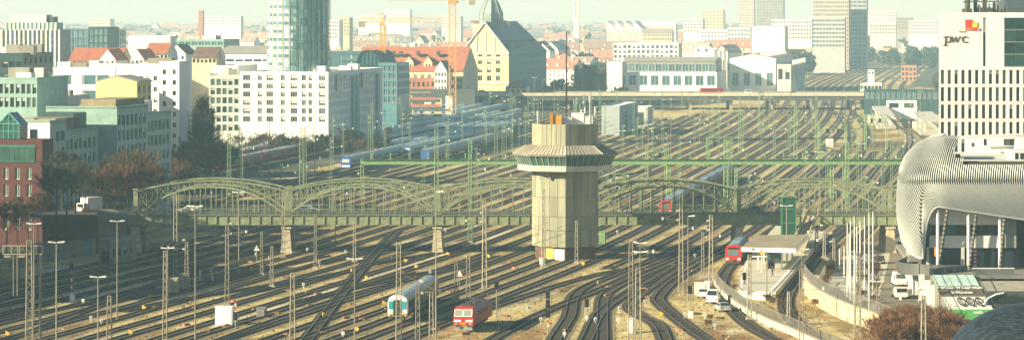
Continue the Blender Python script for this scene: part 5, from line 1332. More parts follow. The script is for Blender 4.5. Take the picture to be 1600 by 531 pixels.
# logo panel and marks
def mark(px0, px1, ya, yb, mat, nm='logo_block', y=-.10): mm = MB(); r = wr(px0, px1, ya, yb); mm.hexa((r[0], y, r[1]), (r[2], 0, 0), (0, .09, 0), (0, 0, r[3])); mm.build(nm, mat, pw)
mark(1471, 1531, 24, 72, M('logo_panel', (.80, .79, .73), .7, var=.02), 'logo_panel', -.02 - .03)
lr = M('logo_red', (.65, .06, .03), .5, var=.03, rnd=0); lo = M('logo_orange', (.75, .17, .05), .5, var=.03, rnd=0); ly = M('logo_yellow', (.85, .58, .03), .5, var=.03, rnd=0); lp = M('logo_rose', (.72, .36, .30), .5, var=.03, rnd=0)
mark(1508, 1518.5, 31, 43.5, lr, y=-.2); mark(1508, 1518.5, 43.5, 48, lo, y=-.2); mark(1518.5, 1527.5, 43.5, 48, lr, y=-.2); mark(1519.5, 1527, 35.5, 43.3, ly, y=-.2); mark(1518.5, 1520.5, 33, 35.4, lo, y=-.2); mark(1527.6, 1530.5, 44.5, 48, lp, y=-.2); mark(1498, 1508, 48.6, 50.4, lo, y=-.2)
tx = M('logo_brown', (.10, .07, .04), .6, var=.05)
def stroke(mm, pts, w0, w1=None):
    w1 = w1 or w0
    pts = [V(((x - 1467) * sP, -.2, ZT(y, YP))) for x, y in pts]; n = len(pts); k = len(mm.v)
    for i, p in enumerate(pts):
        d = (pts[min(i + 1, n - 1)] - pts[max(i - 1, 0)]).normalized(); nn = V((-d.z, 0, d.x)); w = (w0 + (w1 - w0) * math.sin(math.pi * i / (n - 1))) * sP / 2
        for e in (0, .1): mm.v.append(tuple(p + nn * w + V((0, e, 0)))); mm.v.append(tuple(p - nn * w + V((0, e, 0))))
    for i in range(n - 1):
        a = k + 4 * i
        for q in ((0, 1, 5, 4), (2, 6, 7, 3), (0, 4, 6, 2), (1, 3, 7, 5)): mm.f.append(tuple(a + z for z in q)); mm.m.append(0)
def arc(cx, cy, rx, ry, a0, a1, n=12): return [(cx + rx * math.cos(rad(a0 + (a1 - a0) * i / n)), cy - ry * math.sin(rad(a0 + (a1 - a0) * i / n))) for i in range(n + 1)]
mm = MB(); stroke(mm, [(1477.6, 57.5), (1477.2, 63), (1476.4, 71.3)], 1.9); stroke(mm, [(1473.6, 58.6), (1478, 57.6)], .9); stroke(mm, [(1473.4, 71.3), (1479.8, 70.9)], .9); stroke(mm, arc(1480.6, 61.8, 4.4, 4.6, 140, -150), .8, 2.2); mm.build('logo_letter', tx, pw)
mm = MB(); stroke(mm, [(1487.0, 57.8), (1488.6, 66.3)], 1.9); stroke(mm, [(1488.8, 66.2), (1493.2, 57.6)], .8); stroke(mm, [(1492.9, 57.6), (1494.6, 66.3)], 1.9); stroke(mm, [(1494.8, 66.2), (1499.2, 58.2)], .8); stroke(mm, [(1498.0, 58.6), (1500.6, 57.4)], 1.6); stroke(mm, [(1485.6, 58), (1488.4, 57.8)], .8); mm.build('logo_letter', tx, pw)
mm = MB(); stroke(mm, arc(1508.4, 62, 5.0, 4.5, 55, 315, 14), .9, 2.3); stroke(mm, [(1510.6, 58.8), (1512.6, 59.4)], 1.8); mm.build('logo_letter', tx, pw)
# roof plant
def plant(px0, px1, ya, yb, Y, mat, nm='roof_plant', dep=3): mm = MB(); mm.hexa((XX(px0, Y) - pw.location.x, Y - YP, ZT(yb, Y)), (XX(px1, Y) - XX(px0, Y), 0, 0), (0, dep, 0), (0, 0, (yb - ya) * Y / F)); mm.build(nm, mat, pw)
plant(1512, 1516, -4, 19.5, 700, steeld, 'mast'); plant(1525, 1560, 12, 19.7, 704, offw); plant(1506, 1519, 14, 20, 698, steeld)
for px, w in ((1508, 2), (1522, 5), (1529, 3), (1536, 6), (1545, 2), (1552, 4), (1558, 3)): plant(px, px + w, R.uniform(-4, 8), 19.8, 697 + R.uniform(0, 4), R.choice((steeld, steel, concd)), dep=1)
mm = MB(); mm.bar((XX(1506, 697) - pw.location.x, 8, hP + 2.2), (XX(1562, 697) - pw.location.x, 8, hP + 2.4), .25); mm.bar((XX(1500, 697) - pw.location.x, 8, hP + 3.0), (XX(1530, 697) - pw.location.x, 8, hP + 2.6), .3); mm.build('maintenance_boom', steeld, pw)
k = MB(); xx0 = XX(1566, 705) - pw.location.x; k.extrude_x([(0, 0)] * 0 or [(8, hP - .1), (8, hP + 1)] + [(8 + 14 * (1 - math.cos(t / 10 * math.pi)) / 1 * .5, hP + 1 + 1.8 * math.sin(t / 10 * math.pi)) for t in range(1, 10)] + [(22, hP + 1), (22, hP - .1)], xx0, xx0 + 13, 0); k.build('roof_hall', slate, pw)

# ---------------------------------------------------------------- dark shingled dome in the near corner
dm = thing('shingled_dome', 'dark curved roof with rows of slate shingles in the near corner', 'roof dome', V((XX(1660, 330), 345, 0)))
c = V((0, 0, 0)); rx, rz_ = XX(1660, 330) - XX(1505, 330), 7.0; zc = ZT(486, 335) - rz_
m = MB(); m.lathe([(rx * math.cos(a / 12 * math.pi / 2) * .985, zc + rz_ * math.sin(a / 12 * math.pi / 2) * .985) for a in range(13)][:-1] + [(.05, zc + rz_ * .985)], 40); m.lathe([(rx * .98, 0), (rx * .98, zc)], 40); m.build('shell', slate, dm)
sh = MB(); nr = 34
for i in range(nr):
    a0, a1 = i / nr * math.pi / 2, (i + 1.25) / nr * math.pi / 2; r0 = rx * math.cos(a0); n = max(8, int(2 * math.pi * r0 / .62))
    for j in range(n):
        t0, t1 = 2 * math.pi * (j + .5 * (i % 2)) / n, 2 * math.pi * (j + .94 + .5 * (i % 2)) / n
        if math.sin((t0 + t1) / 2) > .55: continue
        q = lambda a, t, e: (rx * math.cos(a) * math.cos(t) * (1 + e), rx * math.cos(a) * math.sin(t) * (1 + e), zc + rz_ * math.sin(a) * (1 + e))
        jj = R.uniform(0, .003); p = [q(a0, t0, .008 + jj), q(a0, t1, .008 + jj), q(a1, t1, .001), q(a1, t0, .001)]
        sh.face(p, j % 2 if R.random() < .8 else (j + 1) % 2); sh.face([q(a0, t0, -.01), q(a0, t1, -.01), p[1], p[0]])
sh.build('shingles', [M('shingle_dark', (.014, .020, .028), .5, var=.3, spec=.5), M('shingle_mid', (.024, .038, .05), .5, var=.3, spec=.5)], dm)['kind'] = 'stuff'
# lettering as meshes
_dg = None
for o in [o for o in COL.objects if o.type == 'FONT']:
    bpy.context.view_layer.update(); dg = bpy.context.evaluated_depsgraph_get(); me = bpy.data.meshes.new_from_object(o.evaluated_get(dg)); n = inst('lettering', me, o.parent, o.location, 0, o.scale, o.rotation_euler); bpy.data.objects.remove(o); n.name = 'lettering'
# ---------------------------------------------------------------- buildings on the left and in the middle distance
# red brick office with green glazed attic
B = Bld('brick_office', 'dark red brick office with a green glazed attic band and glass gable house on top', -90, 66, 219, 650, 7.5)
nw = int(B.w / 2.35)
rc_ = [(B.w - 1.3 - 2.35 * (k + 1) + .5, B.h - 7.6 - 3.3 * r, .95, 2.3) for r in range(4) for k in range(nw)]
B.front(rc_, 'whitef'); B.right(grid(2.6, B.h - 7.6 - 9.9, 4.2, 3.3, 1, 4, .9, 2.3), 'whitef'); B.rest(); B.flat(flatroof, .6, brick)
m = MB(); z0 = B.h - 3.9
for k in range(int(B.w / 1.05)):
    mm = MB(); p = B.u * (B.w - 1.4 - 1.05 * (k + 1)) - B.t * .12; mm.hexa(p + V((0, 0, z0)), B.u * 1.0, B.t * .1 + V((0, 0, 0)), V((0, 0, 2.5)) + B.t * .0); mm.build('attic_pane', glassg, B.o)
m.hexa(B.u * .2 - B.t * .2 + V((0, 0, z0 + 2.55)), B.u * (B.w - 1.5), B.t * .25, (0, 0, .5)); m.hexa(B.u * .2 - B.t * .2 + V((0, 0, z0 - .3)), B.u * (B.w - 1.5), B.t * .25, (0, 0, .25)); m.build('attic_beam', M('attic_green', (.04, .16, .12), .5), B.o)
B.done(brick)
# glass gable house on the terrace
gh = thing('glass_gable_house', 'turquoise framed glass gable house standing on the brick office terrace', 'greenhouse', P(-2, 217, 655))
gw, gl, ghh, gr = 4.2, 5.5, 3.0, 2.2; u, t = B.u, B.t; fm = M('turquoise_frame', (.10, .42, .36), .5)
z = V((0, 0, 1)); a, b_, c, d = V(), u * gw, u * gw + t * gl, t * gl
m = MB()
for q in ([a, b_, b_ + z * ghh, u * gw / 2 + z * (ghh + gr), a + z * ghh], [b_, c, c + z * ghh, b_ + z * ghh], [d, a, a + z * ghh, d + z * ghh]): m.face(q)
m.build('glazing', glassg, gh)
m = MB(); e, f = u * gw / 2 + z * (ghh + gr), u * gw / 2 + t * gl + z * (ghh + gr); k = u * .3 - z * .3
m.face([b_ + z * ghh + k, c + z * ghh + k, f, e]); m.face([d + z * ghh - u * .3 - z * .3, a + z * ghh - u * .3 - z * .3, e, f]); m.build('roof', M('greenhouse_roof', (.03, .09, .13), .3), gh)
for i in range(5):
    m = MB(); p = u * (gw * i / 4) - t * .05; hh = ghh + gr * (1 - abs(i - 2) / 2); m.bar(p, p + z * hh, .14); m.build('frame_post', fm, gh)
m = MB(); m.bar(a - t * .06 + z * ghh, e - t * .06, .18); m.bar(b_ - t * .06 + z * ghh, e - t * .06, .18); m.bar(a - t * .06 + z * ghh, b_ - t * .06 + z * ghh, .14); m.bar(a - t * .06 + z * 1.5, b_ - t * .06 + z * 1.5, .1)
for k in range(5): m.bar(b_ + t * (gl * k / 4), b_ + t * (gl * k / 4) + z * ghh, .12)
m.build('frame', fm, gh)
# strip-window office with the teal of its shade painted on, four wings along the street
wings = [('wing A', 78, 104, 190, 0, True), ('wing B', 104, 164, 203, -1.5, False), ('wing C', 169, 218, 166, 2.0, False), ('wing D', 219, 264, 176, .5, False)]
X0 = XX(78, 668) - .215 * 668
to = thing('shade_teal_office', 'long office block painted in shade teal with rows of narrow upright windows and sunlit white end wall', 'office block', (XX(78, 668), 668, 0)); tw = V((.215, 1, 0)).normalized(); nr_ = V((tw.y, -tw.x, 0))
def yl_(px): k = (px - 800) / F; return X0 / (k - .215)
mt_ = MB()
for nm, p0, p1, ytop, off, stair in wings:
    ya, yb = yl_(p0), yl_(p1); pa = V((X0 + .215 * ya, ya, 0)) + nr_ * off; L = (yb - ya) / tw.y; h = ZT(ytop, (ya + yb) / 2 if p0 != 78 else ya); A = pa - to.location
    n = max(2, int(L / 3.0)); pit = L / n; rec = []
    for r in range(6):
        v = h - 3.35 - 3.25 * r - (.6 if not stair else .9)
        if v < .5: break
        if stair: rec += [(L * (.38 + .3 * k), v, L * .2, 2.1) for k in range(2)]
        else: rec += [(.5 + (L - 1.2) / (n + 1) * k + .1, v, (L - 1.2) / (n + 1) * .62, 2.25) for k in range(n + 1)]
    facade(mt_, to, A, tw, L, h, rec, 0, 'narrow', inset=.35)
    D = 16.0; z = V((0, 0, h))
    A2, B2, C2, D2 = A - nr_ * D, A, A + tw * L, A + tw * L - nr_ * D
    if stair: facade(mt_, to, A2, nr_, D, h, [(D - 4.3, h - 4.2, 1.7, 2.6), (D - 9, h - 4.2, 1.7, 2.6)], 1, 'dark', inset=.3)
    else: mt_.face([A2, B2, B2 + z, A2 + z], 0)
    mt_.face([C2, D2, D2 + z, C2 + z], 0); mt_.face([D2, A2, A2 + z, D2 + z], 0)
    rm = MB(); rm.face([p + z - V((0, 0, .25)) for p in (A2, B2, C2, D2)]); rm.build('roof', flatroof, to)
    pm2 = MB()
    for q, e in ((A2, nr_ * D), (B2, tw * L)): pm2.hexa(q + z - V((0, 0, .3)) - (tw if e.length == D else V()) * .0, e, (tw if (e - nr_ * D).length < .01 else -nr_) * .35, (0, 0, .5))
    pm2.build('parapet', tealwall, to)
mt_.build('wall', [tealwall, white], to)
for px0, px1, yt, dep, mat, nm in ((112, 150, 184, 14, M('copper_sheet', (.26, .22, .12), .7, var=.3), 'penthouse'), (205, 250, 154, 14, M('copper_sheet', (.26, .22, .12)), 'penthouse'), (140, 160, 176, 13, teald, 'roof_hall'), (236, 262, 158, 20, white, 'stair_head')):
    ya, yb = yl_(px0), yl_(px1); pa = V((X0 + .215 * ya, ya, 0)) - nr_ * 3.5 - to.location; hb = ZT(yt, (ya + yb) / 2); mm = MB(); mm.hexa(pa + V((0, 0, hb - 6)), tw * (yb - ya), -nr_ * 8, (0, 0, 6)); pt_ = mm.build(nm, mat, to)
    if nm == 'penthouse':
        for k in range(12): mm = MB(); mm.bar(pa + tw * ((yb - ya) * (k + .5) / 12) + nr_ * .05 + V((0, 0, hb - 5.8)), pa + tw * ((yb - ya) * (k + .5) / 12) + nr_ * .05 + V((0, 0, hb - .1)), .18); mm.build('rib', concd, pt_)
for k in range(7): mm = MB(); ya = yl_(110 + k * 20); pa = V((X0 + .215 * ya, ya, 0)) - nr_ * R.uniform(6, 11) - to.location; mm.hexa(pa + V((0, 0, 21)), tw * 2.5, -nr_ * 2, (0, 0, R.uniform(2.4, 4))); mm.build('roof_unit', R.choice((offw, concd, greyroof)), to)
# off-frame neighbours along the dark street that shade the yard corner
for i, (x, y, w, L, h) in enumerate(((-124, 450, 42, 62, 18.0), (-104, 516, 42, 68, 23.0), (-106, 588, 36, 30, 24.5))):
    mb = MB(); o = thing('street_house', 'brick house of the dark street row, ' + ('closest to the viewer', 'in the middle of the row', 'closest to the red brick office')[i], 'house', (x - w * .977, y, 0)); u2 = V((tw.y, -tw.x, 0))
    facade(mb, o, (0, 0, 0), u2, w, h, grid(2, 2, 4, 3.4, int(w / 4.2), int(h / 3.6), 1.4, 2), 0, 'whitef'); facade(mb, o, u2 * w, tw, L, h, grid(2, 2, 4, 3.4, int(L / 4.2), int(h / 3.6), 1.4, 2), 0, 'whitef')
    z = V((0, 0, h)); mb.face([u2 * w + tw * L, tw * L, tw * L + z, u2 * w + tw * L + z]); mb.face([tw * L, V(), z, tw * L + z]); mb.build('wall', brick, o)
    rm = MB(); rm.face([p + z for p in (V(), u2 * w, u2 * w + tw * L, tw * L)]); rm.build('roof', flatroof, o)
# low wall and garage in the dark street
o = thing('street_wall', 'long graffiti streaked wall along the dark street edge', 'wall', G(40, 408)); a = G(40, 408); c = G(150, 399); d = c - a; e = d.normalized(); n_ = V((e.y, -e.x, 0)); mm = MB()
for k in range(14): mm = MB(); mm.hexa(d * (k / 14) + e * .05, d / 14 - e * .1, -n_ * .3, (0, 0, 3.2)); mm.build('wall_bay', concd if k % 3 else M('wall_painted', (.14, .19, .20), .8, var=.4, scale=1.2), o)
Bk = Bld('garage_shed', 'pale blue roofed garage shed behind the dark street wall', 154, 172, 373, 600, 12, .3); Bk.front(grid(.5, .2, 2.4, 3, 1, 1, 1.6, 2.4), 'dark'); Bk.right(grid(1, 1.4, 2.6, 3, 4, 1, 1.4, 1.4), 'dark'); Bk.rest(); Bk.flat(M('shed_roof', (.22, .28, .28), .6), .1); Bk.done(concd)
tr_ = thing('box_truck', 'white box truck catching the sun at the head of the dark street', 'truck', G(143, 331, DZ - .3), rad(60)); tr_.scale = (.72, .72, .72); mm = MB(); mm.box(0, 0, .8, 6.5, 2.4, 3.2); mm.build('box', whitep, tr_); mm = MB(); mm.box(-4.2, 0, .5, 1.6, 2.3, 2.1); mm.build('cab', whitep, tr_); mm = MB(); mm.box(-5.02, 0, 1.5, .06, 1.9, .9); mm.build('windscreen', glass, tr_)
for x in (-4, -1, 2):
    for s in (-1, 1): inst('wheel', WHEEL, tr_, (x, s * 1.05, 0), 0, (1.4, 1.2, 1.4))

def block(name, label, px0, px1, yt, Y, L, wk=None, fr=None, sd=None, wall=white, roof=greyroof, slope=.154, gable=None, cat='building', par=.5, rmax=200, group=None, units=0, hip=0):
    """generic building; fr / sd = (cols, rows, window w, window h, top margin, storey)"""
    b = Bld(name, label, px0, px1, yt, Y, L, slope, group, cat)
    def rects(W, spec):
        if not spec: return []
        n, r, ww, wh, top, st = spec; n = min(n, max(1, int(W / (ww + .25)))); p = W / n
        return [(p * (i + .5) - ww / 2, b.h - top - wh - st * j, ww, wh) for j in range(r) for i in range(n) if b.h - top - wh - st * j > .3]
    b.front(rects(b.w, fr), wk or 'double'); b.right(rects(b.L, sd), wk or 'double'); b.rest()
    if gable: b.gable(gable[1], roof, gable[0], hip=hip)
    else: b.flat(roof, par, wall)
    for k in range(units): b.unit(R.uniform(.05, .8), R.uniform(.1, .7), R.uniform(2, 5), R.uniform(2, 4), R.uniform(1.2, 2.6), R.choice((offw, greyroof, white, steel)))
    b.done(wall); return b
# white apartment block behind the hedge
b = Bld('white_apartment_block', 'white six storey apartment block with green tinted windows behind the hedge', 375, 513, 113, 1110, 95)
cols = [(380, 392), (404, 411), (418, 429), (441, 448), (457, 468), (475, 482), (486, 492), (503, 513.5)]; sc_ = b.w / (513 - 375); rc_ = []
for r in range(6):
    for a, c in cols: rc_.append(((a - 375) * sc_ * .965, b.h - 2.6 - 2.77 * r - .1, (c - a) * sc_ * .95, 1.75))
b.front(rc_, 'triple'); nl = 26; b.right([(2 + k * 3.4, b.h - 3.2 - 2.9 * r, 1.3, 1.9) for r in range(7) for k in range(26) if 2 + k * 3.4 < 92], 'blue'); b.rest(); b.flat(greyroof, .6, white)
for k, w in ((.12, 10), (.58, 12)): mm = MB(); p = b.B + b.t * (b.L * k) + b.u * .1 + V((0, 0, b.h - 6.3)); mm.hexa(p, b.t * w, b.u * .5, (0, 0, 5.2)); mm.build('bay_glazing', glassb, b.o)
for k in (.40, .47, .86): mm = MB(); p = b.B + b.t * (b.L * k) + V((0, 0, 0)); mm.hexa(p, b.t * 4, b.u * .9, (0, 0, b.h - 2)); mm.build('stair_bay', tealwall, b.o)
for k in range(9): b.unit(R.uniform(.0, .9), R.uniform(.05, .9), R.uniform(2, 5), R.uniform(2, 5), R.uniform(1.2, 2.4), R.choice((offw, steel, white)))
b.done(white)
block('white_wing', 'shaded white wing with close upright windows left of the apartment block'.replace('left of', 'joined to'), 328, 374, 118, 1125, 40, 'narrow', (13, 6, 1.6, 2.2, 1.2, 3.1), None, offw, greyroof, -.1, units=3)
block('pale_hall_block', 'low pale building with a wide ribbon window rising behind the white wing', 333, 372, 103, 1180, 30, 'blue', (6, 1, 5, 3.2, .8, 4), None, white, greyroof)
block('white_stair_tower', 'tall plain white stair tower with a column of small windows', 249, 280, 97, 860, 11, 'dark', (2, 8, .9, 1.2, 2, 2.75), None, white, flatroof)
block('white_flats', 'white flats with paired small windows beside the stair tower', 182, 248, 101, 875, 22, 'double', (6, 7, 1.0, 1.3, 3.0, 2.9), None, white, flatroof, units=3)
b = block('yellow_gym_hall', 'yellow fronted hall with a curved low roof and brown side', 150, 214, 128, 830, 14, None, None, (3, 4, 2, 2, 1, 2.6), yellow, greyroof, gable=('t', 1.3)); 
block('white_frame_building', 'wide white building with recessed grey ribbon bands and square white frames', 62, 180, 106, 905, 26, 'blue', (3, 3, 8, 2.6, 2.0, 4.2), None, white, flatroof, units=5)
block('white_plinth_hall', 'long low white hall with thin panel joints above the brick office', -30, 106, 150, 770, 18, None, None, None, offw, greyroof, units=2)
block('brown_glazed_hall', 'grey brown glazed hall with upright slats before the white hall', -30, 86, 169, 745, 14, 'narrow', (40, 1, .7, 2.4, .4, 3), None, greyroof, flatroof)
block('grey_service_block', 'teal grey service block with rooftop ducts and barred glazing', -20, 58, 122, 735, 24, 'narrow', (24, 2, .9, 2.2, 1.3, 3), None, tealwall, greyroof, units=6)
block('dark_roof_house', 'dark stepped building with metal roof units before the gridded high rise', -20, 36, 84, 830, 26, 'dark', (8, 3, 1.4, 1.5, 2, 3), (6, 4, 1.3, 1.6, 1, 3), teald, slate, units=6)
b = Bld('gridded_high_rise', 'grey high rise with white upright fins and a stepped top', 3, 93, 48, 1350, 16)
rc_ = [(b.w * (k + .16) / 13, b.h - 3.0 - 2.85 * r, b.w / 13 * .68, 2.0) for r in range(12) for k in range(13)]
b.front(rc_, 'blue'); b.rest(); b.mb.face([b.B, b.C, b.C + V((0, 0, b.h)), b.B + V((0, 0, b.h))], 0); b.flat(greyroof, .4)
for k in range(14): mm = MB(); p = b.u * (b.w * k / 13 - .3) - b.t * .7; mm.hexa(p, b.u * .6, b.t * .75, (0, 0, b.h + .4)); mm.build('fin', white, b.o)
b.unit(.03, .2, b.w * .87, 10, 3.3, tealwall, 'top_storey', b.h - .1)
for k in range(13): mm = MB(); p = b.u * (b.w * (.03 + .87 * k / 12) - .2) + b.t * 2.9; mm.hexa(p + V((0, 0, b.h)), b.u * .4, b.t * .4, (0, 0, 3.3)); mm.build('fin', white, b.o)
b.unit(.10, .25, b.w * .62, 8, 6.4, offw, 'plant_storey', b.h); b.unit(.62, .3, b.w * .22, 6, 5.6, slate, 'plant_room', b.h); b.done(greyroof)
block('blue_glass_office', 'low blue green glass office with pale top edge behind the gridded high rise', 88, 170, 46, 1560, 30, 'blue', (16, 4, 2.2, 2.8, .8, 3.6), (8, 4, 2.2, 2.8, .8, 3.6), glassb, offw)
block('dark_glass_annex', 'dark blue glass annex of the low glass office', 138, 168, 43, 1535, 20, 'blue', (8, 5, 1.6, 2.5, .8, 3.4), None, teald, slate)
b = block('red_roof_house', 'long red tiled roof with a white gabled dormer behind the white frames', 108, 190, 95, 1180, 14, None, (14, 1, 1.0, 1.4, .5, 3), None, cream, redroof, gable=('u', 4.2))
block('white_gable', 'small white gabled house with two dark windows against the red tiled roof', 156, 180, 93, 1165, 16, 'dark', (3, 2, .9, 1.5, .5, 3.2), None, white, redroof, gable=('t', 3.4))
block('white_gable', 'white gabled house with brown roof at the hem of the rooftops', 262, 290, 84, 1250, 16, 'dark', (3, 1, 1, 1.5, .8, 3), None, white, brownroof, gable=('t', 3.2))
block('white_gable', 'white gabled house low behind the stair tower', 204, 224, 92, 1130, 18, 'dark', (3, 1, .9, 1.4, .6, 3), None, white, redroof, gable=('t', 3.0))
block('grey_roof_hall', 'long pale hall with a broad grey roof beside the round glass tower', 338, 424, 84, 1290, 40, 'dark', (9, 1, 3.2, .9, 2.2, 3), None, white, greyroof, gable=('u', 2.6))
block('green_roof_hall', 'long blue green flat roof hall among the far rooftops', 198, 350, 62, 1500, 30, 'blue', (22, 1, 2.6, 1.6, 1, 3), None, tealwall, M('blue_green_roof', (.12, .20, .20), .6), units=4)
block('white_slab_roof', 'white slab building before the blue green hall', 200, 266, 57, 1480, 10, None, None, None, white, white)
block('brown_roof_house', 'brown roofed house between the white gables', 226, 262, 84, 1210, 14, 'dark', (6, 1, 1, 1.4, .5, 3), None, offw, redroof, gable=('u', 3.6))
block('brown_roof_house', 'brown roofed house right behind the stair tower'.replace('right behind', 'just behind'), 300, 338, 90, 1190, 14, 'dark', (6, 1, 1, 1.4, .5, 3), None, cream, brownroof, gable=('u', 3.4), units=2)
# round glass tower
RT = V((XX(466.5, 1130), 1130, 0)); rt = thing('round_glass_tower', 'tall round tower wrapped in glass storeys painted pale where lit and teal where shaded', 'tower', RT); rr2 = 48.5 / F * 1130
m = MB(); m.lathe([(rr2 * .94, 0), (rr2 * .94, 86)], 48); m.build('core', M('tower_core', (.62, .66, .62), .6, var=.1), rt)
nst, hst = 31, 2.77; npan = 56
pg = []
for k in range(3):
    b_ = MB(); a = 2 * math.pi / npan * .47; b_.face([(-rr2 * math.sin(a), -rr2 * math.cos(a) , 0), (rr2 * math.sin(a), -rr2 * math.cos(a), 0), (rr2 * math.sin(a), -rr2 * math.cos(a), hst * .93), (-rr2 * math.sin(a), -rr2 * math.cos(a), hst * .93)])
    pg.append(b_.mesh('pane', [M('curtain_lit', (.55, .66, .64), .2, metal=.1, var=.1, rnd=.1, spec=.7), M('curtain_shade', (.16, .33, .34), .12, metal=.35, var=.2, rnd=.3, spec=.8), M('curtain_mid', (.28, .45, .44), .15, metal=.3, var=.2, rnd=.2, spec=.7)][k:k + 1]))
for s in range(3, 24):
    for k in range(26):
        a = -math.pi / 2 + math.pi * (k + .5) / 26; f = (a + math.pi / 2) / math.pi
        kind = 0 if f < .42 + .04 * math.sin(s * .6) else (1 if R.random() < .7 else 2)  # pale panes paint the light on the sunward side, teal ones the shade
        if f > .55 and R.random() < .25: kind = 2
        inst('pane', pg[kind], rt, (0, 0, s * hst), a, (1, 1, 1))
for s in range(2, 25):
    m = MB(); m.lathe([(rr2 * 1.012, s * hst - .16), (rr2 * 1.012, s * hst + .02), (rr2 * .97, s * hst + .02)], 48); m.build('floor_ring', steel if s % 2 else tealwall, rt)
for k in range(15):
    a = math.pi * k / 14 - math.pi / 2; m = MB(); x, y = rr2 * 1.02 * math.sin(a), -rr2 * 1.02 * math.cos(a); m.bar((x, y, 5), (x, y, 70), .16); m.build('mullion', teald if k > 6 else frame, rt)  # mullions painted pale on the lit side, dark on the shaded one
for s in range(3, 23):
    for k in range(7):
        if R.random() < .75: a = -math.pi / 2 + math.pi * (k + .5) / 14; m = 0; inst('opening', cached('rto', lambda: (lambda q: (q.face([(-.75, -rr2 * 1.006, 0), (.75, -rr2 * 1.006, 0), (.75, -rr2 * 1.006, 1.1), (-.75, -rr2 * 1.006, 1.1)]), q.mesh('opening', glassb))[-1])(MB())), rt, (0, 0, s * hst + .25), a)
# arched glass hall and blue box beside it
o = thing('arched_hall', 'dark blue hall with an arched glass end behind the apartment roof', 'hall', (XX(557, 1270), 1270, 0)); q = 1270 / F; w = 36 * q; zb_ = ZT(103, 1270); rh_ = ZT(79, 1270) - zb_
ar = [(w / 2 - w / 2 * math.cos(math.pi * k / 14), zb_ + rh_ * math.sin(math.pi * k / 14)) for k in range(15)]
m = MB(); m.face([(x, 0, z) for x, z in ar]); m.build('arched_glass', glassb, o)
m = MB()
for (x0_, z0_), (x1_, z1_) in zip(ar, ar[1:]): m.face([(x0_, 0, z0_), (x1_, 0, z1_), (x1_ + 5, 40, z1_), (x0_ + 5, 40, z0_)])
m.build('vault', slate, o)
for k in range(1, 6): m = MB(); m.bar((w * k / 6, -.06, zb_), (w * k / 6, -.06, zb_ + rh_ * math.sin(math.acos(1 - 2 * k / 6)) * .98), .3); m.build('mullion', teald, o)
m = MB(); m.tube([(x, -.1, z) for x, z in ar], .35, 4); m.build('arch_frame', teald, o)
m = MB(); m.prism([(0, .02), (w, .02), (w + 5, 40), (5, 40)], 0, zb_); m.build('base', teald, o)
block('blue_hall', 'long dark blue hall with horizontal bands behind the apartment roof', 514, 584, 81, 1290, 12, 'blue', (3, 3, 9, 1.6, 1.2, 2.6), None, M('hall_blue', (.08, .16, .19), .4), slate)
block('blue_glass_box', 'blue glass box building beside the orange crane foot', 592, 620, 99, 1265, 26, 'blue', (7, 5, 1.4, 2.2, .9, 3.0), (6, 4, 3.2, 2.2, 1, 3.0), M('box_teal', (.10, .24, .27), .35, spec=.6), greyroof)
# brewery: red roofs, white gable, malt house
b = Bld('brewery_hall', 'long brewery hall with a great red tiled roof, dormers and white upper windows', 553, 724, 111, 1560, 42)
b.front([(2 + k * 3.35, b.h - 5.8, 1.6, 4.2) for k in range(int(b.w / 3.35) - 1)], 'whitef'); b.rest(); b.mb.face([b.B, b.C, b.C + V((0, 0, b.h)), b.B + V((0, 0, b.h))]); b.gable(ZT(74, 1580) - b.h, redroof, 'u')
for px, yt_ in ((632, 92), (662, 90)):
    dx = (px - 553) / F * 1560; wd = 4.0; p = b.u * dx + b.t * 3.5 + V((0, 0, b.h + 1.0)); hh = 3.2; mm = MB()
    q = [p, p + b.u * wd, p + b.u * wd + V((0, 0, hh)), p + b.u * wd / 2 + V((0, 0, hh + 2.4)), p + V((0, 0, hh))]; mm.face(q); bk = b.t * 7; mm.face([q[1], q[1] + bk, q[2] + bk, q[2]]); mm.face([q[0] + bk, q[0], q[4], q[4] + bk]); dmr = mm.build('dormer', cream, b.o)
    mm = MB(); mm.face([q[2] + b.u * .3 - V((0, 0, .3)), q[2] + bk + b.u * .3 - V((0, 0, .3)), q[3] + bk, q[3]]); mm.face([q[4] + bk - b.u * .3 - V((0, 0, .3)), q[4] - b.u * .3 - V((0, 0, .3)), q[3], q[3] + bk]); mm.build('roof', brownroof, dmr)
    for s in (.25, .6): mm = MB(); mm.hexa(p + b.u * (wd * s) - b.t * .03 + V((0, 0, .8)), b.u * .7, b.t * .03, (0, 0, 1.4)); mm.build('pane', glass, dmr)
for px in (606, 618, 646, 678): dx = (px - 553) / F * 1560; mm = MB(); p = b.u * dx + b.t * 10 + V((0, 0, b.h + 7.2)); mm.hexa(p, b.u * 1.4, b.t * 3, (0, 0, 2.0)); mm.build('roof_vent', slate, b.o)
b.done(cream)
block('brick_annex', 'low red brick annex at the foot of the brewery hall', 636, 680, 123, 1540, 10, 'dark', (6, 1, 1.2, 2.2, 1.5, 3), None, M('pale_brick', (.36, .14, .08), .85), redroof)
block('brewery_gable', 'narrow white stepped gable house before the red brewery roof', 679, 698, 111, 1530, 18, 'dark', (4, 4, .8, 1.6, .8, 3.2), None, white, slate, gable=('t', 4.4))
block('brewery_link', 'low cream link building between gable house and malt house', 694, 722, 120, 1545, 14, 'dark', (8, 2, .9, 1.8, .8, 3), None, cream, greyroof)
b = Bld('malt_house', 'huge cream malt house with steep gable and dark teal roof crowned by a glass turret', 720, 795, 83, 1620, 130)
sx_ = b.w / 75
def br(px, y0, w, h): return ((px - 720) * sx_, ZT(y0, 1620) - h, w, h)
rc_ = [br(733 + k * 14, y, 2.1, h) for y, h in ((85.5, 1.1), (95, 1.7), (106.5, 2.2), (118.5, 2.4)) for k in range(4)]
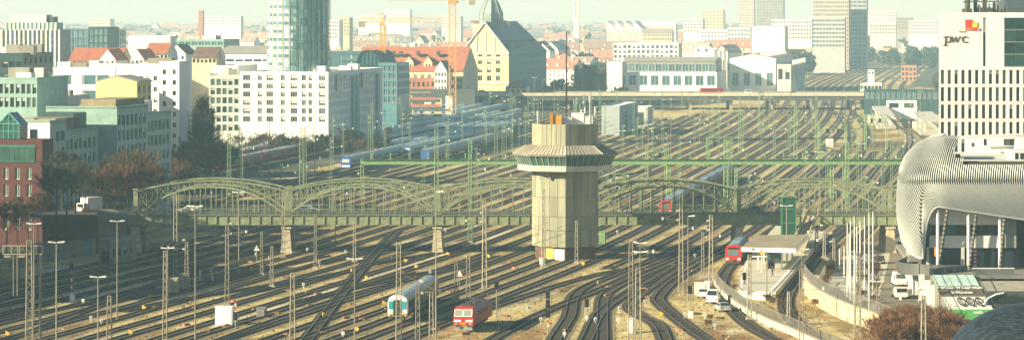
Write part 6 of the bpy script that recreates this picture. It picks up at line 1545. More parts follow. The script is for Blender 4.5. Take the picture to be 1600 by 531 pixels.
b.front(rc_, 'double'); b.right([(3 + k * 6.2, b.h - 3.2 - 4.1 * r, 2.0, 2.6) for r in range(5) for k in range(20)], 'blue', 1); b.rest()
rh = ZT(35, 1620) - b.h; A, Bc, Cc, Dc = (p + V((0, 0, b.h)) for p in (b.A, b.B, b.C, b.D)); e = (A + Bc) / 2 + V((0, 0, rh)); f = (Cc + Dc) / 2 + V((0, 0, rh))
b.mb.face([A, Bc, e])
rmh = MB(); hipf = f - b.t * 26
for q in ([Bc + b.u * .8 - V((0, 0, 1)), Cc + b.u * .8 - V((0, 0, 1)), hipf, e - b.t * .0], [Dc - b.u * .8, A - b.u * .8 - V((0, 0, 1)), e, hipf], [Cc + b.u * .8 - V((0, 0, 1)), Dc, hipf]): rmh.face([p + V((0, 0, .25)) for p in q])
rmh.build('roof', M('malt_roof', (.07, .115, .13), .5, var=.2, scale=.2), b.o)
for lv, (fz, dzz) in enumerate(((.08, 2.2), (.26, 2.0))):
    for k in range(16 if lv == 0 else 0):
        p = Bc.lerp(e, fz) + b.t * (7 + k * 7.2); mm = MB(); mm.hexa(p, b.t * 4.4, -b.u * 3, (0, 0, dzz + 1)); mm.build('roof_dormer', M('dormer_teal', (.07, .13, .15), .5), b.o)
for k in range(2): mm = MB(); p = Bc.lerp(e, .22 + .12 * k) + V((0, 0, .25)); mm.hexa(p + b.t * 2, b.t * 108, b.u * .5, (0, 0, .7)); mm.build('roof_band', slate, b.o)
for z in (84.5, 91, 130):
    mm = MB(); mm.hexa(-b.t * .4 + V((0, 0, ZT(z, 1620) - .3)), b.u * b.w, b.t * .4, (0, 0, .6)); mm.build('cornice', white, b.o)
for k in range(5): mm = MB(); mm.hexa(b.u * (b.w * (.13 + .185 * k)) - b.t * .25 + V((0, 0, b.h + .5)), b.u * .5, b.t * .25, (0, 0, min(rh * (1 - abs(.13 + .185 * k - .5) * 2) * .9, 9.5))); mm.build('gable_pilaster', white, b.o)
for s in range(4): mm = MB(); mm.hexa(b.u * ((733 + s * 14 - 720) * sx_) - b.t * .05 + V((0, 0, ZT(78.5, 1620))), b.u * 2.0, b.t * .1, (0, 0, 1.8)); mm.build('gable_window', offw, b.o)
for s, (A1, B1) in enumerate(((A, e), (Bc, e))): mm = MB(); mm.bar(A1 - b.t * .2, B1 - b.t * .2, .8, .5); mm.build('verge', white, b.o)
# glass turret
cx = e + b.t * 20; rtp = 5.6; mm = MB(); mm.lathe([(rtp * 1.05, cx.z - 7), (rtp * 1.05, cx.z + 1.0), (rtp * 1.12, cx.z + 1.1), (rtp * 1.12, cx.z + 1.6)], 8, cx.x, cx.y); mm.build('turret_base', M('copper_green', (.22, .27, .25), .6), b.o)
mm = MB(); mm.lathe([(rtp, cx.z + 1.6), (rtp, cx.z + 4.4), (rtp * .62, cx.z + 9.5), (rtp * .30, cx.z + 12), (.05, cx.z + 12.6)], 8, cx.x, cx.y); mm.build('turret_glass', M('turret_glazing', (.26, .33, .31), .3, spec=.6), b.o)
for k in range(8):
    t_ = 2 * math.pi * k / 8; pr_ = [(rtp * 1.02, cx.z + 1.6), (rtp * 1.02, cx.z + 4.4), (rtp * .64, cx.z + 9.5), (rtp * .31, cx.z + 12)]; mm = MB(); mm.tube([(cx.x + r * math.cos(t_), cx.y + r * math.sin(t_), z) for r, z in pr_], .22, 4); mm.build('turret_rib', M('copper_green', (.16, .30, .28)), b.o)
mm = MB(); mm.hexa(b.A + V((0, 0, ZT(35.5, 1680) - 11)) + b.t * 60 + b.u * -4, b.u * 18, b.t * 10, (0, 0, 11)); mm.build('rear_hall', cream, b.o); mm = MB(); mm.hexa(b.A + b.t * 59 + b.u * -5 + V((0, 0, ZT(35, 1680))), b.u * 17, b.t * 11, (0, 0, .8)); mm.build('rear_roof', redroof, b.o)
b.done([cream, M('malt_side_shade', (.23, .33, .34), .8, var=.12)])  # right wall: shade on the cream plaster painted as teal
b = block('hipped_pavilion', 'small cream pavilion with a brown hipped roof at the foot of the malt house', 790, 822, 137, 1590, 12, 'dark', (4, 1, 1, 1.6, 1, 3), None, cream, brownroof, gable=('u', 3.2), hip=4)
# cranes
def crane(px, ytop, ybase, lab, jibs, Y=None, w=1.9):
    a = G(px, ybase) if Y is None else V((XX(px, Y), Y, 0)); h = ZT(ytop, a.y); o = thing('tower_crane', lab, 'crane', a, 0, 'yellow tower cranes')
    cm = M('crane_yellow', (.70, .36, .06), .6, var=.12); inst('mast', lattice_mesh(h, w, w, cm, w * 1.1, False, .32), o)
    m = MB(); m.box(0, 0, h, w * 1.3, w * 1.3, 1.4); m.bar((0, 0, h), (0, 0, h + 5), .5); m.build('slewing_ring', cm, o); m = MB(); m.box(w * .9, -.6, h + .2, 1.5, 1.5, 2.0); m.build('cab', whitep, o)
    for L, nm in jibs:
        m = MB(); s = 1 if L > 0 else -1; n = int(abs(L) / 2.2); 
        for k in range(n):
            x0, x1 = L * k / n, L * (k + 1) / n
            for y in (-.6, .6): m.bar((x0, y, h + 1.4), (x1, y, h + 1.4), .2); m.bar((x0, y, h + 1.4), ((x0 + x1) / 2, 0, h + 2.9), .14); m.bar(((x0 + x1) / 2, 0, h + 2.9), (x1, y, h + 1.4), .14)
            m.bar((x0, 0, h + 2.9), (x1, 0, h + 2.9), .22)
        m.build(nm, M('jib_paint', (.55, .33, .15), .6), o)
        m = MB(); m.bar((0, 0, h + 5), (L * .75, 0, h + 2.9), .1); m.build('tie', steeld, o)
        if nm == 'counter_jib': m = MB(); m.box(L * .9, 0, h - .6, 2.6, 1.6, 2.4); m.build('counterweight', conc, o)
    m = MB(); m.box(0, 0, -.1, 6, 6, .8); m.build('base', conc, o)
crane(598, 41, 176, 'slim orange tower crane with its jib reaching over the red roofs', ((23, 'jib'), (-9, 'counter_jib')), 1290)
crane(707, 6, 176, 'taller yellow tower crane in front of the malt house gable', ((-27, 'jib'), (9, 'counter_jib')), 1370, 2.7)
# building site
a = V((XX(665, 1375), 1375, 0)); o = thing('building_shell', 'unfinished concrete shell of a building with formwork and red edge boards at the crane foot', 'building', a); q = 1375 / F
for k in range(4):
    m = MB(); w = (62 - 8 * k) * q; m.box(w * .5 - 8, 0, 4 + k * 2.9, w, 14 - k * 2, .3); m.build('floor_slab', conc, o)
    for i in range(7): m = MB(); m.box(w * i / 6.3 - 8 + .5, -5 + k, 1 + k * 2.9, .5, .5, 3.0); m.build('column', offw, o)
    if k in (1, 2): m = MB(); m.box(w * .5 - 8, -7 + k, 4.3 + k * 2.9, w, .1, .9); m.build('edge_board', M('edge_red', (.50, .16, .10), .7), o)
for k in range(3): m = MB(); m.box(1 + k * 4.4, -4, .5, 2.8, .4, 9 + k); m.build('wall_form', white if k != 1 else cream, o)
cont = []
for i in range(26):
    px, py = R.uniform(612, 760), R.uniform(160, 182); p = G(px, py); p.y = R.uniform(1320, 1400); p.x = XX(px, p.y); o = thing('site_container', None, 'container', (p.x, p.y, 0), R.uniform(-.4, .4), 'containers and machines on the building site'); m = MB(); cm_ = R.choice((orange, whitep, redp, bluep, yellowp, offw)); m.box(0, 0, 0, R.uniform(2.5, 5), 2.4, 2.5); m.build('body', cm_, o); m = MB(); m.box(0, 0, 2.5, 2.6, 2.5, .12); m.build('lid', greyroof, o); o['label'] = {orange: 'orange', whitep: 'white', redp: 'red', bluep: 'blue', yellowp: 'yellow', offw: 'grey'}[cm_] + ' site container'; cont.append(o)

bycol = {}
for o in cont: bycol.setdefault(o['label'], []).append(o)
L0_ = LAND; LAND = [(598, 170, 'the slim orange crane foot'), (707, 170, 'the yellow crane foot'), (665, 160, 'the unfinished concrete shell')]
for c_, l in bycol.items(): rank_labels(l, c_)
LAND = L0_
# ---------------------------------------------------------------- middle distance to the right of the tower
DY = 1566.0
db = thing('road_bridge', 'long flat pale road bridge crossing the tracks far beyond the control tower', 'bridge', (XX(735, DY), DY, 0)); x0 = XX(735, DY); Ld = XX(1500, DY) - x0; zD = ZT(148.5, DY)
m = MB(); m.box(Ld / 2, 16, zD - 2.6, Ld, 31.8, 2.6); m.build('deck', M('bridge_soffit', (.10, .11, .10), .9), db)  # deck side deepened and darkened to paint the shade below it
m = MB(); m.box(Ld / 2, -.2, zD - .5, Ld, .4, 1.5); m.build('parapet', M('bridge_parapet', (.62, .55, .42), .8), db); m = MB(); m.box(Ld / 2, 32.2, zD - .5, Ld, .4, 1.5); m.build('parapet', conc, db)
for k in range(12):
    for yy in (3, 27): m = MB(); m.box(Ld * (k + .4) / 12, yy, 0, 1.2, 1.6, zD - 2.5); m.build('pier', conc, db)
def deckcar(px, lab, col, L=4.4, h=1.5, lane=5, cat='car', nm='distant_car', Y=DY, z=None):
    o = thing(nm, lab, cat, (XX(px, Y), Y + lane, zD if z is None else z)); m = MB()
    if L < 6: m.prism([(-L / 2, -.85), (L / 2, -.85), (L / 2, .85), (-L / 2, .85)], .3, .85); m.prism([(-L * .25, -.75), (L * .3, -.75), (L * .3, .75), (-L * .25, .75)], .85, h)
    else: m.prism([(-L / 2, -1.2), (L / 2, -1.2), (L / 2, 1.2), (-L / 2, 1.2)], .4, h)
    m.build('body', col, o); m = MB(); m.box(L * .02, -.78 if L < 6 else -1.22, h * .62, L * .5 if L < 6 else L * .92, .05, h * .28); m.build('windows', glass, o)
    for x in (-L * .3, L * .3): m = MB(); m.cyl((x, -.9, .33), (x, -.7, .33), .33, .33, 8); m.build('wheel', black, o)
deckcar(1113, 'red bus driving over the far road bridge', redp, 11, 3.1, 5, 'bus', 'red_bus'); deckcar(1022, 'white car on the far road bridge near the halls', carw); deckcar(1080, 'silver car on the far road bridge before the red bus', silverc); deckcar(1170, 'white van on the far road bridge behind the red bus', carw, 5.5, 2.3); deckcar(1190, 'pale car on the far road bridge, second behind the red bus', silverc); deckcar(958, 'silver car on the far road bridge close to the shed roofs', silverc); deckcar(752, 'yellow van on the road bridge below the malt house', yellowp, 5.4, 2.2); deckcar(880, 'white car on the road bridge below the bare poplars', carw); deckcar(1240, 'dark car alone on the far road bridge above the curving tracks', cark)
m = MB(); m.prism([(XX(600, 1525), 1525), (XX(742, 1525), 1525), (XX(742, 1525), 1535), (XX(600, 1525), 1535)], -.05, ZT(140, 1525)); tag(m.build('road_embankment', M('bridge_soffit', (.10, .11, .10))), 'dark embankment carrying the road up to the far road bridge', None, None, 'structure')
# second far bridge
FY = 3300.0; fb = thing('far_bridge', 'faint pale bridge in the haze across the converging tracks', 'bridge', (XX(1265, FY), FY, 0)); zF = ZT(79, FY); Lf = XX(1470, FY) - XX(1265, FY)
m = MB(); m.box(Lf / 2, 8, zF - 1.5, Lf, 16, 1.5); m.box(Lf / 2, 0, zF, Lf, .4, 1.4); m.build('deck', offw, fb)
for k in range(6): m = MB(); m.box(Lf * (k + .5) / 6, 6, 0, 2, 3, zF - 1.5); m.build('pier', conc, fb)
deckcar(1387, 'yellow truck on the faint far bridge', yellowp, 9, 4.2, 3, 'truck', 'yellow_truck', FY, zF)
# sheds and halls
b = block('pale_shed', 'pale blue grey shed with a dark arched opening beside the main tracks', 940, 968, 166, 1240, 60, None, None, None, M('shed_wall', (.36, .42, .42), .7), white)
mm = MB(); mm.extrude_x([(0, 0)] + [(4 - 4 * math.cos(math.pi * k / 8), 6 + 2.5 * math.sin(math.pi * k / 8)) for k in range(9)] + [(8, 0)], 0, .1, 0); d_ = mm.build('arch_door', slate, b.o); d_.location = b.B + b.t * 16 + b.u * .05; d_.rotation_euler = (0, 0, math.atan2(b.u.y, b.u.x))
block('pale_shed', 'smaller flat roofed shed with green posts behind the arched shed', 985, 1012, 168, 1330, 20, 'dark', (3, 1, 4, 5, 2, 4), None, offw, white)
b = block('depot_hall', 'long low depot hall with white piers and dark gates beyond the road bridge', 962, 1120, 113, 1850, 60, 'blue', (9, 1, 4.4, 5.5, 1.8, 3), None, white, greyroof)
block('depot_clerestory', 'grey clerestory storey with a sloping roof on the depot hall', 972, 1118, 96, 1875, 40, 'blue', (14, 1, 3.4, 4.0, 1.6, 3), None, greyroof, greyroof, gable=('u', 2.0))
block('depot_end_block', 'sunlit white end block of the depot hall', 948, 972, 97, 1845, 20, None, None, None, white, greyroof)
block('sawtooth_office', 'pale office with rows of windows and yellow roof edge behind the depot hall', 958, 1060, 68, 2150, 24, 'double', (14, 4, 2.0, 2.0, 1.2, 3.2), None, white, M('yellow_edge', (.60, .50, .22), .8))
block('workshop_block', 'white workshop block with grey chimneys behind the depot hall', 1085, 1110, 74, 2100, 22, 'dark', (2, 1, 1.5, 2, 1, 3), None, white, greyroof)
for k in range(4): o = thing('chimney_stack', f'white chimney stack, {("first", "second", "third", "last")[k]} of the four before the workshop hall', 'chimney', (XX(1113 + k * 7, 2020), 2020 + k, 0)); mm = MB(); mm.box(0, 0, 0, 2.0, 2.0, ZT(76 + (k % 2) * 3, 2020)); mm.build('shaft', white, o); mm = MB(); mm.box(0, 0, ZT(76 + (k % 2) * 3, 2020), 2.3, 2.3, .5); mm.build('cap', conc, o)
b = block('workshop_hall', 'white gabled workshop hall with tall windows and a stepped roof of skylights', 1140, 1212, 92, 1900, 150, 'blue', (4, 1, 3.6, 7.5, 8.0, 3), (22, 1, 3.0, 6, 3, 3), white, M('hall_roof_pale', (.40, .36, .28), .8), gable=('t', 2.6))
for k in range(7): mm = MB(); p = b.u * (b.w * .62) + b.t * (14 + k * 19) + V((0, 0, b.h + 1.4)); mm.hexa(p, b.u * 7, b.t * 7, (0, 0, 1.6)); mm.build('skylight', white, b.o)
b = block('lean_to_hall', 'lower open hall with tall white posts along the workshop', 1214, 1236, 101, 1880, 120, 'dark', (2, 1, 2.5, 6, 2.5, 3), (16, 1, 5, 7, 1.5, 3), offw, greyroof)
for k in range(8): mm = MB(); p = b.B + b.t * (4 + k * 15) + b.u * .4; mm.hexa(p, b.u * .7, b.t * .7, (0, 0, b.h + 2.5)); mm.build('post', white, b.o)
# far station by the road bridge
def canopy(px0, px1, y0, Y, L, lab, h=5.0):
    o = thing('station_canopy', lab, 'canopy', (XX(px0, Y), Y, 0)); t = V((.09, 1, 0)).normalized(); w = XX(px1, Y) - XX(px0, Y); m = MB(); m.hexa((0, 0, h), (w, 0, 0), t * L, (0, 0, .4)); m.build('roof', M('station_roof', (.50, .48, .42), .7), o)
    m = MB(); m.hexa((-.5, -1, -.02), (w + 1, 0, 0), t * (L + 2), (0, 0, .95)); m.build('platform', pave, o)
    for k in range(6):
        for s in (.2, .8): m = MB(); p = t * (L * (k + .4) / 6) + V((w * s, 0, .9)); m.box(p.x, p.y, p.z, .35, .35, h - .9); m.build('column', white, o)
    m = MB(); m.box(w / 2, L * .4, .95, 3, 5, 2.7); m.build('kiosk', offw, o)
canopy(1372, 1398, 175, 1310, 130, 'pale canopy over the curved platform of the far station'); canopy(1440, 1475, 190, 1240, 120, 'second pale station canopy beside the white office tower')
b = block('station_hall', 'dark teal glazed station hall on the end of the road bridge', 1350, 1480, 141, 1500, 18, 'blue', (18, 1, 2.0, 3.0, .8, 3), None, teald, offw)
block('white_station_frame', 'white framed station entrance below the teal hall', 1385, 1432, 158, 1440, 8, 'dark', (3, 1, 4.2, 2.2, .8, 3), None, white, white)
block('pale_low_house', 'pale low house with white top at the road bridge end', 1344, 1378, 131, 1600, 14, 'dark', (6, 1, 1.4, 1.6, 1, 3), None, offw, white)
block('brick_cube', 'pale brick block standing alone in the far yard', 1408, 1432, 103, 2250, 16, 'dark', (4, 3, 1.5, 1.8, 1.4, 3.2), None, M('pale_brick_2', (.42, .22, .13), .85), greyroof)
block('far_yard_house', 'small white hut among the far tracks', 1356, 1366, 110, 2100, 8, 'dark', (2, 1, 1.2, 1.4, 1, 3), None, white, white)
block('hut', 'white hut with flat lid behind the green signal portal', 1290, 1302, 218, 1130, 4, None, None, None, offw, white)
# ---------------------------------------------------------------- named buildings far in the haze
FARB = [('pink_grid_tower', 'tall pinkish grid tower rising out of the haze', 1271, 1326, -6, 2700, 30, (18, 26, 1.0, 2.3, 1, 3.3), M('far_pink_hazed', (.58, .48, .42), .8)), ('grey_slab_tower', 'grey blue slab tower joined to the pink grid tower', 1326, 1354, -6, 2740, 26, (5, 26, 3.2, 1.7, 1, 3.3), M('far_grey', (.42, .46, .46), .7)),  # far pink paled, haze put into the wall colour
        ('faint_tower', 'faint pink tower far off between the white blocks', 1155, 1178, -4, 4300, 24, (6, 16, 2, 2, 1, 3.6), M('far_pink_hazed', (.58, .48, .42))), ('faint_tower', 'faint grey twin of the pink tower far off', 1182, 1224, -8, 4200, 26, (9, 18, 2.4, 2, 1, 3.6), greyroof),
        ('white_church_tower', 'slim white tower standing alone on the far skyline', 896, 904, -2, 4000, 6, (1, 1, 1.6, 22, 3, 4), white), ('brick_church_tower', 'faint brick church tower on the far skyline', 310, 317, 17, 3600, 6, (1, 2, 1.2, 2, 2, 6), M('pale_brick', (.36, .14, .08))),
        ('white_slab', 'long white slab building beside the faint brick church tower', 318, 376, 26, 3700, 14, (12, 3, 2.2, 1.6, 1, 3.4), white),
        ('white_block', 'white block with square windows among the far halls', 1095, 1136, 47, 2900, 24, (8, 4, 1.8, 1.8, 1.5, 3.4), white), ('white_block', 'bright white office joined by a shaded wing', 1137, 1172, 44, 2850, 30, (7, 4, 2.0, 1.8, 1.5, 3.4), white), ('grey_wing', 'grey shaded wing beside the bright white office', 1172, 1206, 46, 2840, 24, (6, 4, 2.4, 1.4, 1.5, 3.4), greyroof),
        ('white_hall', 'large plain white hall in front of the far pink tower', 1175, 1226, 42, 2600, 40, None, white), ('window_block', 'long white block with rows of windows behind the plain hall', 1206, 1268, 31, 2950, 24, (14, 5, 1.8, 1.8, 1.5, 3.4), white), ('grey_balcony_block', 'grey balconied block at the foot of the pink grid tower', 1270, 1320, 28, 2550, 22, (10, 7, 2.0, 1.6, 1.5, 3.2), M('far_grey', (.42, .46, .46))),
        ('yellow_white_block', 'stacked yellowish white block on the skyline', 1096, 1130, 16, 4200, 30, (6, 6, 3, 1.8, 2, 4), cream), ('stepped_block', 'stepped white block left of the yellowish one'.replace('left of', 'next to'), 1068, 1098, 30, 3600, 26, (6, 4, 2.4, 1.8, 1.5, 3.6), white),
        ('long_white_row', 'long white row under a red roof on the hazy plain', 1002, 1056, 40, 3300, 16, (16, 2, 1.4, 1.6, 1, 3.2), white), ('white_row_house', 'cream row house with brown roof before the long white row', 1004, 1050, 52, 2700, 16, (12, 2, 1.3, 1.6, 1, 3.2), cream),
        ('far_flats', 'pale flats on the skyline behind the slim crane', 690, 720, 26, 3800, 16, (9, 4, 1.6, 1.6, 1, 3.2), offw), ('far_flats', 'pale stepped flats on the skyline over the red brewery roof', 600, 640, 16, 4600, 20, (10, 5, 2, 1.8, 1, 3.4), white), ('far_flats', 'white flats on the skyline beside the round tower', 500, 530, 32, 2700, 16, (8, 5, 1.4, 1.4, 1, 3.0), white), ('far_flats', 'white flats with a tall core on the skyline beyond the crane jib', 528, 546, 28, 2750, 14, (4, 5, 1.4, 1.4, 1, 3.0), cream), ('far_flats', 'white terraced flats in the haze near the left high rise'.replace('left ', 'gridded '), 140, 172, 30, 3700, 18, (8, 3, 1.8, 1.6, 1, 3.2), offw), ('far_flats', 'wide white flats far beyond the shingled rooftops', 560, 600, 24, 4300, 16, (10, 4, 2, 1.6, 1, 3.2), white),
        ('hazy_block', 'hazy white block at the edge of the white office tower', 1420, 1466, 33, 3500, 20, (10, 4, 2, 1.8, 1, 3.4), white), ('hazy_block', 'hazy white block beyond the brick cube', 1360, 1400, 38, 3400, 20, (9, 3, 2, 1.8, 1, 3.4), offw), ('hazy_block', 'hazy grey block behind the brick cube', 1400, 1426, 28, 3900, 20, (7, 4, 2, 1.8, 1, 3.4), greyroof), ('hazy_block', 'hazy long white block at the skyline behind the slab tower', 1352, 1400, 18, 4400, 20, (10, 4, 2.4, 2, 1, 3.6), white)]
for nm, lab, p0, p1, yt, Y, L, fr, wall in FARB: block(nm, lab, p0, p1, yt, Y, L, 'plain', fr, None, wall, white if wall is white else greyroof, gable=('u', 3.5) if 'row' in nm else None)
b = Bld('sawtooth_hall', 'hall with a row of sawtooth roof lights far behind the poplars', 948, 1004, 46, 2850, 40); b.rest(); b.front([]); b.right([])
for k in range(4):
    m = MB(); w = b.w / 4; p = b.u * (w * k) + V((0, 0, b.h)); q = [p, p + b.u * w, p + V((0, 0, 7))]; m.face(q); m.face([x + b.t * 40 for x in q][::-1]); m.face([q[0], q[0] + b.t * 40, q[2] + b.t * 40, q[2]]); m.face([q[1], q[2], q[2] + b.t * 40, q[1] + b.t * 40]); m.build('sawtooth', white, b.o)
b.done(M('far_grey', (.42, .46, .46)))
# ---------------------------------------------------------------- the many far houses
roofs = [M('haze_paled_red_roof', (.40, .20, .14), .85), M('haze_paled_brown_roof', (.27, .20, .16), .85), greyroof, M('haze_paled_slate', (.16, .19, .20), .7), M('pinkish_roof', (.30, .16, .11), .85)]; walls = [white, offw, cream, M('sand_plaster', (.55, .45, .33), .8)]  # far roof colours paled, with haze put into them
def house_mesh(k):
    rr = random.Random(k); L, D, h = rr.choice((12, 16, 22, 30, 44)), rr.choice((10, 12, 14)), rr.choice((9, 11, 13, 16, 19)); m = MB(); flat = k % 4 == 3
    m.box(0, 0, 0, L, D, h, 0)
    for r in range(int(h / 3.1)):
        n = int(L / 2.8)
        for i in range(n):
            if rr.random() < .93: m.face([(-L / 2 + L * (i + .28) / n, -D / 2 - .04, h - 2.6 - 3.0 * r), (-L / 2 + L * (i + .72) / n, -D / 2 - .04, h - 2.6 - 3.0 * r), (-L / 2 + L * (i + .72) / n, -D / 2 - .04, h - 1.0 - 3.0 * r), (-L / 2 + L * (i + .28) / n, -D / 2 - .04, h - 1.0 - 3.0 * r)], 2)
    if flat:
        m.box(0, 0, h, L * .98, D * .97, .4, 1); m.box(L * .2, 0, h + .4, 4, 4, 2.4, 0); m.box(-L * .25, 1, h + .4, 2.5, 3, 1.4, 0)
    else:
        rh = D * rr.uniform(.38, .6); e = .5; a = [(-L / 2 - e, -D / 2 - e, h - .3), (L / 2 + e, -D / 2 - e, h - .3), (L / 2 + e, D / 2 + e, h - .3), (-L / 2 - e, D / 2 + e, h - .3), (-L / 2 - e, 0, h + rh), (L / 2 + e, 0, h + rh)]
        m.face([a[0], a[1], a[5], a[4]], 1); m.face([a[2], a[3], a[4], a[5]], 1)
        for s in (-1, 1): m.face([(s * L / 2, -D / 2, h), (s * L / 2, D / 2, h), (s * L / 2, 0, h + rh - .3)], 0)
        for i in range(rr.choice((1, 2, 3))): m.box(rr.uniform(-L * .4, L * .4), rr.uniform(-1, 1), h + rh * .5, .9, .9, rh * .5 + 1.4, 0)
        for i in range(int(L / 7)): x = -L / 2 + 3.5 + i * 7; m.hexa((x - .8, -D * .36, h + rh * .3), (1.6, 0, 0), (0, D * .2, 0), (0, 0, 1.5), 0)
    return m.mesh('house', [rr.choice(walls), roofs[k % 5] if not flat else rr.choice((greyroof, white, flatroof)), M('far_glass_hazed', (.15, .17, .17))]), flat, L
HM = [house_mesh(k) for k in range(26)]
fh = []; R2 = random.Random(11); tries = 0
def corridor(px, Y):
    x = XX(px, Y); l = (-112 if Y < 1450 else -34) + g(Y) if Y < 4000 else 1e9; return l - 14 < x < 150 + g(min(Y, 4000)) + 14 if Y < 4000 else False
occ = []
while len(fh) < 285 and tries < 9000:
    tries += 1; py = R2.uniform(58, 152); Y = F * H / (py - YH); px = R2.uniform(-10, 1466); x = XX(px, Y)
    if corridor(px, Y): continue
    if px < 340 and Y < 1560: continue
    if 340 <= px < 730 and Y < 1720: continue
    if 690 < px < 880 and Y < 2000: continue
    if 930 < px < 1290 and Y < 2350: continue
    if px >= 1290 and Y < 3400: continue
    if 880 <= px <= 930 and Y < 2100: continue
    k = R2.randrange(26); me, fl, L = HM[k]
    if any(abs(x - a) < (L + l) / 2 + 3 and abs(Y - c) < 22 for a, c, l in occ): continue
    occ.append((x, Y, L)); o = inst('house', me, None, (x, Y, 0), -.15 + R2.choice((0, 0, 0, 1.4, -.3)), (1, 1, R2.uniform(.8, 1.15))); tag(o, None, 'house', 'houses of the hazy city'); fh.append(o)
LAND2 = LAND; LAND = [(466, 60, 'the round glass tower'), (757, 60, 'the malt house gable'), (48, 55, 'the gridded high rise'), (600, 90, 'the slim orange crane'), (900, 20, 'the slim white skyline tower'), (1298, 40, 'the pink grid tower'), (313, 26, 'the brick church tower'), (1200, 60, 'the plain white hall'), (1030, 75, 'the office with yellow roof edge'), (1420, 110, 'the brick cube'), (220, 70, 'the blue green hall roof'), (150, 90, 'the red tiled house'), (380, 90, 'the broad grey hall roof'), (640, 60, 'the crane jib over the brewery'), (975, 40, 'the sawtooth hall'), (560, 45, 'the skyline flats near the crane'), (1100, 40, 'the stepped white blocks'), (1440, 50, 'the white office tower edge'), (860, 70, 'the far end of the malt house roof')]
desc = {}
for o in fh:
    k = [h[0] for h in HM].index(o.data); desc.setdefault(('flat roofed' if HM[k][1] else {0: 'red roofed', 1: 'brown roofed', 2: 'grey roofed', 3: 'slate roofed', 4: 'pinkish roofed'}[k % 5]) + ' house', []).append(o)
for d_, l in desc.items(): rank_labels(l, 'hazy ' + d_)
LAND = LAND2
# farther roofs that read as one mass
m = MB(); R3 = random.Random(5)
for i in range(1500):
    Y = R3.uniform(3800, 9500); px = R3.uniform(-20, 1480); x = XX(px, Y); L, D, h = R3.uniform(10, 40), R3.uniform(10, 16), R3.uniform(8, 18); mi = R3.randrange(4)
    m.box(x, Y, 0, L, D, h, mi)
    if R3.random() < .6: a = .5; m.face([(x - L / 2, Y - D / 2 - a, h), (x + L / 2, Y - D / 2 - a, h), (x + L / 2, Y, h + 5), (x - L / 2, Y, h + 5)], 4 + i % 3); m.face([(x + L / 2, Y + D / 2, h), (x - L / 2, Y + D / 2, h), (x - L / 2, Y, h + 5), (x + L / 2, Y, h + 5)], 4 + i % 3)
tag(m.build('distant_rooftops', [white, offw, cream, greyroof, roofs[0], roofs[1], roofs[3]]), 'mass of far rooftops fading into the haze', None, None, 'stuff')
# ---------------------------------------------------------------- trees
def bare_tree(seed, ht, spread, ntw, tw_len, tw_w, limbs=8, lean=.5, trunk_r=.16, start=.25, mat=None):
    rr = random.Random(seed); tr = MB(); cr = MB(); top = V((rr.uniform(-.3, .3), rr.uniform(-.3, .3), ht * .82))
    mid = V((rr.uniform(-.2, .2), rr.uniform(-.2, .2), ht * .4)); tr.cyl((0, 0, -.1), mid, trunk_r, trunk_r * .7, 7); tr.cyl(mid, top, trunk_r * .7, trunk_r * .2, 6); ends = []
    for i in range(limbs):
        f = start + (.8 - start) * (i + rr.random() * .6) / limbs; p = V((0, 0, 0)).lerp(mid, f / .4) if f < .4 else mid.lerp(top, (f - .4) / .6); a = i * 2.4 + rr.uniform(-.5, .5); L = ht * spread * (1.1 - f * .75) * rr.uniform(.75, 1.2)
        q = p + V((math.cos(a) * L * lean * 1.3, math.sin(a) * L * lean * 1.3, L * (1.25 - lean))); tr.cyl(p, q, trunk_r * (.55 - .3 * f), trunk_r * .15, 5, 0, False)
        for j in range(5):
            s = p.lerp(q, .3 + .7 * j / 5); e = s + V((rr.uniform(-1, 1), rr.uniform(-1, 1), rr.uniform(.1, 1.2))).normalized() * L * rr.uniform(.3, .55); tr.cyl(s, e, trunk_r * .2, trunk_r * .06, 4, 0, False); ends.append((s, e))
        ends.append((p, q))
    ends += [(mid, top)] * 3
    for i in range(ntw):
        s, e = rr.choice(ends); b = s.lerp(e, rr.uniform(.25, 1.05)); d = ((e - s).normalized() * .8 + V((rr.uniform(-1, 1), rr.uniform(-1, 1), rr.uniform(-.35, 1.1)))).normalized(); c = b + d * tw_len * rr.uniform(.5, 1.3); n = d.cross(V((rr.uniform(-1, 1), rr.uniform(-1, 1), rr.uniform(-1, 1)))).normalized() * tw_w * rr.uniform(.5, 1.2); md = b.lerp(c, .5) + n * 1.5
        cr.face([b - n, b + n, md + n * .8, md - n * .8]); cr.face([md - n * .8, md + n * .8, c])
    return tr, cr
TP = {}
def plant_tree(kind, loc, s, lab, cat='tree', name='bare_tree', group=None, mat=twig, hs=None):
    if kind not in TP: a, c = KIND[kind](); TP[kind] = (a, c)
    o = thing(name, lab, cat, loc, R.uniform(0, 6.28), group); a, c = TP[kind]
    inst('trunk', cached(('tr', kind), lambda: a.mesh('trunk', trunkm)), o, (0, 0, 0), 0, (s, s, hs or s)); inst('crown', cached(('cr', kind, mat.name), lambda: c.mesh('crown', mat)), o, (0, 0, 0), 0, (s, s, hs or s)); return o
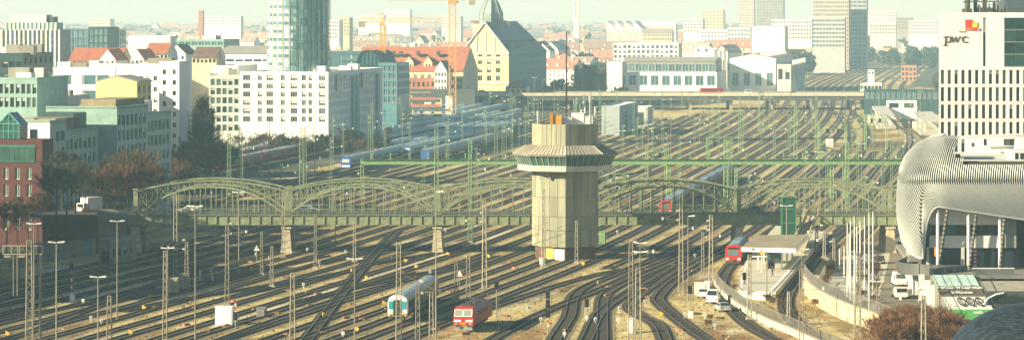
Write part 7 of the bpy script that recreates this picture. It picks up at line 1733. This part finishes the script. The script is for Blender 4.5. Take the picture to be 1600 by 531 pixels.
KIND = {'street1': lambda: bare_tree(1, 12, .42, 2600, 1.0, .028, 10), 'street2': lambda: bare_tree(2, 12, .38, 2400, 1.1, .028, 9, .45), 'street3': lambda: bare_tree(8, 11, .5, 3200, 1.0, .03, 11, .6), 'round': lambda: bare_tree(3, 10, .55, 3800, 1.0, .035, 12, .65, .16, .15), 'poplar': lambda: bare_tree(4, 20, .24, 4200, 1.5, .05, 18, .22, .3, .1), 'birch': lambda: bare_tree(5, 10, .25, 900, .9, .025, 10, .35, .09), 'shrub': lambda: bare_tree(6, 3.2, .75, 2700, .6, .020, 16, .7, .05, .03), 'shrub2': lambda: bare_tree(9, 3.0, .8, 2300, .65, .020, 15, .75, .05, .02), 'sapling': lambda: bare_tree(7, 5, .35, 420, .6, .014, 8, .4, .05), 'fartree': lambda: bare_tree(10, 14, .4, 1300, 1.8, .12, 10, .45, .25, .15)}
tl_ = []
def T(px, py, kind, s, mat=twig, name='bare_tree', grp='bare winter trees', hs=None, Y=None):
    p = G(px, py) if Y is None else V((XX(px, Y), Y, 0)); o = plant_tree(kind, p, s, None, 'tree' if 'tree' in name or name in ('poplar', 'birch') else 'shrub', name, grp, mat, hs); tl_.append(o); return o
for px, py, k, s in ((10, 394, 'street1', .95), (27, 392, 'street2', 1.0), (44, 389, 'street1', .9), (60, 386, 'street2', 1.05), (75, 383, 'street1', .85)): T(px, py, k, s, twig)
for px, py, k, s, m_ in ((88, 372, 'street3', 1.25, twigg), (104, 370, 'street3', 1.3, twigg), (118, 365, 'street2', 1.2, twigg), (133, 362, 'street1', 1.0, twig), (97, 360, 'street1', 1.35, twigg), (146, 358, 'street3', .8, twigg), (112, 352, 'street2', 1.2, twigg), (124, 350, 'street3', 1.0, twigg)): T(px, py - 27, k, s * .85, m_).location = G(px, py - 27, 6.9)
for px, py, k, s, m_ in ((180, 346, 'round', 1.0, twigr), (200, 344, 'round', 1.15, twig), (217, 342, 'round', 1.05, twigr), (234, 338, 'round', .95, twig), (190, 336, 'round', 1.15, twigg), (226, 330, 'street3', .9, twigg), (168, 340, 'round', .8, twig), (208, 334, 'round', 1.2, twigr), (245, 332, 'round', .8, twigg)): T(px, py - 10, k, s * 1.05, m_).location = G(px, py - 10, 6.9)
for px, Y, k, s, m_ in ((316, 860, 'poplar', 1.42, twigg), (306, 870, 'poplar', 1.15, twig), (328, 875, 'poplar', 1.2, twigg), (298, 850, 'street3', 1.3, twig), (286, 840, 'round', 1.25, twigr), (276, 830, 'round', 1.0, twigr), (310, 845, 'round', 1.4, twig), (326, 850, 'round', 1.3, twig), (340, 880, 'round', 1.2, twigg), (292, 800, 'round', .8, twigr), (300, 780, 'street3', .8, twig)): T(px, 0, k, s, m_, Y=Y)
for px, py, k, s, m_ in ((84, 396, 'round', .7, twig), (100, 392, 'street3', .75, twig), (118, 394, 'round', .65, twigg), (134, 390, 'street2', .8, twig), (176, 392, 'round', .6, twig), (192, 388, 'street3', .7, twigg), (205, 384, 'round', .7, twig), (150, 386, 'street1', .7, twig)): T(px, py, k, s, m_)
for px, py in ((322, 268), (333, 262), (300, 272)): T(px, py, 'birch', 1.1, M('birch_twigs', (.26, .22, .15), .9), 'birch')
for k in range(13): T(1346 + (k % 3) * 12 + R.uniform(-3, 3), 402 + k * 7.2, 'sapling', R.uniform(.9, 1.2), twig, 'sapling_tree', 'saplings on the plaza')
for k in range(9): T(1352 + (k % 2) * 14 + R.uniform(-3, 3), 398 + k * 11, 'shrub2', R.uniform(.35, .55), twigr, 'plaza_shrub', 'brown shrubs on the plaza')
for k in range(8): T(1274 + k * 3.4, 478 - k * 7 + R.uniform(-3, 3), 'shrub', R.uniform(.4, .6), twigr, 'slope_shrub', 'brown shrubs between wall and plaza fence')
bb = [(1378, 548, 1.25), (1392, 541, 1.3), (1408, 533, 1.35), (1424, 531, 1.4), (1440, 528, 1.3), (1455, 531, 1.3), (1400, 552, 1.5), (1428, 550, 1.5), (1456, 550, 1.5), (1476, 548, 1.45), (1490, 552, 1.3), (1505, 556, 1.2), (1520, 556, 1.1), (1500, 566, 1.4), (1480, 536, .9), (1385, 560, 1.4), (1470, 556, 1.6)]
for px, py, s in bb: T(px, py, R.choice(('shrub', 'shrub2')), s * 1.15, twigr if R.random() < .8 else twig, 'red_brown_bush', 'red brown bushes before the welcome ramp')
for px, py, s in ((1148, 452, .3), (1140, 440, .3), (1215, 470, .4), (1222, 480, .4), (1206, 476, .35), (1243, 492, .3), (1108, 510, .35), (1110, 500, .3), (1198, 470, .35)): T(px, py, 'shrub2', s, twigr, 'dry_bush', 'dry bushes along the curved tracks')
# hedge of dark bushes in front of the white apartments
def leaf_tree(seed, ht, rx, n, lw, trunk=.15):
    rr = random.Random(seed); tr = MB(); cr = MB(); tr.cyl((0, 0, -.1), (0, 0, ht * .6), trunk, trunk * .4, 6); cl = [(V((rr.uniform(-.6, .6) * rx, rr.uniform(-.6, .6) * rx, ht * rr.uniform(.3, .85))), rr.uniform(.35, .6) * rx) for _ in range(9)]
    for c, r in cl: tr.cyl((0, 0, ht * .25), c, trunk * .4, .03, 4, 0, False)
    for i in range(n):
        c, r = rr.choice(cl); d = V((rr.gauss(0, 1), rr.gauss(0, 1), rr.gauss(0, .9))).normalized() * r * rr.uniform(.5, 1.1); p = c + d; a = V((rr.uniform(-1, 1), rr.uniform(-1, 1), rr.uniform(-1, 1))).normalized() * lw; b_ = a.cross(V((rr.uniform(-1, 1), rr.uniform(-1, 1), rr.uniform(-1, 1)))).normalized() * lw * .7; cr.face([p - a, p + b_, p + a, p - b_])
    return tr, cr
KIND['leafbush'] = lambda: leaf_tree(21, 6, 3.0, 1100, .34); KIND['leaftree'] = lambda: leaf_tree(22, 11, 4.2, 1300, .5, .25); KIND['leaftree2'] = lambda: leaf_tree(23, 10, 4.8, 1200, .55, .25); KIND['leaffar'] = lambda: leaf_tree(24, 13, 6.0, 420, 1.2, .3)
for k in range(34):
    px = 300 + k * 9.2; Y = R.uniform(1035, 1090) if px > 370 else R.uniform(930, 1000)
    T(px, 0, R.choice(('leafbush', 'round', 'round', 'street3')), R.uniform(.75, 1.05) * (.8 if px > 360 else 1), R.choice((twig, twig, leafd, twigg)) , 'hedge_tree', 'dark hedge trees before the white apartments', Y=Y)
# poplars and scrub round the malt house and beyond
for px, Y, k, s, m_ in [(902 + R.uniform(-2, 44), R.uniform(1640, 1740), 'poplar', R.uniform(.85, 1.2), M('grey_twigs', (.20, .155, .11), .95, rnd=.2)) for _ in range(13)] + [(R.uniform(845, 905), R.uniform(1620, 1700), R.choice(('fartree', 'leaffar')), R.uniform(.5, .95), R.choice((M('grey_twigs', (.20, .155, .11)), leafm))) for _ in range(16)] + [(R.uniform(925, 990), R.uniform(1600, 1640), 'leaffar', R.uniform(.45, .7), leafd) for _ in range(8)] + [(1120 + R.uniform(-20, 20), R.uniform(2250, 2300), 'leaffar', 1.0, leafm) for _ in range(6)] + [(R.uniform(1168, 1226), R.uniform(2420, 2500), 'fartree', 1.3, twig) for _ in range(12)] + [(R.uniform(1230, 1266), R.uniform(2420, 2520), 'leaffar', 1.2, leafm) for _ in range(7)] + [(R.uniform(1040, 1140), R.uniform(2330, 2420), 'leaffar', .9, leafm) for _ in range(10)] + [(R.uniform(1355, 1462), R.uniform(2600, 3200), 'leaffar', R.uniform(.8, 1.2), leafm) for _ in range(22)]:
    T(px, 0, k, s, m_, 'far_tree', 'trees of the middle distance', Y=Y)
for _ in range(34): px = R.uniform(1190, 1330); Y = R.uniform(2050, 3300); T(px, 0, R.choice(('leaffar', 'fartree')), R.uniform(.35, .7), R.choice((leafm, twig, MATS['grey_twigs'])), 'far_tree', 'trees of the middle distance', Y=Y).location.x = (-34 + g(Y)) - R.uniform(2, 30)
for _ in range(34): px = R.uniform(1380, 1460); Y = R.uniform(1700, 3200); T(px, 0, R.choice(('leaffar', 'fartree')), R.uniform(.35, .7), R.choice((leafm, twig, MATS['grey_twigs'])), 'far_tree', 'trees of the middle distance', Y=Y).location.x = (68 + g(Y)) + R.uniform(2, 40)
for _ in range(46):
    px = R.uniform(0, 720); Y = R.uniform(1560, 2600) if px < 340 else R.uniform(1760, 2700); T(px, 0, 'leaffar', R.uniform(.6, 1.0), R.choice((leafm, leafd)), 'far_tree', 'trees of the middle distance', Y=Y)
for _ in range(30): px = R.uniform(860, 1000); T(px, 0, 'leaffar', R.uniform(.8, 1.25), R.choice((leafm, leafm, leafd)), 'far_tree', 'trees of the middle distance', Y=R.uniform(2150, 2800))
LAND = LAND2 + [(40, 380, 'the red brick office'), (110, 330, 'the white box truck'), (200, 300, 'the teal office end'), (316, 150, 'the plain white stair tower'), (330, 250, 'the red sided parked train'), (1360, 440, 'the dark red car on the plaza'), (1430, 510, 'the three ringed letters'), (1510, 520, 'the shingled dome'), (1285, 450, 'the plaza fence end'), (450, 215, 'the apartment entrance'), (520, 205, 'the shaded apartment wall'), (380, 215, 'the white wing'), (925, 100, 'the depot hall end'), (870, 110, 'the malt house rear'), (960, 120, 'the depot gates'), (1200, 75, 'the plain white hall'), (1250, 70, 'the window block'), (1100, 75, 'the workshop chimneys'), (1410, 100, 'the brick cube'), (1300, 112, 'the curving far tracks'), (1440, 125, 'the yard edge beside the office tower'), (1250, 110, 'the skylit workshop roof'), (60, 70, 'the gridded high rise'), (200, 70, 'the blue green hall'), (440, 80, 'the round glass tower'), (650, 80, 'the brewery roof'), (930, 60, 'the sawtooth hall'), (300, 75, 'the white gables')]
bt = {}
for o in tl_: bt.setdefault((o.name.split('.')[0], o.children[1].data.materials[0].name if len(o.children) > 1 else ''), []).append(o)
for (nm, mt), l in bt.items():
    col = {'twigs': 'brown', 'red_twigs': 'reddish', 'olive_twigs': 'olive', 'dark_leaves': 'dark', 'grey_green_leaves': 'grey green', 'birch_twigs': 'pale', 'grey_twigs': 'grey'}.get(mt, 'brown'); rank_labels(l, f"{col} {nm.replace('_', ' ')}")
LAND = LAND2
# woods on the horizon
m = MB(); R4 = random.Random(9)
for i in range(2600):
    Y = R4.choice((R4.uniform(5200, 6200), R4.uniform(7000, 7600), R4.uniform(9000, 11000), R4.uniform(3600, 9000))); x = XX(R4.uniform(-30, 1500), Y); h = R4.uniform(11, 21); r = R4.uniform(5, 11)
    for j in range(11):
        p = V((x + R4.gauss(0, .6) * r, Y + R4.gauss(0, .5) * r, h * R4.uniform(.3, 1.0))); a = V((R4.uniform(-1, 1), R4.uniform(-.4, .4), R4.uniform(-1, 1))).normalized() * R4.uniform(2, 4.5); b_ = V((-a.z, R4.uniform(-1, 1), a.x)) * .8; m.face([p - a, p + b_, p + a, p - b_], j % 2)
tag(m.build('distant_woods', [leafd, leafm]), 'hazy woods along the horizon', None, None, 'stuff')
# ---------------------------------------------------------------- dry grass and ground clutter between the tracks
m = MB(); R5 = random.Random(3)
for i in range(20000):
    y = R5.uniform(345, 540); px = R5.uniform(0, 1290); p = G(px, y)
    if R5.random() < .35: continue
    h = R5.uniform(.08, .28); w = R5.uniform(.08, .26); a = R5.uniform(0, 3.14); d = V((math.cos(a) * w, math.sin(a) * w, 0)); q = p + V((R5.uniform(-.2, .2), R5.uniform(-.2, .2), h)); mi = R5.choice((0, 1, 1, 1, 2, 2)); m.face([p - d, p + d, q], mi)
tag(m.build('dry_grass', [M('straw', (.36, .28, .12), .95, rnd=0), M('brown_weed', (.16, .10, .05), .95, rnd=0), M('olive_weed', (.12, .12, .05), .95, rnd=0), M('pale_stone', (.5, .47, .38), .9, rnd=0)]), 'tufts of dry grass and weeds between the rails', None, None, 'stuff')
for k, (x7, y0, y1, wd) in enumerate(((-43.5, 470, 760, 1.6), (-30.6, 500, 900, .9), (-12.3, 480, 700, 1.3), (-56.5, 500, 640, 2.4), (3.0, 640, 1000, .9), (24.5, 640, 1100, .8), (-21.3, 640, 1100, .9), (47, 660, 1100, 1.2), (58.5, 660, 1150, 1.6))):
    m = MB(); ps = [V((x7 + g(y), y, .03)) for y in range(y0, y1, 12)]; strip(m, ps, -wd / 2, .03, wd / 2, .03); tag(m.build('gravel_path', M('pale_gravel', (.55, .50, .36), .95, var=.25, scale=.8)), 'pale gravel path between two tracks', None, None, 'structure')
# ---------------------------------------------------------------- air
hz = bpy.data.materials.new('haze'); hz.use_nodes = True; t = hz.node_tree; t.nodes.remove(t.nodes['Principled BSDF'])
pv = t.nodes.new('ShaderNodeVolumePrincipled'); pv.inputs['Color'].default_value = (.50, .83, 1.0, 1); pv.inputs['Absorption Color'].default_value = (1, 1, 1, 1); pv.inputs['Density'].default_value = .000145; pv.inputs['Anisotropy'].default_value = 0.0
t.links.new(pv.outputs[0], t.nodes['Material Output'].inputs['Volume'])
b = MB(); b.hexa((-4600, -320, -1.1), (9200, 0, 0), (0, 12300, 0), (0, 0, 132))
o = b.build('haze', hz); o['kind'] = 'stuff'; o['label'] = 'pale winter haze over the city'
